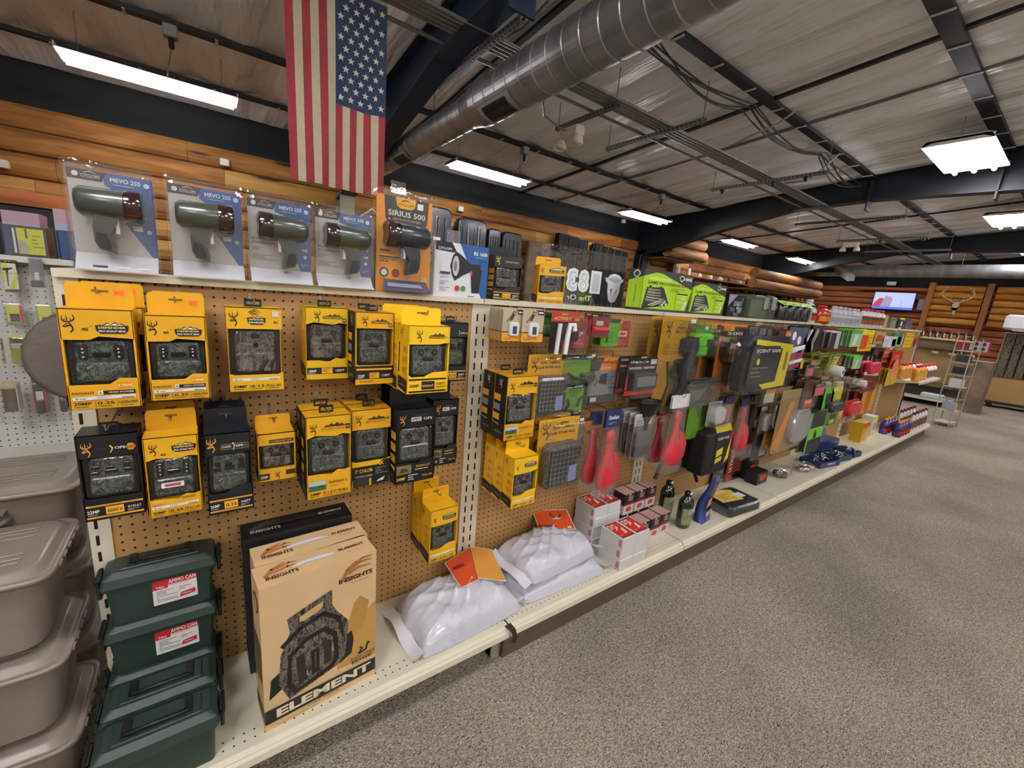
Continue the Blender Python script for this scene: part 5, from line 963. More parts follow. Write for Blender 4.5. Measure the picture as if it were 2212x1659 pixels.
    pack((1492, 868, 1521, 940), -.16, 'lime green card under the smoky scoop', 'scoop_pack', 'plastic scoop', '#6da81e', [('r', 0, .86, 1, 1, '#2e2f2e'), ('t', 'HME', .55, .9, .06, WHITE, .4), ('r', .9, 0, 1, .86, '#2c2c2a')])
    # scent-safe bags
    yl = '#d2c32a'; a, c = U(1602, 700, y=-.31), U(1680, 833, y=-.31); w, h = c.x-a.x, a.z-c.z
    t = thing('scent_bag', 'large black and yellow zipped travel bag in clear film, third bay', 'travel bag', ((a.x+c.x)/2+.06, -.31, c.z))
    g = B(); g.loft([[(q*w*(.5-.12*(k == 3)-.02*(k == 0)), y_, zz*h) for q, y_ in ((-1, .03), (-.96, -.02), (-.6, -.045), (.6, -.045), (.96, -.02), (1, .03), (.8, .06), (-.8, .06))] for k, zz in enumerate((.0, .05, .7, .84))], M('#1d2124', .6)); g.tube([(-.05, 0, h*.83), (-.05, 0, h*.93), (0, 0, h*.98), (.05, 0, h*.93), (.05, 0, h*.83)], .008, '#2a2d30'); g.obj('bag_body', t)
    g = B(); art(g, [('p', [(.1, .8), (.88, .72), (.84, .04), (.4, .02), (.3, .1), (.62, .13), (.66, .66), (.1, .72)], yl), ('r', .05, .12, .6, .7, '#282b2c'), ('t', 'SCENT SAFE', .38, .6, .05, WHITE, .5), ('d', .2, .46, .03, yl), ('l', .1, .2, .5, .4, 3, '#777'), ('t', 'TRAVEL BAG', .79, .24, .035, '#333322', .42, 'c', .02, PI/2)][:5]+[('r', .74, .3, .8, .6, '#7d7a2c')], w, h, -.0465); g.obj('card_sleeve', t)
    g = B(); g.loft([[(q*w*s_, y_*1.25, zz*h) for q, y_ in ((-1, .03), (-.96, -.03), (-.6, -.05), (.6, -.05), (.96, -.03), (1, .03), (.8, .06), (-.8, .06))] for zz, s_ in ((-.03, .56), (.1, .55), (.6, .54), (.9, .25), (1.0, .06))], clear(alpha=.05, rough=.1)); g.obj('clear_film', t); hook(t.location.x, t.location.z+h, -.28, 'steel hook over the large travel bag')
    def sbag(r, Y, lb):
        a, c = U(r[0], r[1], y=Y), U(r[2], r[3], y=Y); w, h = c.x-a.x, a.z-c.z
        t = thing('scent_bag', lb, 'travel bag', ((a.x+c.x)/2, Y, c.z), 0, 'small folded black scent bags'); g = B(); g.rbox(-w/2, 0, w/2, h*.84, 0, .1, .02, M('#0c0e10', .5), 3); g.obj('bag_body', t)
        g = B(); art(g, [('r', .38, .1, .92, .8, '#17191b'), ('t', 'SCENT SAFE', .65, .68, .05, WHITE, .46), ('p', [(.45, .33), (.7, .38), (.7, .52), (.45, .47)], yl), ('p', [(.45, .2), (.7, .25), (.7, .34), (.45, .3)], yl), ('p', [(.8, .15), (1, .25), (.98, .7), (.84, .2)], yl), ('p', [(.3, .84), (.95, .84), (.8, 1), (.2, .98)], yl)], w, h, -.002); g.obj('card_sleeve', t)
    sbag((1534, 922, 1566, 1014), -.24, 'small black bag with a yellow card, hanging beside the red scoops'); sbag((1512, 912, 1540, 1004), -.12, 'small black scent bag behind the front one')
    pack((1532, 870, 1553, 915), -.2, 'white translucent scoop in a clear bag', 'scoop_pack', 'plastic scoop', '#cfd0d0', (), [('b', .1, .1, .9, .85, .05, '#dcdedd', .4)], dep=.06, shell=.2)
    for r, Y, lb, c, A in (((1638, 905, 1653, 985), -.15, 'tall grey pack with a white label strip, third bay', '#4a4f50', [('r', .5, .05, .9, .6, '#c9c9c5')]), ((1633, 850, 1665, 900), -.16, 'black and tan leather sheath pack', '#3a2c1e', [('r', .45, .1, .9, .8, '#c9a060')]), ((1640, 820, 1668, 848), -.1, 'small dark pack below the large travel bag', '#2d3230', [('r', .3, .2, .7, .6, '#6d7470')]),
                      ((1580, 965, 1612, 1048), -.05, 'tall red tube pack with a black coil, leaning on the pegboard', '#b03a26', [('t', 'ULTIMATE', .45, .45, .12, WHITE, .5, 'c', .02, PI/2), ('s', [(.5+.22*(-1)**k, .05+k*.04) for k in range(10)], .04, '#15100e')]), ((1600, 958, 1625, 1010), -.04, 'second red tube pack behind the coil one', '#b8402c', [('l', .3, .1, .6, .9, 3, WHITE)]), ((1548, 985, 1580, 1045), -.03, 'dim grey tube pack left of the red ones', '#3b322c', [('l', .3, .1, .7, .9, 3, '#8d8a84')])):
        pack(r, Y, lb, 'tube_pack' if 'tube' in lb else 'tool_pack', 'tool pack', c, A, (), dep=.02, hk=Y < -.08)
long_packs()
# ---------------------------------------------------------------- smaller packs of bays four to seven
def farbays():
    gl = '#9fc98a'
    K = 'steel'
    T = [ # u0 v0 u1 v1 Y n dy colour art contents name category label
    ((1640, 706, 1662, 762), -.2, 2, -.07, '#2b2d30', [('r', .1, .7, .9, .95, '#8d9094'), ('s', [(.3, .1), (.6, .4), (.4, .65)], .1, '#c9ccd0')], [('b', .25, .1, .7, .6, .02, '#5a5f63')], 'knife_pack', 'black and silver multi-tool pack at the left of the fourth bay'),
    ((1664, 706, 1684, 752), -.2, 2, -.07, '#3a3436', [('r', .1, .7, .9, .95, '#a3203a'), ('l', .2, .2, .8, .6, 4, '#c9c4c4')], [('b', .2, .1, .8, .55, .02, '#85888c')], 'knife_pack', 'dark tool pack with a small red patch'),
    ((1684, 712, 1704, 762), -.24, 2, -.06, '#3b342e', [('p', [(.2, .0), (.6, .0), (.9, .55), (.5, .8)], '#c9c4ba'), ('p', [(.1, .0), (.4, .0), (.45, .2), (.15, .25)], '#e08a2a'), ('p', [(.5, .7), (.9, .75), (.8, .95), (.5, .95)], '#e08a2a')], [], 'knife_pack', 'dark pack with an orange and white slanted tool'),
    ((1708, 706, 1727, 798), -.24, 1, -.06, '#5a5a66', [('r', 0, .6, 1, 1, '#49506b'), ('d', .3, .8, .1, WHITE), ('d', .6, .7, .1, WHITE), ('p', [(0, .35), (1, .5), (1, .6), (0, .5)], WHITE), ('p', [(0, .2), (1, .35), (1, .45), (0, .3)], '#8e2238'), ('p', [(0, .1), (1, .2), (1, .28), (0, .18)], WHITE), ('p', [(.1, .02), (.9, .06), (.9, .16), (.1, .1)], '#8e2238')], [], 'knife_sleeve', 'long stars and stripes patterned sleeve pack'),
    ((1700, 722, 1710, 800), -.2, 1, -.06, '#6b6a68', [('l', .1, .1, .9, .9, 6, '#8f8d8a')], [], 'knife_sleeve', 'slim grey sleeve pack left of the patterned one'),
    ((1736, 706, 1750, 764), -.24, 3, -.05, '#1d1c1a', [('s', [(.7, .95), (.4, .5), (.3, .05)], .14, '#6d706c'), ('s', [(.75, .9), (.5, .5)], .05, '#d9dad6')], [], 'knife_pack', 'black pack with a curved silver blade'),
    ((1752, 702, 1768, 760), -.24, 3, -.05, '#221f1c', [('r', .0, .84, 1, 1, '#3a2c20'), ('s', [(.6, .8), (.4, .4), (.45, .1)], .1, '#8d8f8a')], [], 'knife_pack', 'dark knife pack with a brown header'),
    ((1799, 715, 1809, 753), -.28, 6, -.045, '#b9bbc0', [('r', .0, .0, .55, 1, '#2a2628'), ('r', 0, .9, 1, 1, '#d9d9dc')], [], 'hook_pack', 'tall silver and black tool pack in a fanned row'),
    ((1770, 704, 1808, 714), -.2, 2, -.08, '#b8501e', [('l', .1, .2, .9, .8, 2, '#e0a050')], [], 'hook_pack', 'orange header card above the silver and black tool packs'),
    ((1843, 712, 1857, 749), -.28, 8, -.03, '#a8d09a', [('r', 0, .78, 1, 1, '#5fae3a'), ('p', [(.2, .1), (.5, .1), (.6, .7), (.3, .7)], '#d5e6d2')], [], 'green_packet', 'upper pale green packet in a fanned row'),
    ((1846, 768, 1857, 796), -.28, 8, -.028, '#94c08a', [('r', 0, .8, 1, 1, '#7fc23c'), ('p', [(.3, .1), (.5, .1), (.6, .7), (.4, .7)], '#d5e6d2')], [], 'green_packet', 'lower pale green packet in a fanned row'),
    ((1862, 712, 1880, 758), -.26, 2, -.06, '#e6c020', [('r', .1, .1, .6, .75, '#d0401c'), ('r', 0, .8, 1, 1, '#efdc2a'), ('l', .65, .1, .95, .7, 6, '#8a6a10')], [], 'yellow_packet', 'yellow packet with a red panel, sixth bay'),
    ((1880, 716, 1890, 750), -.24, 2, -.05, '#d9d9d6', [('r', .2, .2, .6, .8, '#a9a9a6')], [], 'white_packet', 'narrow white packet next to the yellow and red ones'),
    ((1893, 716, 1908, 742), -.27, 2, -.06, '#c9a05a', [('p', [(.1, .1), (.9, .2), (.8, .7), (.2, .7)], '#9a5a20')], [], 'jerky_packet', 'amber packet with brown contents under the top deck'),
    ((1912, 726, 1932, 750), -.28, 3, -.06, '#cfdbe6', [('r', 0, .75, 1, 1, '#e6edf2'), ('r', .4, 0, .6, .7, '#e6edf2')], [], 'blue_packet', 'pale blue translucent packet'),
    ((1932, 722, 1942, 748), -.28, 2, -.05, '#7cc47a', [('r', 0, .8, 1, 1, '#4f9a3a')], [], 'green_packet', 'bright green packet near the end of the run'),
    ((1943, 720, 1958, 744), -.28, 2, -.05, '#6a6878', [('r', .4, 0, .6, 1, '#c9c9d0')], [], 'grey_packet', 'dark grey blister near the end of the run'),
    ((1958, 718, 1968, 750), -.29, 1, -.05, '#e9c419', [('r', 0, .7, 1, .74, '#b08a10'), ('r', 0, .4, 1, .44, '#b08a10'), ('r', 0, .15, 1, .19, '#b08a10')], [], 'yellow_strip', 'bright yellow hanging strip by the end of the run'),
    ((1969, 728, 1980, 745), -.28, 1, -.05, '#d9482a', [('d', .6, .3, .15, '#3a2c5a')], [], 'orange_packet', 'triangular orange packet by the end of the run'),
    ((1920, 797, 1932, 830), -.29, 8, -.028, '#cfae1e', [('r', .4, 0, .5, 1, '#a88a12'), ('d', .6, .92, .3, '#e98a6a')], [], 'yellow_packet', 'mustard yellow packet in a fanned row under the shelf line'),
    ((1794, 766, 1808, 802), -.27, 4, -.075, '#b3bd4e', [('p', [(.2, .1), (.7, .1), (.9, .9), (.4, .9)], '#c9d060'), ('l', .3, .2, .8, .8, 4, '#7a8230')], [('c', .6, .06, .19, .07, '#d5d8d2'), ('c', .6, .06, .07, .073, '#55585a')], 'wrap_roll', 'tall lime card with a white roll at its foot'),
    ((1812, 768, 1826, 792), -.2, 2, -.07, '#9a2a3a', [('l', .2, .2, .8, .8, 3, '#d0a0a8')], [], 'red_packet', 'small crimson packet left of the lower green row'),
    ((1862, 768, 1890, 782), -.2, 3, -.07, '#242a3a', [('r', .4, 0, .5, .8, '#c9ccd2'), ('r', .7, 0, .76, .8, '#c9ccd2')], [], 'navy_packet', 'navy header pack with silver wires'),
    ((1890, 774, 1908, 798), -.2, 3, -.06, '#5a5446', [('r', .1, .8, .9, .9, '#d5d3c9'), ('r', .1, .5, .9, .56, '#c9c6b8')], [], 'grey_packet', 'olive pack with white bands, sixth bay'),
    ((1853, 818, 1862, 832), -.28, 5, -.05, '#c9b98a', [('p', [(.1, .1), (.9, .1), (.9, .5), (.1, .5)], '#d9d9d2')], [('c', .5, .35, .2, .05, '#dcdcd6')], 'jar_pack', 'amber topped clear jar pack in a row'),
    ((1873, 783, 1888, 843), -.28, 3, -.075, '#b0283c', [('p', [(0, .6), (1, .5), (1, .6), (0, .7)], '#e6dcdc'), ('p', [(.1, .7), (.9, .7), (.8, 1), (.2, 1)], '#d03048'), ('l', .2, .1, .8, .4, 3, '#d98a94')], [('b', .15, .62, .85, .98, .03, '#c8283c', .5)], 'red_packet', 'red and white rounded pack hanging by the yellow row'),
    ((1866, 845, 1882, 886), -.2, 2, -.07, '#d9921e', [('d', .5, .75, .2, '#a86a10'), ('d', .5, .35, .2, '#a86a10')], [], 'orange_packet', 'orange pack low in the fifth bay'),
    ((1848, 845, 1864, 884), -.15, 2, -.05, '#8e1f2c', [('l', .2, .1, .8, .9, 6, '#b05a62')], [], 'red_packet', 'dark red pack left of the low orange ones'),
    ((1827, 867, 1844, 905), -.28, 1, -.05, '#c9c4c2', [('p', [(0, .4), (1, .6), (1, 1), (0, 1)], '#b3202e'), ('p', [(.3, 0), (.9, .1), (.8, .35), (.3, .3)], '#b3202e')], [('b', .05, .3, .95, .95, .05, '#b8202e', .5)], 'cord_bundle', 'round red and white cord bundle low in the fifth bay'),
    ((1812, 876, 1824, 902), -.28, 1, -.05, '#d99a3a', [('l', .2, .1, .8, .9, 5, '#fff0c0')], [], 'orange_tag', 'orange tag beside the red and white cord bundle'),
    ((1780, 885, 1808, 912), -.28, 1, -.05, '#6fbf2e', [('p', [(.35, 0), (.85, 0), (.8, .6), (.45, .6)], '#1d2419'), ('r', .45, .05, .75, .3, '#8fd060')], [], 'lime_card', 'bright green square card with a black loop'),
    ((1786, 870, 1812, 886), -.27, 1, -.05, '#33383a', [('s', [(.6, .3), (.8, .8), (.9, .4)], .05, WHITE)], [('b', .1, .1, .9, .9, .05, '#2c3133', .4)], 'black_packet', 'rounded black pack above the bright green square card'),
    ((1800, 838, 1813, 872), -.26, 4, -.06, '#c3c83c', [('l', .2, .1, .8, .7, 5, '#8f9220'), ('r', .1, .8, .9, .98, '#d9de5a')], [], 'lime_card', 'tall yellow-green card above the square green one'),
    ((1785, 838, 1795, 880), -.26, 2, -.06, '#5aa63a', [('r', .2, .3, .8, .7, '#1c2a18')], [], 'lime_card', 'tall green card with a dark centre'),
    ((1763, 830, 1779, 853), -.28, 2, -.06, '#55484c', [('p', [(.1, .05), (.9, .1), (.95, .7), (.1, .65)], '#c45a66'), ('l', .2, .75, .8, .95, 2, '#d0d0d4')], [], 'grey_packet', 'grey pack with a pink patch'),
    ((1740, 824, 1758, 880), -.27, 3, -.06, '#4a2c26', [('r', .2, .05, .8, .35, '#b03a2e'), ('r', .3, .2, .7, .32, '#e6a08a')], [], 'brown_packet', 'brown pack glowing red at the bottom'),
    ((1743, 790, 1756, 812), -.24, 1, -.06, '#5a5557', [('r', .2, .05, .9, .75, '#c25a62'), ('r', .2, .8, .8, 1, '#2c2c2e')], [], 'grey_packet', 'grey hook pack with a pink label, fourth bay'),
    ((1721, 776, 1733, 796), -.24, 3, -.06, '#c2a52a', [('l', .2, .2, .8, .8, 2, '#7a6410')], [], 'yellow_tag', 'small mustard tag above the gloves, fourth bay'),
    ((1683, 786, 1696, 806), -.26, 1, -.06, '#2a2c28', [('p', [(.4, .1), (.9, .3), (.8, .9), (.5, .6)], '#d9d25a')], [], 'yellow_tag', 'black tag with a yellow outline right of the travel bag'),
    ((1692, 845, 1733, 958), -.26, 2, -.07, '#b59a6a', [('r', 0, .86, 1, 1, '#9a8458'), ('p', [(.0, .1), (.3, .8), (.42, .8), (.2, .0)], '#d98a2a')], [('b', .35, .12, .9, .66, .05, clear('#f4f6f4', .22, .12, frost=.22), .4)], 'glove_pack', 'large clear bag of shoulder gloves with an orange strip'),
    ((1672, 850, 1695, 925), -.2, 1, -.07, '#8a7448', [('r', 0, .86, 1, 1, '#b09448')], [('b', .1, .1, .9, .8, .03, clear('#e6dcc4', .3, .2, frost=.3), .3)], 'glove_pack', 'tan clear bag left of the shoulder gloves'),
    ((1700, 843, 1730, 851), -.15, 5, -.03, '#c9d03a', [('r', 0, 0, 1, .7, '#20261a')], [], 'yellow_tag', 'yellow-green header strip above the shoulder gloves'),
    ((1755, 893, 1766, 972), -.3, 4, -.055, '#1a2420', [('r', 0, .35, 1, .62, '#6fc03a'), ('s', [(.5, .42), (.5, .5)], .12, '#16241a'), ('r', 0, 0, .1, 1, '#5aa83a')], [], 'stick_pack', 'long black pack with a lime green middle, leaning in a row'),
    ((1646, 828, 1672, 872), -.24, 2, -.06, '#3c3328', [('r', .35, .5, .95, .85, '#d98f3a'), ('r', .3, .1, .9, .5, '#c9c4a8')], [], 'sheath_pack', 'black and orange field dressing pack'),
    ((1752, 778, 1768, 812), -.22, 3, -.06, '#7a5f3a', [('r', .1, .7, .9, .95, '#b08a4a'), ('l', .2, .1, .8, .6, 4, '#3a2c1c')], [('b', .2, .1, .8, .6, .02, '#54452f')], 'brown_packet', 'brown game bag packet left of the lime cards'),
    ((1774, 772, 1784, 806), -.22, 3, -.07, '#a5a83c', [('l', .2, .2, .8, .8, 4, '#6a6e22')], [], 'lime_card', 'dull lime card left of the ones with white rolls'),
    ((1664, 778, 1682, 812), -.2, 2, -.07, '#33363a', [('r', .1, .75, .9, .95, '#8d9094'), ('s', [(.3, .1), (.5, .4), (.6, .6)], .1, '#85888c')], [], 'tool_pack', 'dark tool pack behind the large travel bag'),
    ((1706, 806, 1722, 842), -.12, 2, -.05, '#6d6048', [('r', .1, .7, .9, .95, '#a08c5a'), ('l', .2, .1, .8, .6, 4, '#3d3424')], [], 'brown_packet', 'olive brown packet above the shoulder gloves'),
    ((1724, 800, 1740, 836), -.16, 2, -.05, '#4b4438', [('r', .1, .75, .9, .95, '#c9c4b8'), ('p', [(.3, .1), (.7, .15), (.6, .6), (.35, .5)], '#77705e')], [('b', .2, .1, .8, .6, .03, '#5f5a50')], 'tool_pack', 'taupe packet left of the brown ones glowing red'),
    ((1774, 812, 1786, 842), -.2, 4, -.05, '#8d7a52', [('r', .1, .75, .9, .98, '#c9a85a')], [('b', .15, .1, .85, .6, .04, '#a9a593', .3)], 'jar_pack', 'clear jar pack with a tan header in the middle row'),
    ((1800, 812, 1812, 838), -.2, 4, -.05, '#94825a', [('r', .1, .7, .9, .98, '#b5802e')], [('b', .15, .1, .85, .6, .04, '#b5b1a0', .3)], 'jar_pack', 'clear jar pack with an amber header in the middle row'),
    ((1834, 818, 1846, 836), -.2, 5, -.05, '#94825a', [('r', .1, .7, .9, .98, '#c29a3c')], [('b', .15, .1, .85, .6, .04, '#c9c5b4', .3)], 'jar_pack', 'clear jar pack with a yellow-brown header in the middle row'),
    ((1765, 848, 1780, 884), -.2, 3, -.05, '#26282a', [('l', .2, .2, .8, .8, 3, '#5f6468')], [('b', .2, .1, .8, .7, .03, '#3a3d40')], 'black_packet', 'black hooked packet left of the yellow-green cards'),
    ((1890, 752, 1906, 770), -.2, 2, -.07, '#5f4a34', [('l', .2, .2, .8, .8, 3, '#a08a5a')], [], 'brown_packet', 'small brown packet under the amber ones'),
    ((1910, 756, 1924, 782), -.24, 3, -.06, '#b84a1e', [('r', .1, .2, .9, .4, '#3a1c14'), ('r', .1, .7, .9, .9, '#d98a3a')], [], 'orange_packet', 'rust red packet above the mustard yellow row'),
    ((1930, 758, 1944, 790), -.27, 2, -.06, '#c23a22', [('p', [(.2, .1), (.8, .2), (.7, .8), (.2, .7)], '#e0592e')], [], 'orange_packet', 'bright red-orange packet beside the bracket shelf'),
    ((1646, 880, 1668, 930), -.18, 2, -.06, '#7d7468', [('r', 0, .86, 1, 1, '#a89c84')], [('b', .15, .1, .85, .75, .03, clear('#e6dcc4', .3, .2, frost=.3), .3)], 'glove_pack', 'dim clear bag between the red scoops and the tan bag'),
    ]
    for r, Y, n, dy, c, A, S, nm, lb in T:
        pack(r, Y, lb, nm, nm.replace('_', ' '), c, A, S, n, dy, far=True, shell=.06 if S or r[2]-r[0] > 25 else 0, dep=.015)
farbays()
# ---------------------------------------------------------------- goods standing on the base decks
def film(col='#c9cbd2', rough=.26):
    k = ('film', col)
    if k in MATS: return MATS[k]
    m, nt, p = newmat('woven_plastic'); L = nt.links; tc = nd(nt, 'ShaderNodeTexCoord')
    no = nd(nt, 'ShaderNodeTexNoise'); no.inputs['Scale'].default_value = 7; no.inputs['Detail'].default_value = 6; no.inputs['Distortion'].default_value = 3.5; L.new(tc.outputs['Object'], no.inputs['Vector'])
    b = nd(nt, 'ShaderNodeBump'); b.inputs['Strength'].default_value = .4; b.inputs['Distance'].default_value = .01; L.new(no.outputs[0], b.inputs['Height']); L.new(b.outputs[0], p.inputs['Normal'])
    p.inputs['Base Color'].default_value = lin(col); p.inputs['Roughness'].default_value = rough; p.inputs['Coat Weight'].default_value = .3; MATS[k] = m; return m
def sack(x, y, z, w, d, h, rz, label, seed, header=None, stack=0):
    t = thing('salt_bag', label, 'mineral bag', (x, y, z), rz, 'white woven mineral bags on the base deck'); rn = random.Random(seed); fm = film()
    ph = [rn.uniform(0, 6) for _ in range(8)]; nx, ny = 56, 38; g = B()
    def hgt(a, b_):
        e = max(0, 1-abs(a)**4)*max(0, 1-abs(b_)**3.2); e = e**.42
        wr = .008*math.sin(a*5+b_*3+ph[0])*math.sin(b_*5+ph[1])+.006*(1-abs(math.sin(a*6+ph[2]+b_*4+math.sin(b_*5))))**2*1.6+.005*(1-abs(math.sin((a-b_)*7+ph[3]+math.sin(a*4))))**3*2
        lump = .12*math.exp(-((a-.2)**2+(b_+.1)**2)*3)
        return e*(h*(.86+lump)+wr)
    top = []; bot = []
    for j in range(ny+1):
        b_ = -1+2*j/ny
        for i in range(nx+1):
            a = -1+2*i/nx; s_ = 1-.05*abs(b_)**3; px = a*w/2*s_*(1-.04*math.sin(b_*5+ph[4])); py = b_*d/2*(1-.06*abs(a)**4)
            top.append((px, py, .006+hgt(a, b_))); bot.append((px*.985, py*.985, .001+.0*abs(a)))
    F = [(j*(nx+1)+i, j*(nx+1)+i+1, (j+1)*(nx+1)+i+1, (j+1)*(nx+1)+i) for j in range(ny) for i in range(nx)]
    g.add(top, F, fm, True); g.add(bot, [f[::-1] for f in F], fm, True)
    n = nx+1; bd = [i for i in range(n)]+[j*n+nx for j in range(1, ny+1)]+[ny*n+i for i in range(nx-1, -1, -1)]+[j*n for j in range(ny-1, 0, -1)]
    g.add([top[i] for i in bd]+[bot[i] for i in bd], [(k, (k+1) % len(bd), len(bd)+(k+1) % len(bd), len(bd)+k) for k in range(len(bd))], fm)
    g.obj('filled_bag', t)
    for s_ in (-1, 1):
        g = B(); P = []
        for j in range(13):
            b_ = -1+2*j/12; P.append((s_*w*.485, b_*d*.47, .016+.012*math.sin(b_*4+ph[5+(s_ > 0)])+.01))
        vs = []
        for px, py, pz in P: vs += [(px, py, pz), (px+s_*.045, py*1.04, max(.004, pz-.012+.006*math.sin(py*30)))]
        g.add(vs, [(2*k, 2*k+1, 2*k+3, 2*k+2) for k in range(12)], film('#e6e6ea', .28), True); g.obj('sewn_seam', t)
    if header:
        g = B(); (hx, hy, hr, L_, W_) = header; g.T = Matrix.Translation((hx, hy, h*.94)) @ Matrix.Rotation(hr, 4, 'Z') @ Matrix.Rotation(.12, 4, 'X') @ Matrix.Rotation(-PI/2, 4, 'X')
        art(g, [('r', 0, 0, 1, 1, '#e9e2d8'), ('r', .02, .025, .98, .975, '#cf4f1e'), ('t', 'MONORACK', .26, .12, .12, '#2a120c', .5, 'c', .03), ('l', .1, .06, .5, .1, 1, '#2a120c'), ('p', [(.45, .5), (.6, .62), (.75, .55), (.66, .5)], '#d9d3ce'), ('s', [(.55, .58), (.45, .75), (.5, .85)], .02, '#5a3020'), ('s', [(.65, .58), (.75, .72), (.7, .85)], .02, '#5a3020'), ('r', .8, .05, .9, .14, '#eeeae2')], W_, L_, -.004, None, 0)
        g.T = Matrix(); g.obj('header_tag', t, 'orange header tag')
    return t
def header_fold(t, pts, col, lb, w1=None):
    g = B(); g.add(pts, [(0, 1, 2, 3)], '#e9e0d0'); g.add([(p[0]*.94+.06*sum(q[0] for q in pts)/4, p[1]*.94+.06*sum(q[1] for q in pts)/4, p[2]+.001) for p in pts], [(0, 1, 2, 3)], col); g.obj('tag_flap', t, lb)
sack(1.08, -.2, ZB, .46, .3, .125, .05, 'white mineral bag nearest the backpack cartons, orange tag with a tan flap', 3)
t = sack(1.585, -.185, ZB, .5, .3, .085, -.04, 'lower white mineral bag of the pair left of the salt blocks', 5)
sack(1.57, -.18, ZB+.088, .44, .28, .1, .06, 'upper white mineral bag with an orange tag, on top of another bag', 9, (.08, .02, -.5, .16, .19))
def tags():
    P = [U(u, v, z=ZB+.138) for u, v in ((960, 1216), (996, 1271), (1036, 1252), (1016, 1180))]; Q = [U(u, v, z=ZB+.142) for u, v in ((1016, 1180), (1033, 1250), (1094, 1256), (1062, 1186))]
    t = thing('bag_tag', 'orange folded header tag with a tan half lying on the nearest white mineral bag', 'paper tag', (0, 0, 0))
    g = B(); g.add([tuple(p) for p in P], [(0, 1, 2, 3)], '#e6ddd2'); c = sum(P, Vector())/4; g.add([tuple(p.lerp(c, .05)+Vector((0, 0, .0012))) for p in P], [(0, 1, 2, 3)], '#cf4a1e')
    e = (P[2]-P[1]).normalized(); n = (P[0]-P[1]).normalized(); g.T = Matrix(((e.x, 0, n.x, P[1].x), (e.y, 0, n.y, P[1].y), (0, 0, 0, P[1].z+.0016), (0, 0, 0, 1))); W_ = (P[2]-P[1]).length; H_ = (P[0]-P[1]).length
    g.add([(x, 0, z) for x, z in [(a*W_*.62+W_*.2, b*H_*.12+H_*.62) for a, b in glyphs('MONORACK', .03)[0]]], glyphs('MONORACK', .03)[1], '#3a140c'); g.T = Matrix(); g.obj('orange_half', t)
    g = B(); g.add([tuple(p) for p in Q], [(0, 1, 2, 3)], '#e6ddd2'); c = sum(Q, Vector())/4; g.add([tuple(p.lerp(c, .05)+Vector((0, 0, .0012))) for p in Q], [(0, 1, 2, 3)], '#d99a44'); g.obj('tan_half', t)
tags()
def blocks():
    wm = M('#dddcd8', .25, 0, .03, 20, coat=.4); L_ = [('r', .03, .04, .97, .96, '#7a1d16'), ('r', .08, .1, .92, .9, '#c7281f'), ('t', 'DC', .3, .6, .28, WHITE, .42), ('s', [(.3, .5), (.55, .62), (.5, .8), (.6, .88)], .03, '#e6dcd2'), ('p', [(.5, .2), (.75, .25), (.8, .6), (.62, .5)], '#d9cfc5'), ('l', .1, .14, .5, .24, 2, '#f0c0b0')]
    w, d, h = .103, .148, .058; g = B(); g.box(-w/2, 0, 0, w/2, d, h, wm, .004)
    g.T = Matrix.Translation((0, 0, h)) @ Matrix.Rotation(-PI/2, 4, 'X'); art(g, L_, w*.94, d*.94, -.0006, None, .004); g.T = Matrix()
    g.T = Matrix.Translation((-w/2-.0004, d/2, 0)) @ Matrix.Rotation(-PI/2, 4, 'Z'); art(g, [('l', .1+k*.14, .15, .17+k*.14, .85, 5, '#b9b2ac') for k in range(5)]+[('p', [(.82, .2), (.95, .2), (.95, .8), (.82, .8)], '#c9827c')], d, h, -.0002); g.T = Matrix()
    me = g.mesh('salt_block')
    n = 0
    for (x0, y0, cols, lev, nm) in ((1.945, -.37, 2, 3, 'front stack'), (1.955, -.165, 2, 4, 'rear stack under the red scoops')):
        for c in range(cols):
            for k in range(lev):
                o = bpy.data.objects.new('salt_block', me); COL.objects.link(o); o.location = (x0+c*.106, y0+(.004 if k % 2 else 0), ZB+k*.0595)
                lvl = ('bottom', 'second', 'third', 'topmost')[k] if k < lev-1 else 'topmost'
                tag(o, 'white salt block pack, %s of the %s column, %s' % (lvl, ('left', 'right')[c], nm), 'salt block', 'white salt blocks stacked in two columns')
    # small two-tone cartons
    w = .088; g = B(); g.box(-w/2, 0, 0, w/2, w, .125, M('#c9c4bd', .4)); g.box(-w/2-.0003, -.0003, .06, w/2+.0003, w+.0003, .125, M('#3a1c20', .4)); g.box(-w/2-.0005, -.0005, .054, w/2+.0005, w+.0005, .064, '#8e2436'); g.rect(-w/2, .0, w/2, .0, '#fff', 0) if 0 else None
    g.box(-w/2-.0002, -.0002, .1251, w/2+.0002, w+.0002, .1262, '#b5938a'); art(g, [('p', [(.2, .2), (.4, .12), (.7, .14), (.8, .28), (.55, .38), (.3, .34)], '#a84a2c'), ('r', .0, .52, .16, 1, '#15100f'), ('t', 'BIG', .6, .78, .09, '#d9ccc4', .4), ('t', 'DEER', .6, .66, .08, '#d9ccc4', .4), ('r', .4, .93, .56, .99, WHITE)], w, .125, -.0008)
    me = g.mesh('attractant_carton'); 
    for i, (x, y, z, lb) in enumerate(((2.2, -.15, 0, 'bottom, left rear'), (2.3, -.15, 0, 'bottom, middle rear'), (2.4, -.15, 0, 'bottom, right rear'), (2.2, -.15, .127, 'upper, left rear'), (2.3, -.15, .127, 'upper, middle rear'), (2.4, -.15, .127, 'upper, right rear'), (2.22, -.26, 0, 'bottom, left front'), (2.32, -.26, 0, 'bottom, middle front'), (2.42, -.255, 0, 'bottom, right front'))):
        o = bpy.data.objects.new('attractant_carton', me); COL.objects.link(o); o.location = (x, y, ZB+z); tag(o, 'small maroon and white carton with a tan top beside the salt blocks, '+lb, 'carton', 'small maroon and white cartons by the salt blocks')
blocks()
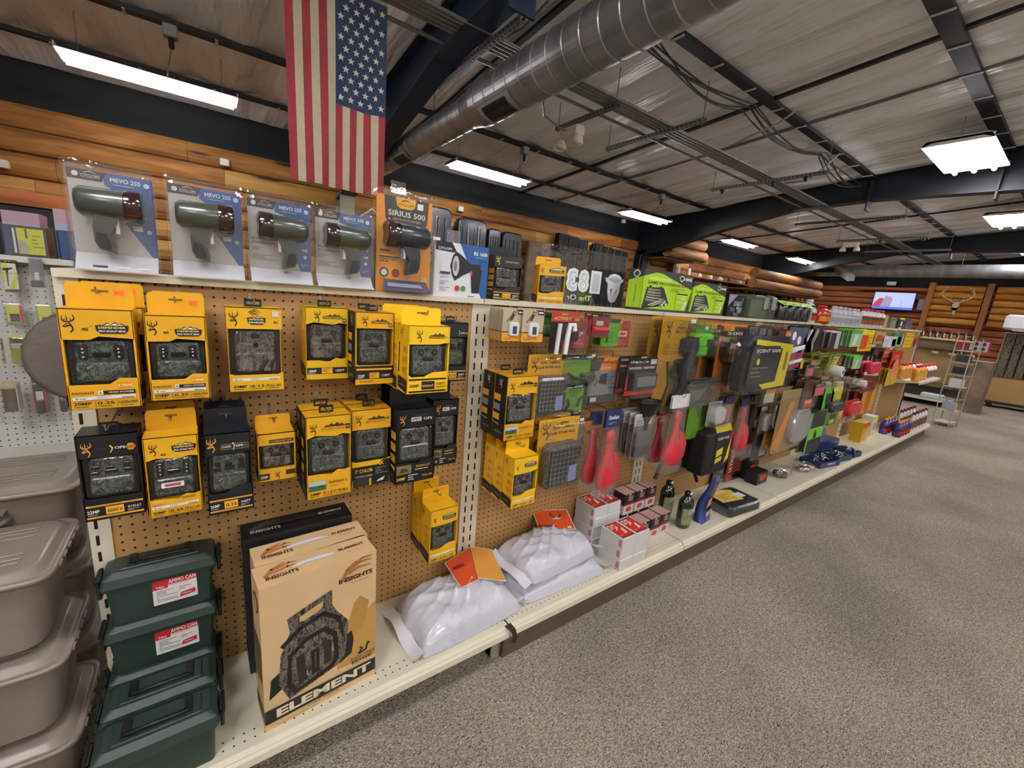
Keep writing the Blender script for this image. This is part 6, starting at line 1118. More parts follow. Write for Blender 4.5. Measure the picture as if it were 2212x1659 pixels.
def jug(x, y, h, r, label, body, cap, lab, name='plastic_bottle', cat='bottle', group=None, z=ZB, prof=None, capc=None, far=0, sc=(1, .6), rz=0):
    t = thing(name, label, cat, (x, y, z), rz, group)
    g = B(); g.lathe(prof or [(r*.92, 0), (r, h*.04), (r, h*.62), (r*.8, h*.76), (r*.4, h*.84), (r*.33, h*.87), (r*.33, h*.9)], M(body, .25, 0, .04, 20, coat=.5) if isinstance(body, str) else body, (0, 0, 0), 14, 'z', sc=sc)
    q = r*.36
    c_ = B(); c_.lathe([(q, h*.88), (q*1.05, h*.89), (q*1.02, h*.985), (q*.8, h)], M(cap, .35), (0, 0, 0), 12)
    l_ = B(); vs = []; n = 8
    for i in range(n+1):
        a = PI*1.12+(PI*.76)*i/n; vs += [(r*1.012*math.cos(a)*sc[0], r*1.02*math.sin(a)*sc[1], h*.12), (r*1.012*math.cos(a)*sc[0], r*1.02*math.sin(a)*sc[1], h*.58)]
    l_.add(vs, [(2*i, 2*i+2, 2*i+3, 2*i+1) for i in range(n)], lab[0], True)
    if len(lab) > 1: l_.add([(a*1.004, b_*1.006, h*.4 if i % 2 == 0 else h*.52) for i, (a, b_, c2) in enumerate(vs)], [(2*i, 2*i+2, 2*i+3, 2*i+1) for i in range(n)], lab[1], True)
    g.obj('bottle_body', t); c_.obj('cap', t); l_.obj('printed_label', t); return t
def deckstuff():
    gb = M('#0f2417', .12, 0, .03, 10, coat=.8)
    hp = [(.05, 0), (.054, .008), (.054, .15), (.05, .172), (.03, .195), (.02, .2), (.02, .205)]
    for x, y, lb in ((2.605, -.265, 'nearer dark green jug with a black cap and deer label on the base deck'), (2.635, -.115, 'dark green jug with a black cap, the one by the pegboard')):
        t = jug(x, y, .228, .054, lb, gb, '#0d0d0d', (camo('jug_label', ['#4b5a3c', '#8f8a62', '#2c3a24', '#b9b49a'], 35),), 'attractant_jug', 'jug', 'dark green attractant jugs', prof=hp, sc=(1, .75))
        g = B(); g.text('SCRAPE', 0, .1, .03, M('#dcdcd4'), -.0436, .06, .02, 0, 'c', .1); g.rect(-.012, .215, .012, .23, WHITE, -.021); g.obj('label_lettering', t)
    t = thing('attractant_pouch', 'blue pouch with a deer picture standing curled beside the green jugs', 'pouch', (2.79, -.29, ZB), .1); g = B()
    pm = M('#23356f', .25, 0, .1, 8, coat=.4); R = []
    for k in range(9):
        q = k/8; zz = q*.3; wv = .022*math.sin(q*5); th = .022*(1-q)**.6+.002; R.append([(-.065+wv*.5+q*.05, -th+wv, zz), (.055+wv*.5+q*.05, -th+wv*.8, zz), (.055+wv*.5+q*.05, th+wv*.8, zz), (-.065+wv*.5+q*.05, th+wv, zz)])
    g.loft(R, pm, True); g.obj('foil_pouch', t)
    g = B(); g.text('SECS', -.0, .05, .03, M(WHITE), -.03, .09, .02, .2, 'c', .08); g.poly([(-.03, .1), (.03, .11), (.035, .16), (-.01, .15)], '#b98a4a', -.02); g.poly([(-.01, .17), (.05, .18), (.06, .24), (.0, .22)], '#6d5a42', -.0); g.obj('printed_picture', t)
    # black pack with yellow card
    P = [U(u, v, z=ZB+.075) for u, v in ((1522, 1068), (1592, 1105), (1636, 1073), (1570, 1046))]; c = sum(P, Vector())/4
    t = thing('bagged_pad', 'flat black folded pad in clear film with a yellow card, on the base deck', 'seat pad', (c.x, c.y, ZB), -.1); g = B(); g.box(-.17, -.115, .002, .17, .115, .07, M('#25272b', .5), .02); g.obj('folded_pad', t)
    g = B(); g.box(-.176, -.12, 0, .176, .12, .074, clear(alpha=.16, rough=.12), .022); g.obj('clear_film', t)
    g = B(); g.T = Matrix.Translation((-.03, -.02, .0755)) @ Matrix.Rotation(-PI/2, 4, 'X'); art(g, [('p', [(0, .1), (.85, .0), (1, .75), (.55, 1), (.05, .85)], '#d9b84c'), ('t', 'THE SACK', .5, .72, .12, '#efe6c8', .5), ('l', .15, .2, .85, .6, 4, '#8a7020')], .24, .17, 0, None, -.04); art(g, [('r', .7, -.1, .98, .25, '#d9dcdf')], .3, .17, -.001); g.T = Matrix(); g.obj('yellow_card', t)
    for x, y, z, h, lb in ((3.79, -.2, 0, .1, 'nearer black carton with orange lettering on the base deck'), (3.83, -.1, 0, .145, 'black carton with orange lettering behind the nearer one')):
        t = thing('bulb_carton', lb, 'carton', (x, y, ZB+z), .0, 'black cartons with orange lettering'); g = B(); g.box(-.085, 0, 0, .085, .09, h, M('#141315', .4)); art(g, [('p', [(.28, .35), (.5, .3), (.85, .5), (.85, .72), (.4, .8), (.25, .75)], '#cf3d16'), ('t', 'FACTORY', .55, .52, .16, '#2a0d08', .5)], .17, h, -.0006); g.obj('printed_carton', t)
    def crumple(x, y, w, d, h, label, cin, seed, name='bagged_wire', cat='bag'):
        rn = random.Random(seed); ph = [rn.uniform(0, 6) for _ in range(6)]; t = thing(name, label, cat, (x, y, ZB))
        f = lambda q: 1+.14*math.sin(q.x*6+ph[0])*math.sin(q.y*7+ph[1])+.1*math.sin(q.z*9+q.x*5+ph[2])
        B().blob((0, 0, h*.5), (w/2, d/2, h/2), clear(alpha=.2, rough=.1), 14, 9, f).obj('clear_film', t)
        g = B()
        for k in range(7): 
            a = rn.uniform(0, 6); g.tube([(w*.3*math.cos(a+q*.9), d*.3*math.sin(a+q*.9), h*(.25+.12*math.sin(q*2+a))) for q in range(7)], .006, cin[k % len(cin)], 5)
        g.obj('coiled_contents', t)
    crumple(4.12, -.2, .22, .16, .1, 'clear bag of dark coiled wire on the base deck', ['#23251f', '#3a3c33', '#15160f'], 4)
    crumple(4.5, -.24, .26, .16, .07, 'clear pack with orange and white contents at the deck edge', ['#c87a3a', '#d9d4cc', '#8a5a30'], 6, 'bagged_hooks')
    # blue trays
    nb = M('#1c3260', .3, 0, .06, 8, coat=.3)
    for i, (x, y, w, rz, lb) in enumerate(((4.86, -.24, .33, -.15, 'nearest navy blue tray, filled with clear parts'), (5.22, -.25, .24, -.15, 'second navy blue tray, with black hooks piled in it'), (5.5, -.27, .16, -.12, 'third short navy blue tray at the right'))):
        t = thing('parts_tray', lb, 'display tray', (x, y, ZB), rz, 'navy blue step hook trays'); g = B(); g.box(-w/2, -.09, 0, w/2, .09, .01, nb)
        for a in ((-w/2, -.09, w/2, -.084), (-w/2, .084, w/2, .09), (-w/2, -.09, -w/2+.006, .09), (w/2-.006, -.09, w/2, .09)): g.box(a[0], a[1], 0, a[2], a[3], .052, nb)
        if i == 0: g.text('STEP-UP', .02, .018, .022, M(WHITE), -.0905, .13, .02, 0, 'c')
        g.obj('tray', t); rn = random.Random(i); g = B()
        for k in range(14): a = rn.uniform(-1, 1); px = rn.uniform(-w*.4, w*.4); py = rn.uniform(-.06, .06); g.tube([(px-.03, py, .03), (px, py+.02*a, .05+rn.uniform(0, .02)), (px+.035, py-.01, .04)], .005, ['#c9ccd2', '#23262a', '#8f949a', '#15171a'][k % 4], 5)
        g.obj('step_hooks', t)
    t = thing('parts_tray', 'large navy blue display carton with raised lid behind the small trays', 'display tray', (5.32, -.08, ZB), -.1, 'navy blue step hook trays'); g = B(); g.box(-.26, -.06, 0, .26, .06, .12, nb); g.add([(-.26, .06, .12), (.26, .06, .12), (.22, .07, .2), (-.26, .07, .26)], [(0, 1, 2, 3)], M('#4a5c94', .3)); g.obj('tray', t)
    # cartons on the deck further on
    for x, y, w, h, c, A, lb in ((6.28, -.2, .24, .22, '#c9a01e', [('r', 0, .75, 1, 1, '#c4562a'), ('p', [(.6, .05), (.95, .05), (.85, .7), (.7, .65)], '#d9a890'), ('l', .1, .4, .5, .6, 3, '#8a5a10')], 'yellow carton with an orange band on the base deck'), (6.7, -.17, .17, .24, '#d9d8ce', [('r', 0, 0, 1, .15, '#d9c832'), ('p', [(.2, .3), (.8, .3), (.7, .7), (.3, .65)], '#9a9248'), ('r', .2, .85, 1, 1, '#d9d060')], 'white and yellow carton on the base deck')):
        t = thing('feed_carton', lb, 'carton', (x, y, ZB), .0); g = B(); g.box(-w/2, 0, 0, w/2, .11, h, c); art(g, A, w, h, -.0006); g.obj('printed_carton', t)
    og = '#e0941e'
    for i in range(8):
        x = 7.02+(i % 4)*.13; y = -.33+(i//4)*.13
        jug(x, y, .19, .055, 'blue bottle with an orange cap and red label, %s in the %s row' % (ORD[i % 4], ('front', 'rear')[i//4]), '#22307a', og, ('#a02234', '#15131a'), 'scent_bottle', 'bottle', 'blue bottles with orange caps', sc=(1, .8))
    for i in range(10):
        x = 7.65+(i % 5)*.16; y = -.33+(i//5)*.12
        jug(x, y, .24, .05, 'white base deck bottle with a dark red cap, %s from left, %s row' % (ORD[i % 5], ('front', 'rear')[i//5]), '#dcdcdc', '#7a1218', ('#6d5040',), 'spray_bottle', 'spray bottle', 'white spray bottles on the base deck')
    # bracket shelf in the last bay
    t = thing('bracket_shelf', 'cream bracket shelf of the last bay carrying red-capped bottles', 'shelf', (7.32, 0, .83)); g = B(); g.box(.02, -.34, 0, BAY-.02, -.008, .01, cream); g.box(.02, -.345, -.022, BAY-.02, -.34, .01, cream); g.obj('shelf_board', t)
    for a in (.03, BAY-.034): B().prism([(0, 0), (.1, 0), (0, .001)], 0, .001, cream).obj('shelf_arm', t) if 0 else B().add([(a, -.008, -.06), (a, -.33, -.004), (a, -.33, 0), (a, -.008, 0), (a+.004, -.008, -.06), (a+.004, -.33, -.004), (a+.004, -.33, 0), (a+.004, -.008, 0)], [(0, 1, 2, 3), (7, 6, 5, 4), (0, 4, 5, 1), (1, 5, 6, 2)], cream).obj('shelf_arm', t)
    for i in range(12):
        x = 7.42+(i % 6)*.18; y = -.28+(i//6)*.14; am = i % 6 < 3
        jug(x, y, .2, .062, '%s bracket shelf bottle with a red cap, %s from left, %s row' % ('amber' if am else 'white', ORD[i % 6], ('front', 'rear')[i//6]), '#d9861e' if am else '#dededc', '#c0182c', ('#c9a04a',) if am else ('#7a5a48',), 'spray_bottle', 'spray bottle', 'red-capped bottles on the bracket shelf', z=.841)
deckstuff()
# ---------------------------------------------------------------- goods further along the top deck
def topdeck():
    lg, dg = '#a5cf1c', '#3f423e'
    for i, (x, w, h, rz, y, lb) in enumerate(((2.47, .47, .225, .0, -.0, 'left of two lime green kit cartons on the top deck'), (2.95, .4, .2, .0, .02, 'right of two lime green kit cartons on the top deck'))):
        t = thing('kit_carton', lb, 'carton', (x, y, ZT), rz, 'lime green kit cartons'); g = B(); g.box(-w/2, 0, 0, w/2, .1, h, M(dg, .35))
        A = [('p', [(0, .06), (.92, .06), (1, .62), (.35, 1-.07), (.22, 1-.06), (.0, .82)], lg), ('t', 'GAME PROCESSING KIT', .48, .655, .075, '#28310e', .8, 'c', .03), ('t', '18 PIECE DELUXE', .33, .77, .05, '#e3edb0', .42), ('t', 'HME', .88, .84, .075, WHITE, .18, 'c', .04), ('s', [(.7, .9), (.73, .94), (.77, .94), (.8, .9), (.77, .82), (.73, .82), (.7, .9)], .006, WHITE),
             ('p', [(.02, .05), (.08, .57), (.4, .6), (.54, .22), (.52, .16)], '#2e312e'), ('p', [(.12, .57), (.12, .62), (.16, .62), (.16, .57)], '#2e312e'), ('p', [(.32, .58), (.32, .62), (.36, .62), (.36, .58)], '#2e312e')]
        for k in range(5): A += [('s', [(.11-.008*k, .53-.065*k), (.2, .52-.066*k), (.34+.012*k, .53-.07*k)], .01, '#a9b27a' if k % 2 else '#8f948a')]
        A += [('s', [(.14, .14), (.3, .24), (.42, .32)], .008, '#c9cfae'), ('s', [(.2, .13), (.36, .22), (.46, .3)], .006, '#c9cfae'), ('p', [(.34, .14), (.4, .2), (.46, .28), (.48, .26), (.42, .18), (.44, .13), (.38, .16)], '#e3e4e0'), ('r', .46, .16, .51, .22, '#c9cdc2'), ('l', .55, .52, .92, .62, 3, '#5a7212'), ('r', .68, .47, .92, .5, '#2e312e'), ('r', .68, .12, .88, .46, '#bfe04a'), ('l', .7, .14, .86, .44, 8, '#6d8a20'), ('p', [(.82, .08), (.86, .1), (.92, .3), (.88, .3)], '#e6e8dc')]
        art(g, A, w, h, -.0006); g.T = Matrix.Translation((-w/2-.0006, .05, 0)) @ Matrix.Rotation(-PI/2, 4, 'Z')
        art(g, [('p', [(0, .06), (1, .06), (1, .82), (0, .72)], '#b6e02a'), ('t', 'GAME PROCESSING KIT', .58, .2, .05*1.6, '#5a7212', 1.1, 'c', .02, PI/2)][:1]+[('r', .5, .18, .6, .62, '#8fb01c'), ('s', [(.3, .88), (.45, .95), (.6, .95), (.75, .88), (.6, .8), (.45, .8), (.3, .88)], .04, WHITE)], .1, h, -.0004); g.T = Matrix(); g.obj('printed_carton', t)
    # acrylic sign, seen from behind
    t = thing('acrylic_sign', 'clear acrylic sign with a white mirrored 183 and skull outline, on the top deck', 'sign', (2.06, .235, ZT)); g = B(); g.box(-.36, 0, .0, .31, .004, .3, clear(alpha=.1, rough=.03)); g.obj('acrylic_sheet', t)
    g = B(); wv = M('#dfe4e6', .5); gy = M('#b9c6cc', .5); F = lambda P, m, y: g.add([(x, y, z) for x, z in P], [tuple(range(len(P)))], m)
    for ox, s_, dd in ((-.175, '3', 0), (-.085, '8', 0), (.01, '1', 0)):
        vs, fs, asp = glyphs(s_, .09); g.add([(ox+.085-a*.085, -.0022, .07+b_*.125) for a, b_ in vs], fs, wv); vs, fs, asp = glyphs(s_, .0); g.add([(ox+.07-a*.055, -.0028, .08+b_*.1) for a, b_ in vs], fs, gy)
    sk = [(.13, .17), (.15, .165), (.165, .185), (.21, .195), (.255, .185), (.275, .165), (.29, .17), (.285, .155), (.265, .14), (.262, .09), (.235, .035), (.205, .025), (.175, .04), (.158, .09), (.155, .135), (.135, .15)]
    F(sk, wv, -.0022); F([(.18, .105), (.195, .11), (.19, .06)], '#6d705a', -.003); F([(.245, .11), (.23, .1), (.215, .06)], '#6d705a', -.003); F([(.15, .16), (.21, .14), (.27, .16), (.21, .18)], gy, -.003)
    vs, fs, asp = glyphs('The Or', 0); g.add([(.03-a*.19, -.0022, .025+b_*.03) for a, b_ in vs], fs, wv); g.obj('white_lettering', t)
    t = thing('camera_kit_carton', 'black carton picturing gear with a small yellow antler mark, right of the lime cartons', 'carton', (3.3, .01, ZT)); g = B(); g.box(-.12, 0, 0, .12, .1, .15, M('#1c1d21', .4)); art(g, [('p', [(0, 1), (.45, 1), (0, .45)], '#8f9297'), ('buck', .74, .66, .26, '#e0a62c'), ('r', .3, .5, .75, .72, '#6d7277'), ('r', .15, .25, .4, .42, '#55595d'), ('r', .55, .2, .8, .45, '#7d8287'), ('r', .35, .05, .65, .2, '#55595d'), ('s', [(.5, .4), (.6, .5), (.5, .6)], .03, '#b9bcc0')], .24, .15, -.0006); g.obj('printed_carton', t)
    t = thing('ammo_box', 'olive green moulded box with grey latches and a camouflage panel on the top deck', 'dry box', (3.74, .0, ZT)); g = B(); gm = M('#55604c', .5); g.box(-.22, 0, 0, .14, .16, .15, gm, .02); g.box(-.215, -.004, .14, .135, .164, .168, gm, .01); g.obj('box_body', t)
    for x in (-.05, .08): B().box(x-.03, -.014, .07, x+.03, 0, .16, M('#8d9188', .35), .006).obj('latch', t)
    B().box(-.0, -.008, .01, .12, -.001, .08, CAMO2()).obj('camouflage_panel', t)
    B().box(-.06, -.02, .17, .05, .0, .172, '#c9cdd0').obj('price_card', t)
    for i, x in enumerate((4.06, 4.22, 4.36, 4.5)):
        t = thing('feeder_canister', 'black feeder canister under a lime green header, %s from the left on the top deck' % ORD[i], 'canister', (x, .04, ZT), 0, 'black feeder canisters with lime headers'); g = B(); g.lathe([(.05, 0), (.052, .01), (.052, .12), (.045, .135), (.02, .14)], M('#1a1d1c', .3, coat=.5), (0, 0, 0), 14); g.obj('canister_body', t); B().box(-.02, -.054, .03, .02, -.051, .1, '#3c4240').obj('sight_window', t)
        B().add([(-.09, -.06, .12), (.09, -.06, .125), (.08, .02, .16), (-.08, .02, .155)], [(0, 1, 2, 3)], M('#9fd01c', .4)).obj('header_card', t)
    def small(x, w, h, c, cap, lb, nm, cat, lab, grp, y=.02, sc=(1, .7)): return jug(x, y, h, w/2, lb, c, cap, lab, nm, cat, grp, z=ZT, sc=sc)
    small(4.66, .09, .15, '#c9c6bd', '#15161a', 'small white bottle with a black cap next to the canisters', 'plastic_bottle', 'bottle', ('#b0301e', '#15161a'), None)
    small(4.86, .2, .16, '#b0281c', '#c41f1f', 'red and orange jug with a curved handle on the top deck', 'scent_jug', 'jug', ('#d9801e', '#a8201c'), None)
    small(4.9, .14, .21, '#d5d9e0', '#c9ccd4', 'white tub with a blue and yellow label behind the red jug', 'scent_tub', 'tub', ('#3a4a7a', '#c9c83a'), None, .14)
    for i in range(6): small(5.15+i*.13, .12, .17, '#c3c5ca', '#b9bbc2', 'grey-white refill jug, %s from the left in its row on the top deck' % ORD[i], 'refill_jug', 'jug', ('#9a9ca3', '#c9cbd0'), 'grey-white refill jugs on the top deck')
    for i in range(6): small(6.0+i*.13, .115, .19, '#dddcd8', '#b8182a', 'white jug with red cap and brown corn label, %s from the left' % ORD[i], 'attractant_jug', 'jug', ('#8a4a24', '#3c3a34'), 'white jugs with red caps and brown labels')
    for i, (x, w, h, c, lb) in enumerate(((6.85, .3, .15, '#a98a58', 'tan wooden box with a dark bear outline near the end of the top deck'), (7.25, .26, .14, '#6d6650', 'dark olive carton beside the tan wooden box'), (7.62, .25, .13, '#2b2c2a', 'black carton with white shapes under a lime strip'), (8.0, .3, .14, '#55484a', 'grey-brown clear case at the end of the top deck'))):
        t = thing('display_box', lb, 'box', (x, .03, ZT)); g = B(); g.box(-w/2, 0, 0, w/2, .12, h, c); art(g, [[('p', [(.1, .2), (.25, .3), (.3, .8), (.15, .7)], '#2a1c14'), ('r', .5, .1, .75, .9, '#c99a5a')], [('r', .2, .2, .8, .7, '#85806a')], [('d', .5, .5, .14, WHITE), ('r', .2, .02, .6, .14, WHITE), ('r', 0, .9, 1, 1.1, '#bfe02a')], [('l', .1, .1, .9, .8, 3, '#b03040')]][i], w, h, -.001); g.obj('box_body', t)
    # a second row behind, seen over the top between the others: fishing lures on the far side
    rn = random.Random(2)
    for i in range(9):
        x = 1.9+i*.075; g = B(); g.tube([(0, 0, 0), (rn.uniform(-.03, .03), .02, .1), (rn.uniform(-.05, .05), .03, rn.uniform(.16, .3))], .003, ['#9a9a98', '#5a3a2c', '#b9b9b6'][i % 3], 5)
        if i == 0: g.v = []; 
        if g.v: one(g, 'fishing_rod', 'thin fishing rod tip standing behind the clear acrylic sign, one of a loose row', 'fishing rod', (x, .42, ZT-.12), 0, 'rod tips behind the clear sign')
    t = thing('rod_counter', 'low wooden counter on the far side of the run holding rods and reels', 'counter', (2.1, .62, 0)); B().box(-.7, -.22, 0, .7, .25, 1.3, M('#6a5642', .6)).obj('counter_body', t); B().box(-.72, -.24, 1.3, .72, .27, 1.335, '#7a6248').obj('counter_top', t)
    for i in range(16):
        g = B(); g.lathe([(.012, -.02), (.02, -.015), (.02, .015), (.012, .02)], ['#c9c9cc', '#2a2a2c', '#8a2a34', '#b9b9bc'][i % 4], (0, 0, .05), 8, 'x'); g.tube([(0, 0, .0), (0, .01, .1)], .005, '#33302e', 5)
        one(g, 'fishing_reel', 'small fishing reel on the counter behind the clear sign, one of a crowd', 'fishing reel', (1.5+i*.082, .55+.05*(i % 3), 1.335), rn.uniform(-1, 1), 'reels on the counter behind the clear sign')
topdeck()
# ---------------------------------------------------------------- back wall goods and the far end of the store
def backwall():
    bk = M('#121619', .35, 0, .04, 8, coat=.3)
    def sled(x, w, z1, lb, cords=1, y=5.22):
        t = thing('sled', lb, 'sled', (x, y, .62), 0, 'black plastic sleds leaning on the log wall'); H = z1-.62; g = B()
        g.rbox(-w/2, 0, w/2, H, -.04, .1, w*.22, bk, 5, e=.03)
        for k in range(4): g.rbox(-w*.36+k*w*.2, H*.02, -w*.36+k*w*.2+w*.06, H*.93, -.055, -.03, w*.025, bk, 2)
        g.obj('sled_shell', t)
        if cords:
            for s_ in (-.18, .18): B().tube([(w*s_, -.06, .1), (w*s_, -.062, H*.95)], .006, '#b9b7b0', 5).obj('tow_cord', t)
        g = B(); g.rect(-.05, H*.7, .08, H*.78, '#cfd0cf', -.058); g.obj('price_card', t)
    sled(3.42, .62, 2.78, 'large black ribbed sled leaning on the log wall, left of the others', 0); sled(4.12, .58, 2.7, 'black sled with two pale tow cords, second from the left'); sled(4.57, .26, 2.6, 'dark narrow sled half hidden between two others', 0, 5.2); sled(4.98, .46, 2.6, 'black sled with a white card, right of the corded one', 0)
    g = B(); g.box(-.28, 0, 0, .28, .1, 1.9, wood('weathered', '#4a3a2c', '#6a5540', '#7d6850', (1, 1, 3)), .02); one(g, 'snowshoe_board', 'brown weathered board leaning on the wall right of the black sleds', 'board', (5.65, 5.2, .62))
    for i in range(7): 
        one(B().box(-.13, 0, 0, .13, .12, 2.75-.02*i, M('#050608', .85)), 'black_case', 'tall black rod case standing against the wall behind the acrylic sign', 'case', (6.2+.28*i+(.2 if i > 2 else 0), 5.15, 0), 0, 'tall black cases against the back wall')
    for i in range(12): one(B().tube([(0, 0, 0), (.0, .0, 1.5), (.04, 0, 1.62)], .006, '#3a3938', 5), 'fishing_rod', 'upright fishing rod in the dark corner beyond the acrylic sign', 'fishing rod', (5.9+.22*i, 4.9, 1.0), 0, 'upright rods in the dark corner')
    one(B().box(5.7, 4.75, 0, 8.6, 5.05, 1.0, '#4a3a2a'), 'rod_rack', 'low brown rack holding the upright rods in the dark corner', 'rack')
    for i, (u, v, lb) in enumerate(((6, 355, 'small white half-round wall lamp at the left picture edge'), (485, 352, 'small white box on the log wall between the first two spotlight packs'), (993, 452, 'small white box on the plank wall above the black sleds'), (1345, 478, 'small white speaker box on the dark wall under the third strip light'))):
        p = U(u, v, y=5.33); one(B().box(-.05, -.04, -.04, .05, .03, .04, '#cfc9bd', .012), 'wall_box', lb, 'wall box', (p.x, 5.31, p.z), 0)
    p = U(862, 405, y=5.3); one(B().box(-.12, -.02, -.09, .12, .02, .09, clear(alpha=.3)), 'wall_frame', 'clear framed notice on the dark wall left of the sleds', 'frame', (p.x, 5.33, p.z))
    # gas lantern and cream panel peeking over the packs
    p = U(795, 460, y=.25); t = thing('camp_lantern', 'dark green lantern top peeking between the fourth and orange spotlight packs', 'lantern', (p.x, .2, ZT)); B().lathe([(.04, 0), (.045, .02), (.03, .1), (.03, .16), (.062, .185), (.06, .195), (.03, .21), (.028, .225), (.01, .235)], M('#20362a', .3), (0, 0, 0), 16).obj('lantern_body', t); B().tube([(-.06, 0, .19), (-.05, 0, .26), (0, 0, .3), (.05, 0, .26), (.06, 0, .19)], .003, '#b9b9b6', 5).obj('bail_handle', t)
    # log canopies
    A, Bq = wood('canopy_log', '#5e360f', '#7f4f1c', '#93642c', (.7, 5, 5)), M('#7a4a20', .7)
    for nm, x0, x1, y, z0, z1, lb in (('a', 8.85, 10.35, 4.6, 2.62, 3.12, 'log canopy on the back wall with cut round ends, beyond the dark beam'), ('b', 12.4, 17.0, 4.3, 2.2, 2.72, 'second log canopy further along, at the far corner of the store')):
        t = thing('log_canopy', lb, 'log canopy', (0, 0, 0), 0, 'log canopies on the back wall'); n = 2; h = (z1-z0)/n
        for k in range(n):
            g = B(); g.lathe([(h*.52, x0), (h*.52, x1-.1*k)], A, (0, y, z0+h*(k+.5)), 12, 'x'); g.box(x1-.1*k, y-.07, z0+h*(k+.5)-.07, x1-.1*k+.001, y+.07, z0+h*(k+.5)+.07, Bq); g.obj('log', t)
            g = B(); g.lathe([(h*.5, y), (h*.5, 5.3)], A, (x1-.35, 0, z0+h*(k+.5)), 12, 'y'); g.obj('side_log', t)
        B().box(x0, y+.05, z0-.04, x1-.3, 5.34, z0-.005, '#5a3a1c').obj('soffit_board', t)
        for q in (x0+.1, x1-.3): B().box(q-.06, 5.15, 0, q+.06, 5.33, z0, '#6a4018').obj('post', t)
    rn = random.Random(5); CC = ['#c9c4b8', '#8a7a62', '#3c2c20', '#d9d2c6', '#a05a3a', '#5a6a5a', '#e3dccf', '#7a3a34']
    for s, (x0, x1, z) in enumerate(((9.9, 19.2, 2.35), (9.9, 19.2, 2.08), (9.9, 19.2, 1.8), (9.9, 19.2, 1.5))):
        one(B().box(x0, 5.02, z-.03, x1, 5.33, z, '#7a4a22'), 'wall_shelf', 'long brown shelf of knick-knacks on the far log wall, %s from the top' % ORD[s], 'shelf', group='knick-knack shelves on the log wall')
        for i in range(17):
            x = x0+.25+i*.53; h = rn.uniform(.09, .2); r = rn.uniform(.04, .1); c = rn.choice(CC); k = rn.random()
            g = B(); 
            if k < .4: g.lathe([(r*.7, 0), (r, h*.3), (r*.8, h*.7), (r*.35, h*.85), (r*.4, h)], c, (0, 0, 0), 10)
            elif k < .7: g.box(-r, -.05, 0, r, .05, h, c, .01)
            else: g.lathe([(r*.9, 0), (r, h*.1), (r, h*.85), (r*.8, h)], c, (0, 0, 0), 10)
            one(g, 'knick_knack', 'small ornament on the %s knick-knack shelf, %d down from its left end' % (ORD[s], i+1) if 0 else 'small ornament or jar standing on the %s shelf of the far log wall' % ORD[s], 'ornament', (x, 5.15, z), 0, 'ornaments on the %s wall shelf' % ORD[s])
    # left: cabinet and header board beyond the white unit
    one(B().box(-4.2, 4.7, 1.93, -.7, 5.3, 2.06, wood('orange_board', '#8a4a22', '#a8602e', '#bd7440', (1, 3, 3), False)), 'header_board', 'orange-brown board over the dark cabinet at the left picture edge', 'board')
    one(B().box(-4.2, 4.75, 0, -.72, 5.3, 1.92, '#160f10'), 'dark_cabinet', 'dark cabinet behind the white pegboard unit at the left edge', 'cabinet')
    for u0, v0, u1, v1, c, lb in ((0, 452, 86, 486, '#c9a3b4', 'pink and pale blue carton in the dark cabinet, at the left picture edge'), (113, 450, 146, 490, '#cfaab8', 'second pink and white carton in the dark cabinet, beside the first spotlight pack')):
        a, c_ = U(u0, v0, y=3.0), U(u1, v1, y=3.0); w, h = c_.x-a.x, a.z-c_.z+.25; g = B(); g.box(0, 0, 0, w, .2, h, c); art(g, [('r', 0, .3, 1, .75, '#b9c6dc'), ('r', 0, .3, .4, .5, '#d9b47a')], w, h, -.001, 0); one(g, 'pink_carton', lb, 'carton', (a.x, 3.0, c_.z-.25))
    one(B().box(-2.5, 2.9, 0, .1, 3.3, U(50, 486, y=3.0).z-.25, '#2a1d1a'), 'low_cabinet', 'low dark cabinet under the pink cartons', 'cabinet')
backwall()
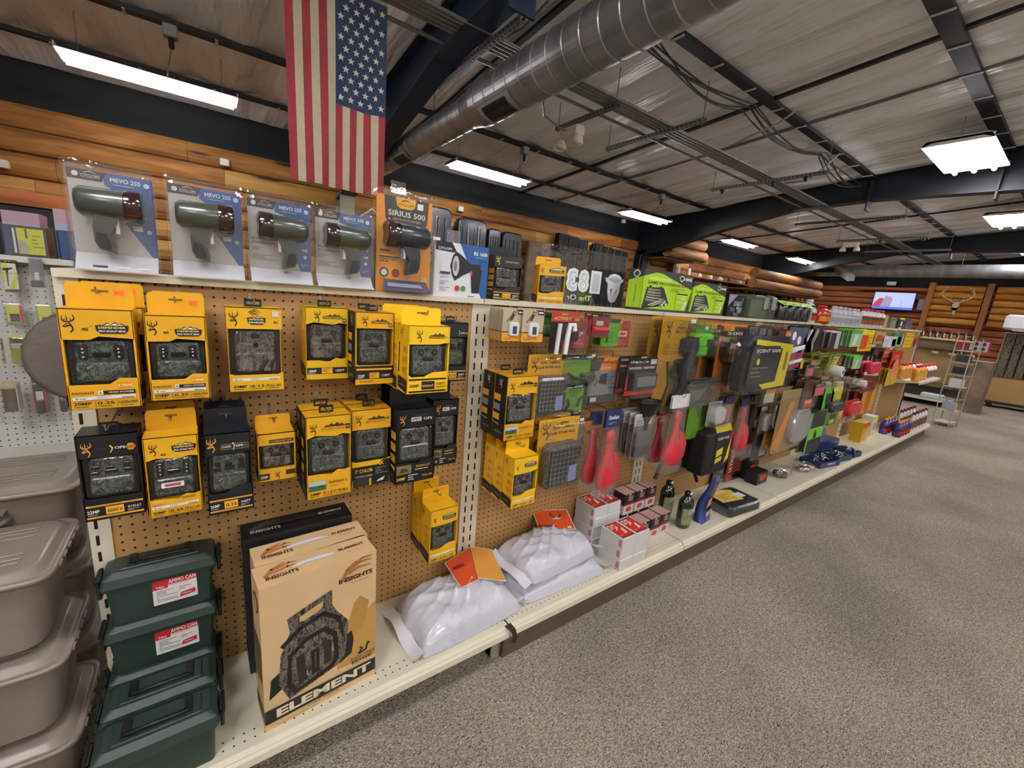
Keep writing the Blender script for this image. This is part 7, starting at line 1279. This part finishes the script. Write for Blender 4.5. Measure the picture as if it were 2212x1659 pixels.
def leftunit():
    wb = holes('white_pegboard', '#c4c6c0', .0254, .003, .4, 'xz', None, .04, '#20201e'); Y = 1.2; cw = M('#c9c6b8', .4)
    t = thing('white_pegboard_unit', 'white perforated display unit with yellow packs, behind the left end of the run', 'shelving unit', (-1.4, Y, 0))
    B().box(0, 0, .3, 1.2, .02, 1.455, wb).obj('pegboard', t); B().box(0, -.06, 1.45, 1.24, .3, 1.475, cw).obj('top_deck', t); B().box(0, -.4, .16, 1.2, 0, .2, cw).obj('base_deck', t); B().box(1.2, -.005, 0, 1.24, .04, 1.45, cw).obj('upright', t); B().box(0, -.25, .62, 1.2, 0, .64, cw).obj('lower_shelf', t)
    yl = '#c9d21e'
    for r, dy, n, c, A, S, nm, lb in (
        ((0, 560, 48, 632), -.06, 1, '#121210', [('p', [(.0, .08), (.88, .1), (.86, .9), (0, .9)], '#d9d8c0'), ('p', [(.3, .1), (.6, .1), (.9, .5), (.9, .7)], yl), ('p', [(.0, .3), (.1, .3), (.4, .9), (.1, .9)], yl), ('s', [(.1, .7), (.35, .72), (.6, .75)], .1, '#15130f'), ('s', [(.3, .7), (.25, .2)], .07, '#15130f')], [], 'sling_pack', 'black-framed yellow pack with a slingshot silhouette, left edge'),
        ((60, 555, 100, 622), -.08, 1, '#a9aaa8', [('r', .3, .1, .6, .5, '#dcdcda')], [('b', .2, .02, .8, .25, .05, '#2c2f30')], 'bagged_part', 'clear bag with a dark part and white tag on the white board'),
        ((8, 652, 56, 703), -.05, 1, '#a8aaa2', [('r', .05, .12, .95, .88, '#cfd03a'), ('r', .78, .1, .97, .85, '#b3202e'), ('r', .2, .15, .75, .5, '#17130f'), ('r', .05, .86, .9, .96, '#d9cdb9')], [], 'yellow_blister', 'yellow blister card with a black part and a red edge'),
        ((76, 655, 118, 706), -.05, 1, '#a8aaa2', [('r', .08, .12, .97, .88, '#cfd64a'), ('p', [(.3, .2), (.95, .2), (.9, .4), (.3, .42)], '#3a1c18'), ('r', .05, .86, .9, .96, '#d9cdb9')], [], 'yellow_blister', 'yellow blister card half hidden by the largest yellow camera box'),
        ((18, 726, 76, 785), -.05, 2, yl, [('r', .03, .55, .97, .95, '#17170f'), ('r', .05, .68, .95, .74, '#c9c9b9'), ('r', .05, .56, .45, .7, '#b9b9a9')], [('c', .6, .2, .13, .03, '#8d8f80')], 'lime_blister', 'bright lime card with a round button battery'),
        ((0, 728, 14, 786), -.07, 1, yl, [('r', 0, .55, .97, .95, '#17170f')], [('c', .5, .2, .4, .03, '#8d8f80')], 'lime_blister', 'bright lime card cut by the left picture edge'),
        ((90, 728, 112, 785), -.05, 1, yl, [('r', .05, .55, .97, .95, '#2a2a26'), ('l', .1, .6, .9, .9, 3, '#b9b9a9')], [], 'lime_blister', 'bright lime card nearest the camera boxes'),
        ((0, 828, 45, 888), -.12, 3, '#6d5c42', [('r', 0, .8, 1, 1, '#c9b98a'), ('r', .9, 0, 1, .9, '#c9c9c4')], [], 'brown_pack', 'brown padded pack with a tan header'),
        ((66, 815, 106, 890), -.05, 2, '#3c3c46', [('r', 0, .8, 1, .84, '#b9b9bc'), ('p', [(0, 0), (.2, 0), (.2, .55), (.0, .55)], '#9a2432'), ('p', [(.8, .0), (1, .0), (1, .75), (.75, .65)], '#9a2432'), ('r', .2, .35, .75, .6, '#d9d9dc')], [('b', .28, .0, .75, .35, .03, '#15161a')], 'pouch_pack', 'grey and maroon blister with a black pouch'),
        ((120, 815, 150, 886), -.05, 1, '#3c3c46', [('r', 0, .8, 1, .84, '#b9b9bc'), ('p', [(0, 0), (.15, 0), (.15, .55), (.0, .55)], '#9a2432'), ('r', .2, .35, .9, .6, '#d9d9dc')], [('b', .28, .0, .95, .35, .03, '#15161a')], 'pouch_pack', 'grey and maroon blister tucked beside the largest camera box')):
        pack(r, Y+dy, lb, nm, nm.replace('_', ' '), c, A, S, n, -.02, far=True, hk=False, shell=.08)
    a = U(2, 485, y=1.14); b_ = U(104, 547, y=1.14); t = thing('clear_case', 'wide clear case with navy end and yellow printed insert on the white unit', 'plastic case', (a.x, 1.14, 1.4755)); w, h = b_.x-a.x, .122
    g = B(); g.box(0, .01, 0, w, .1, h, '#2a2428'); art(g, [('r', 0, .03, .17, .97, '#22345f'), ('r', .3, .08, .93, .92, '#c3c832'), ('r', .2, .1, .26, .9, '#c9c9cc'), ('p', [(.3, .1), (.5, .1), (.56, .3), (.5, .5), (.3, .55)], '#a9a48c'), ('l', .65, .15, .9, .75, 5, '#7d8020'), ('p', [(.5, .6), (.55, .6), (.54, .9), (.49, .9)], '#4a4446')], w, h, .0095, 0); g.obj('printed_insert', t); B().box(-.004, 0, 0, w+.004, .104, h+.004, clear(alpha=.12)).obj('clear_lid', t)
    a = U(118, 490, y=1.14); one(B().box(0, 0, 0, .085, .1, .12, M('#26436b', .25, coat=.5), .008), 'blue_case', 'small glossy blue case on the white unit next to the first spotlight pack', 'plastic case', (a.x, 1.14, 1.4755))
    g = B(); p = U(150, 770, y=.3); g.lathe([(.0, -.004), (.13, -.003), (.145, 0), (.13, .003), (0, .004)], M('#6d6259', .5), (0, 0, 0), 24, 'y'); t = thing('bagged_disc', 'taupe round disc in a clear bag hanging behind the largest yellow camera box', 'bagged disc', (p.x+.05, .28, p.z)); g.obj('round_disc', t)
    B().box(-.2, -.02, -.19, .12, .02, .24, clear(alpha=.12, rough=.15), .01).obj('clear_bag', t)
    hook(p.x+.03, p.z+.22, -.93, 'long steel hook under the bagged taupe disc', 1.2)
leftunit()
def farend():
    # end display seen beyond the run
    tn = holes('tan_panel', '#a98c5a', .0254, .001, .6); ck = M('#5f5548', .6)
    t = thing('end_display', 'brown display unit facing the aisle beyond the end of the run', 'display unit', (12.2, .74, 0), -PI/2)
    B().box(-.25, .0, .45, .85, .05, 1.3, tn).obj('tan_panel', t); B().box(-.3, -.15, 1.12, .9, .02, 1.17, ck).obj('ledge', t); B().box(-.3, -.1, .36, .9, .05, .45, wood('dark_board', '#4a3a2c', '#5f4d3a', '#6d5a44', (1, 1, 4))).obj('lower_rail', t); B().box(-.3, 0, 0, .9, .3, .36, '#2f2418').obj('base_cabinet', t); B().box(-.3, -.12, 1.3, .9, .3, 1.335, cream).obj('top_shelf', t); B().box(-.3, -.3, .1, .9, .0, .14, cream).obj('bottom_shelf', t)
    for i in range(11):
        jug(12.1, .9-i*.1, .17, .035, 'small dark bottle with a red top on the end display', '#2a2a2c', '#c41f3a', ('#c9c9a0',), 'scent_bottle', 'bottle', 'red-topped bottles on the end display', z=1.336)
    for i in range(3): one(B().lathe([(.05, 0), (.06, .03), (.05, .05)], '#c9b98a', (0, 0, 0), 10), 'drawer_knob', 'pale round knob on the dark rail of the end display', 'knob', (12.1, .35-i*.25, 1.02), 0, 'pale knobs on the end display')
    one(B().box(-.25, -.1, 0, .25, .1, .1, M('#cfd6d8', .4), .03), 'folded_bag', 'white and aqua folded package on the bottom shelf of the end display', 'package', (12.0, .1, .141), PI/2)
    # wire rack
    wr = M('#b3ad98', .4, .3); t = thing('wire_rack', 'narrow cream wire display rack with slanted pockets standing past the end of the run', 'wire rack', (9.72, -.33, 0), -.15)
    for x, y in ((-.02, -.1), (-.02, .1), (.3, -.1), (.3, .1)): B().tube([(x, y, 0), (x, y, 1.4)], .008, wr, 6).obj('upright', t)
    for k in range(7):
        g = B(); z = .06+k*.19; g.tube([(-.02, -.1, z), (.3, -.1, z), (.3, .1, z), (-.02, .1, z), (-.02, -.1, z)], .005, wr, 5)
        for q in range(6): g.tube([(-.02+q*.064, -.1, z), (-.02+q*.064, .1, z)], .003, wr, 4)
        g.box(-.02, -.1, z-.002, .3, .1, z+.001, cream) if k in (0, 1, 3) else None; g.obj('wire_pocket', t)
    for k, c in enumerate(('#3a3a40', '#2c2c30', '#c9c9cc', '#4a3430', '#9aa0b4')): one(B().box(-.0, -.08, 0, .1, .08, .11, c, .01), 'boxed_goggles', ('dark boxed item in the second pocket from the top of the wire rack', 'black boxed item in the third pocket from the top of the wire rack', 'pale boxed item in the fourth pocket from the top of the wire rack', 'brown boxed item in the fifth pocket from the top of the wire rack', 'bluish boxed item in the sixth pocket from the top of the wire rack')[k], 'boxed item', (9.8, -.34, 1.03-.19*k+.0), -.15)
    # brown box column, clothes rack
    one(B().box(-.25, -.16, 0, .25, .16, .98, wood('worn_cardboard', '#5a4a3c', '#7a6652', '#8f7a64', (2, 2, 2), False)), 'cardboard_column', 'tall worn brown carton standing between the wire rack and the clothes rack', 'carton', (12.15, -.32, 0))
    t = thing('red_display_card', 'dark red card with four round dials hung beside the clothes rack', 'display card', (12.1, -.12, 1.14), -PI/2+.1); g = B(); g.box(-.2, 0, 0, .25, .01, .22, '#8e2232'); g.box(-.02, -.004, .01, .22, 0, .2, '#b9b0b2'); [g.disc(a, b_, .035, '#2a2426', -.006) for a in (.05, .15) for b_ in (.06, .15)]; g.obj('card', t)
    B().tube([(-.15, .005, .0), (-.15, .005, -.16)], .006, wr).obj('support_post', t)
    t = thing('clothes_rack', 'wheeled rack with a tan panel, full of camouflage trousers, at the right edge', 'clothes rack', (13.5, -.36, 0), -PI/2+.12)
    B().box(0, 0, .14, 1.7, .05, .62, M('#a5824e', .5)).obj('tan_panel', t); B().box(0, .0, .08, 1.7, .5, .14, '#2a2118').obj('base', t); B().tube([(0, .25, 1.54), (1.7, .25, 1.54)], .014, wr).obj('rail', t)
    for x in (.03, 1.67): B().tube([(x, .25, .14), (x, .25, 1.54)], .014, wr).obj('rack_post', t)
    for x in (.1, 1.0, 1.6):
        for y in (.05, .45): B().lathe([(.02, -.02), (.045, -.018), (.045, .018), (.02, .02)], '#15130f', (x, y, .045), 10, 'y').obj('caster', t)
    cm = camo('camo_cloth', ['#1f2519', '#3a4030', '#6a6450', '#2a2c20', '#86806a', '#4a4c38'], 14, .8, (1, 1, .6), 0); d = Matrix.Rotation(-PI/2+.12, 4, 'Z')
    for i in range(12):
        p = d @ Vector((.1+i*.13, .25, 0)); one(B().loft([[(-.05, -.2, z), (.05, -.2, z), (.06+.01*math.sin(z*9+i), .2, z), (-.05, .2, z)] for z in (.64, .9, 1.2, 1.53)], cm), 'camouflage_trousers', 'camouflage trousers hanging on the wheeled rack, one of a tight row', 'trousers', (13.5+p.x, -.36+p.y, 0), -PI/2+.12, 'camouflage trousers on the wheeled rack')
    for i, (x, y, lb) in enumerate(((13.55, -.5, 'white sack slumped on top of the clothes rack'), (13.7, -1.05, 'second white folded sack on top of the clothes rack'), (13.75, -1.6, 'third white folded sack at the right picture edge'))): one(B().box(-.2, -.24, 0, .2, .24, .3, film('#e3e6ea'), .08), 'white_sack', lb, 'sack', (x, y, 1.61), -PI/2+.1+.2*i)
    one(B().box(-.25, -1.35, -.02, .22, .32, .0, '#c9b9a0'), 'rack_top_board', 'pale board on top of the clothes rack carrying the white sacks', 'board', (13.6, -.75, 1.61), .12)
    # log panel, skull, TV
    lg = [wood('bright_log_a', '#a8661c', '#cf8d34', '#dba552', (3, .7, 4)), wood('bright_log_b', '#9a5a18', '#c07c2a', '#d69a48', (3, .6, 4))]
    t = thing('log_siding', 'bright pine log panel framed by posts behind the deer skull', 'wall panel', (19.3, 0, 0))
    for k in range(6): B().lathe([(.1, .78), (.1, 1.9)], lg[k % 2], (0, 0, 1.78+k*.2), 10, 'y').obj('pine_log', t)
    for y in (.68, 1.95): B().box(-.14, y-.07, 1.2, .02, y+.07, 2.95, M('#9a5f2c', .5)).obj('frame_post', t)
    t = thing('log_siding', 'pine log wall part right of the deer skull panel, above the white sacks', 'wall panel', (19.3, 0, 0))
    for k in range(6): B().lathe([(.1, -2.2), (.1, .55)], lg[(k+1) % 2], (0, 0, 1.78+k*.2), 10, 'y').obj('pine_log', t)
    bn = M('#d9d0b9', .6); t = thing('deer_skull', 'white deer skull with curved antlers mounted on the bright log panel', 'skull mount', (19.19, 1.3, 2.2), -PI/2); g = B()
    g.loft([[(x*s_, .0-q*.03, z) for x, z0 in ((1, 0), (.5, 1), (-.5, 1), (-1, 0), (-.5, -1), (.5, -1)) for z in (z0*.02+zz,)] for s_, zz, q in ((.025, -.2, 1), (.04, -.1, 2), (.075, .02, 2), (.085, .1, 1), (.05, .16, 0))], bn, True); g.obj('skull', t)
    for s_ in (-1, 1):
        g = B(); g.tube([(s_*.04, -.04, .14), (s_*.15, -.06, .22), (s_*.3, -.12, .3), (s_*.36, -.18, .42), (s_*.3, -.24, .55), (s_*.2, -.26, .6)], [.018, .018, .016, .014, .01, .004], bn, 7)
        for a, b_ in (((s_*.3, -.12, .3), (s_*.22, -.18, .42)), ((s_*.36, -.18, .42), (s_*.26, -.2, .5)), ((s_*.15, -.06, .22), (s_*.12, -.12, .32))): g.tube([a, b_], [.013, .004], bn, 6)
        g.obj('antler', t)
    t = thing('television', 'wall television showing a figure in a red coat and grey scarf', 'television', (19.2, 2.82, 2.02), -PI/2); B().box(-.55, 0, 0, .55, .06, .6, '#14101c', .01).obj('screen_frame', t)
    g = B(); e = lambda c: M(c, .3, var=0, emit=.4); art(g, [('r', 0, 0, 1, 1, e('#a9b4e6')), ('r', 0, 0, 1, .14, e('#4a6cd0')), ('p', [(.0, .14), (.3, .14), (.3, .6), (.15, .66), (.05, .4)], e('#a8394e')), ('p', [(.2, .14), (.45, .14), (.48, .6), (.4, .8), (.28, .8), (.24, .5)], e('#8d88a3')), ('d', .37, .88, .06, e('#d0a8a8')), ('r', .7, .14, .72, .6, e('#8f9ad0'))], 1.06, .55, -.002, None, .025); g.obj('screen', t)
    one(B().box(-.2, 0, 0, .2, .02, .34, '#8d8a94', .0), 'picture_frame', 'small white framed picture right of the television', 'picture', (19.3, 2.0, 2.08), -PI/2)
    for i, (y, z, lb) in enumerate(((2.9, 2.72, 'shelf log above the television'), (4.2, 2.1, 'lower shelf log left of the television'))): one(B().lathe([(.06, -.9), (.06, .9)], '#9a5530', (0, 0, 0), 10, 'y'), 'shelf_log', 'reddish round '+lb, 'log', (19.3, y, z))
    one(B().box(-.12, -.02, 0, .12, .02, .12, '#b9d0cc'), 'wall_sign', 'small pale green sign above the television', 'sign', (19.28, 3.0, 2.84), -PI/2)
    
farend()
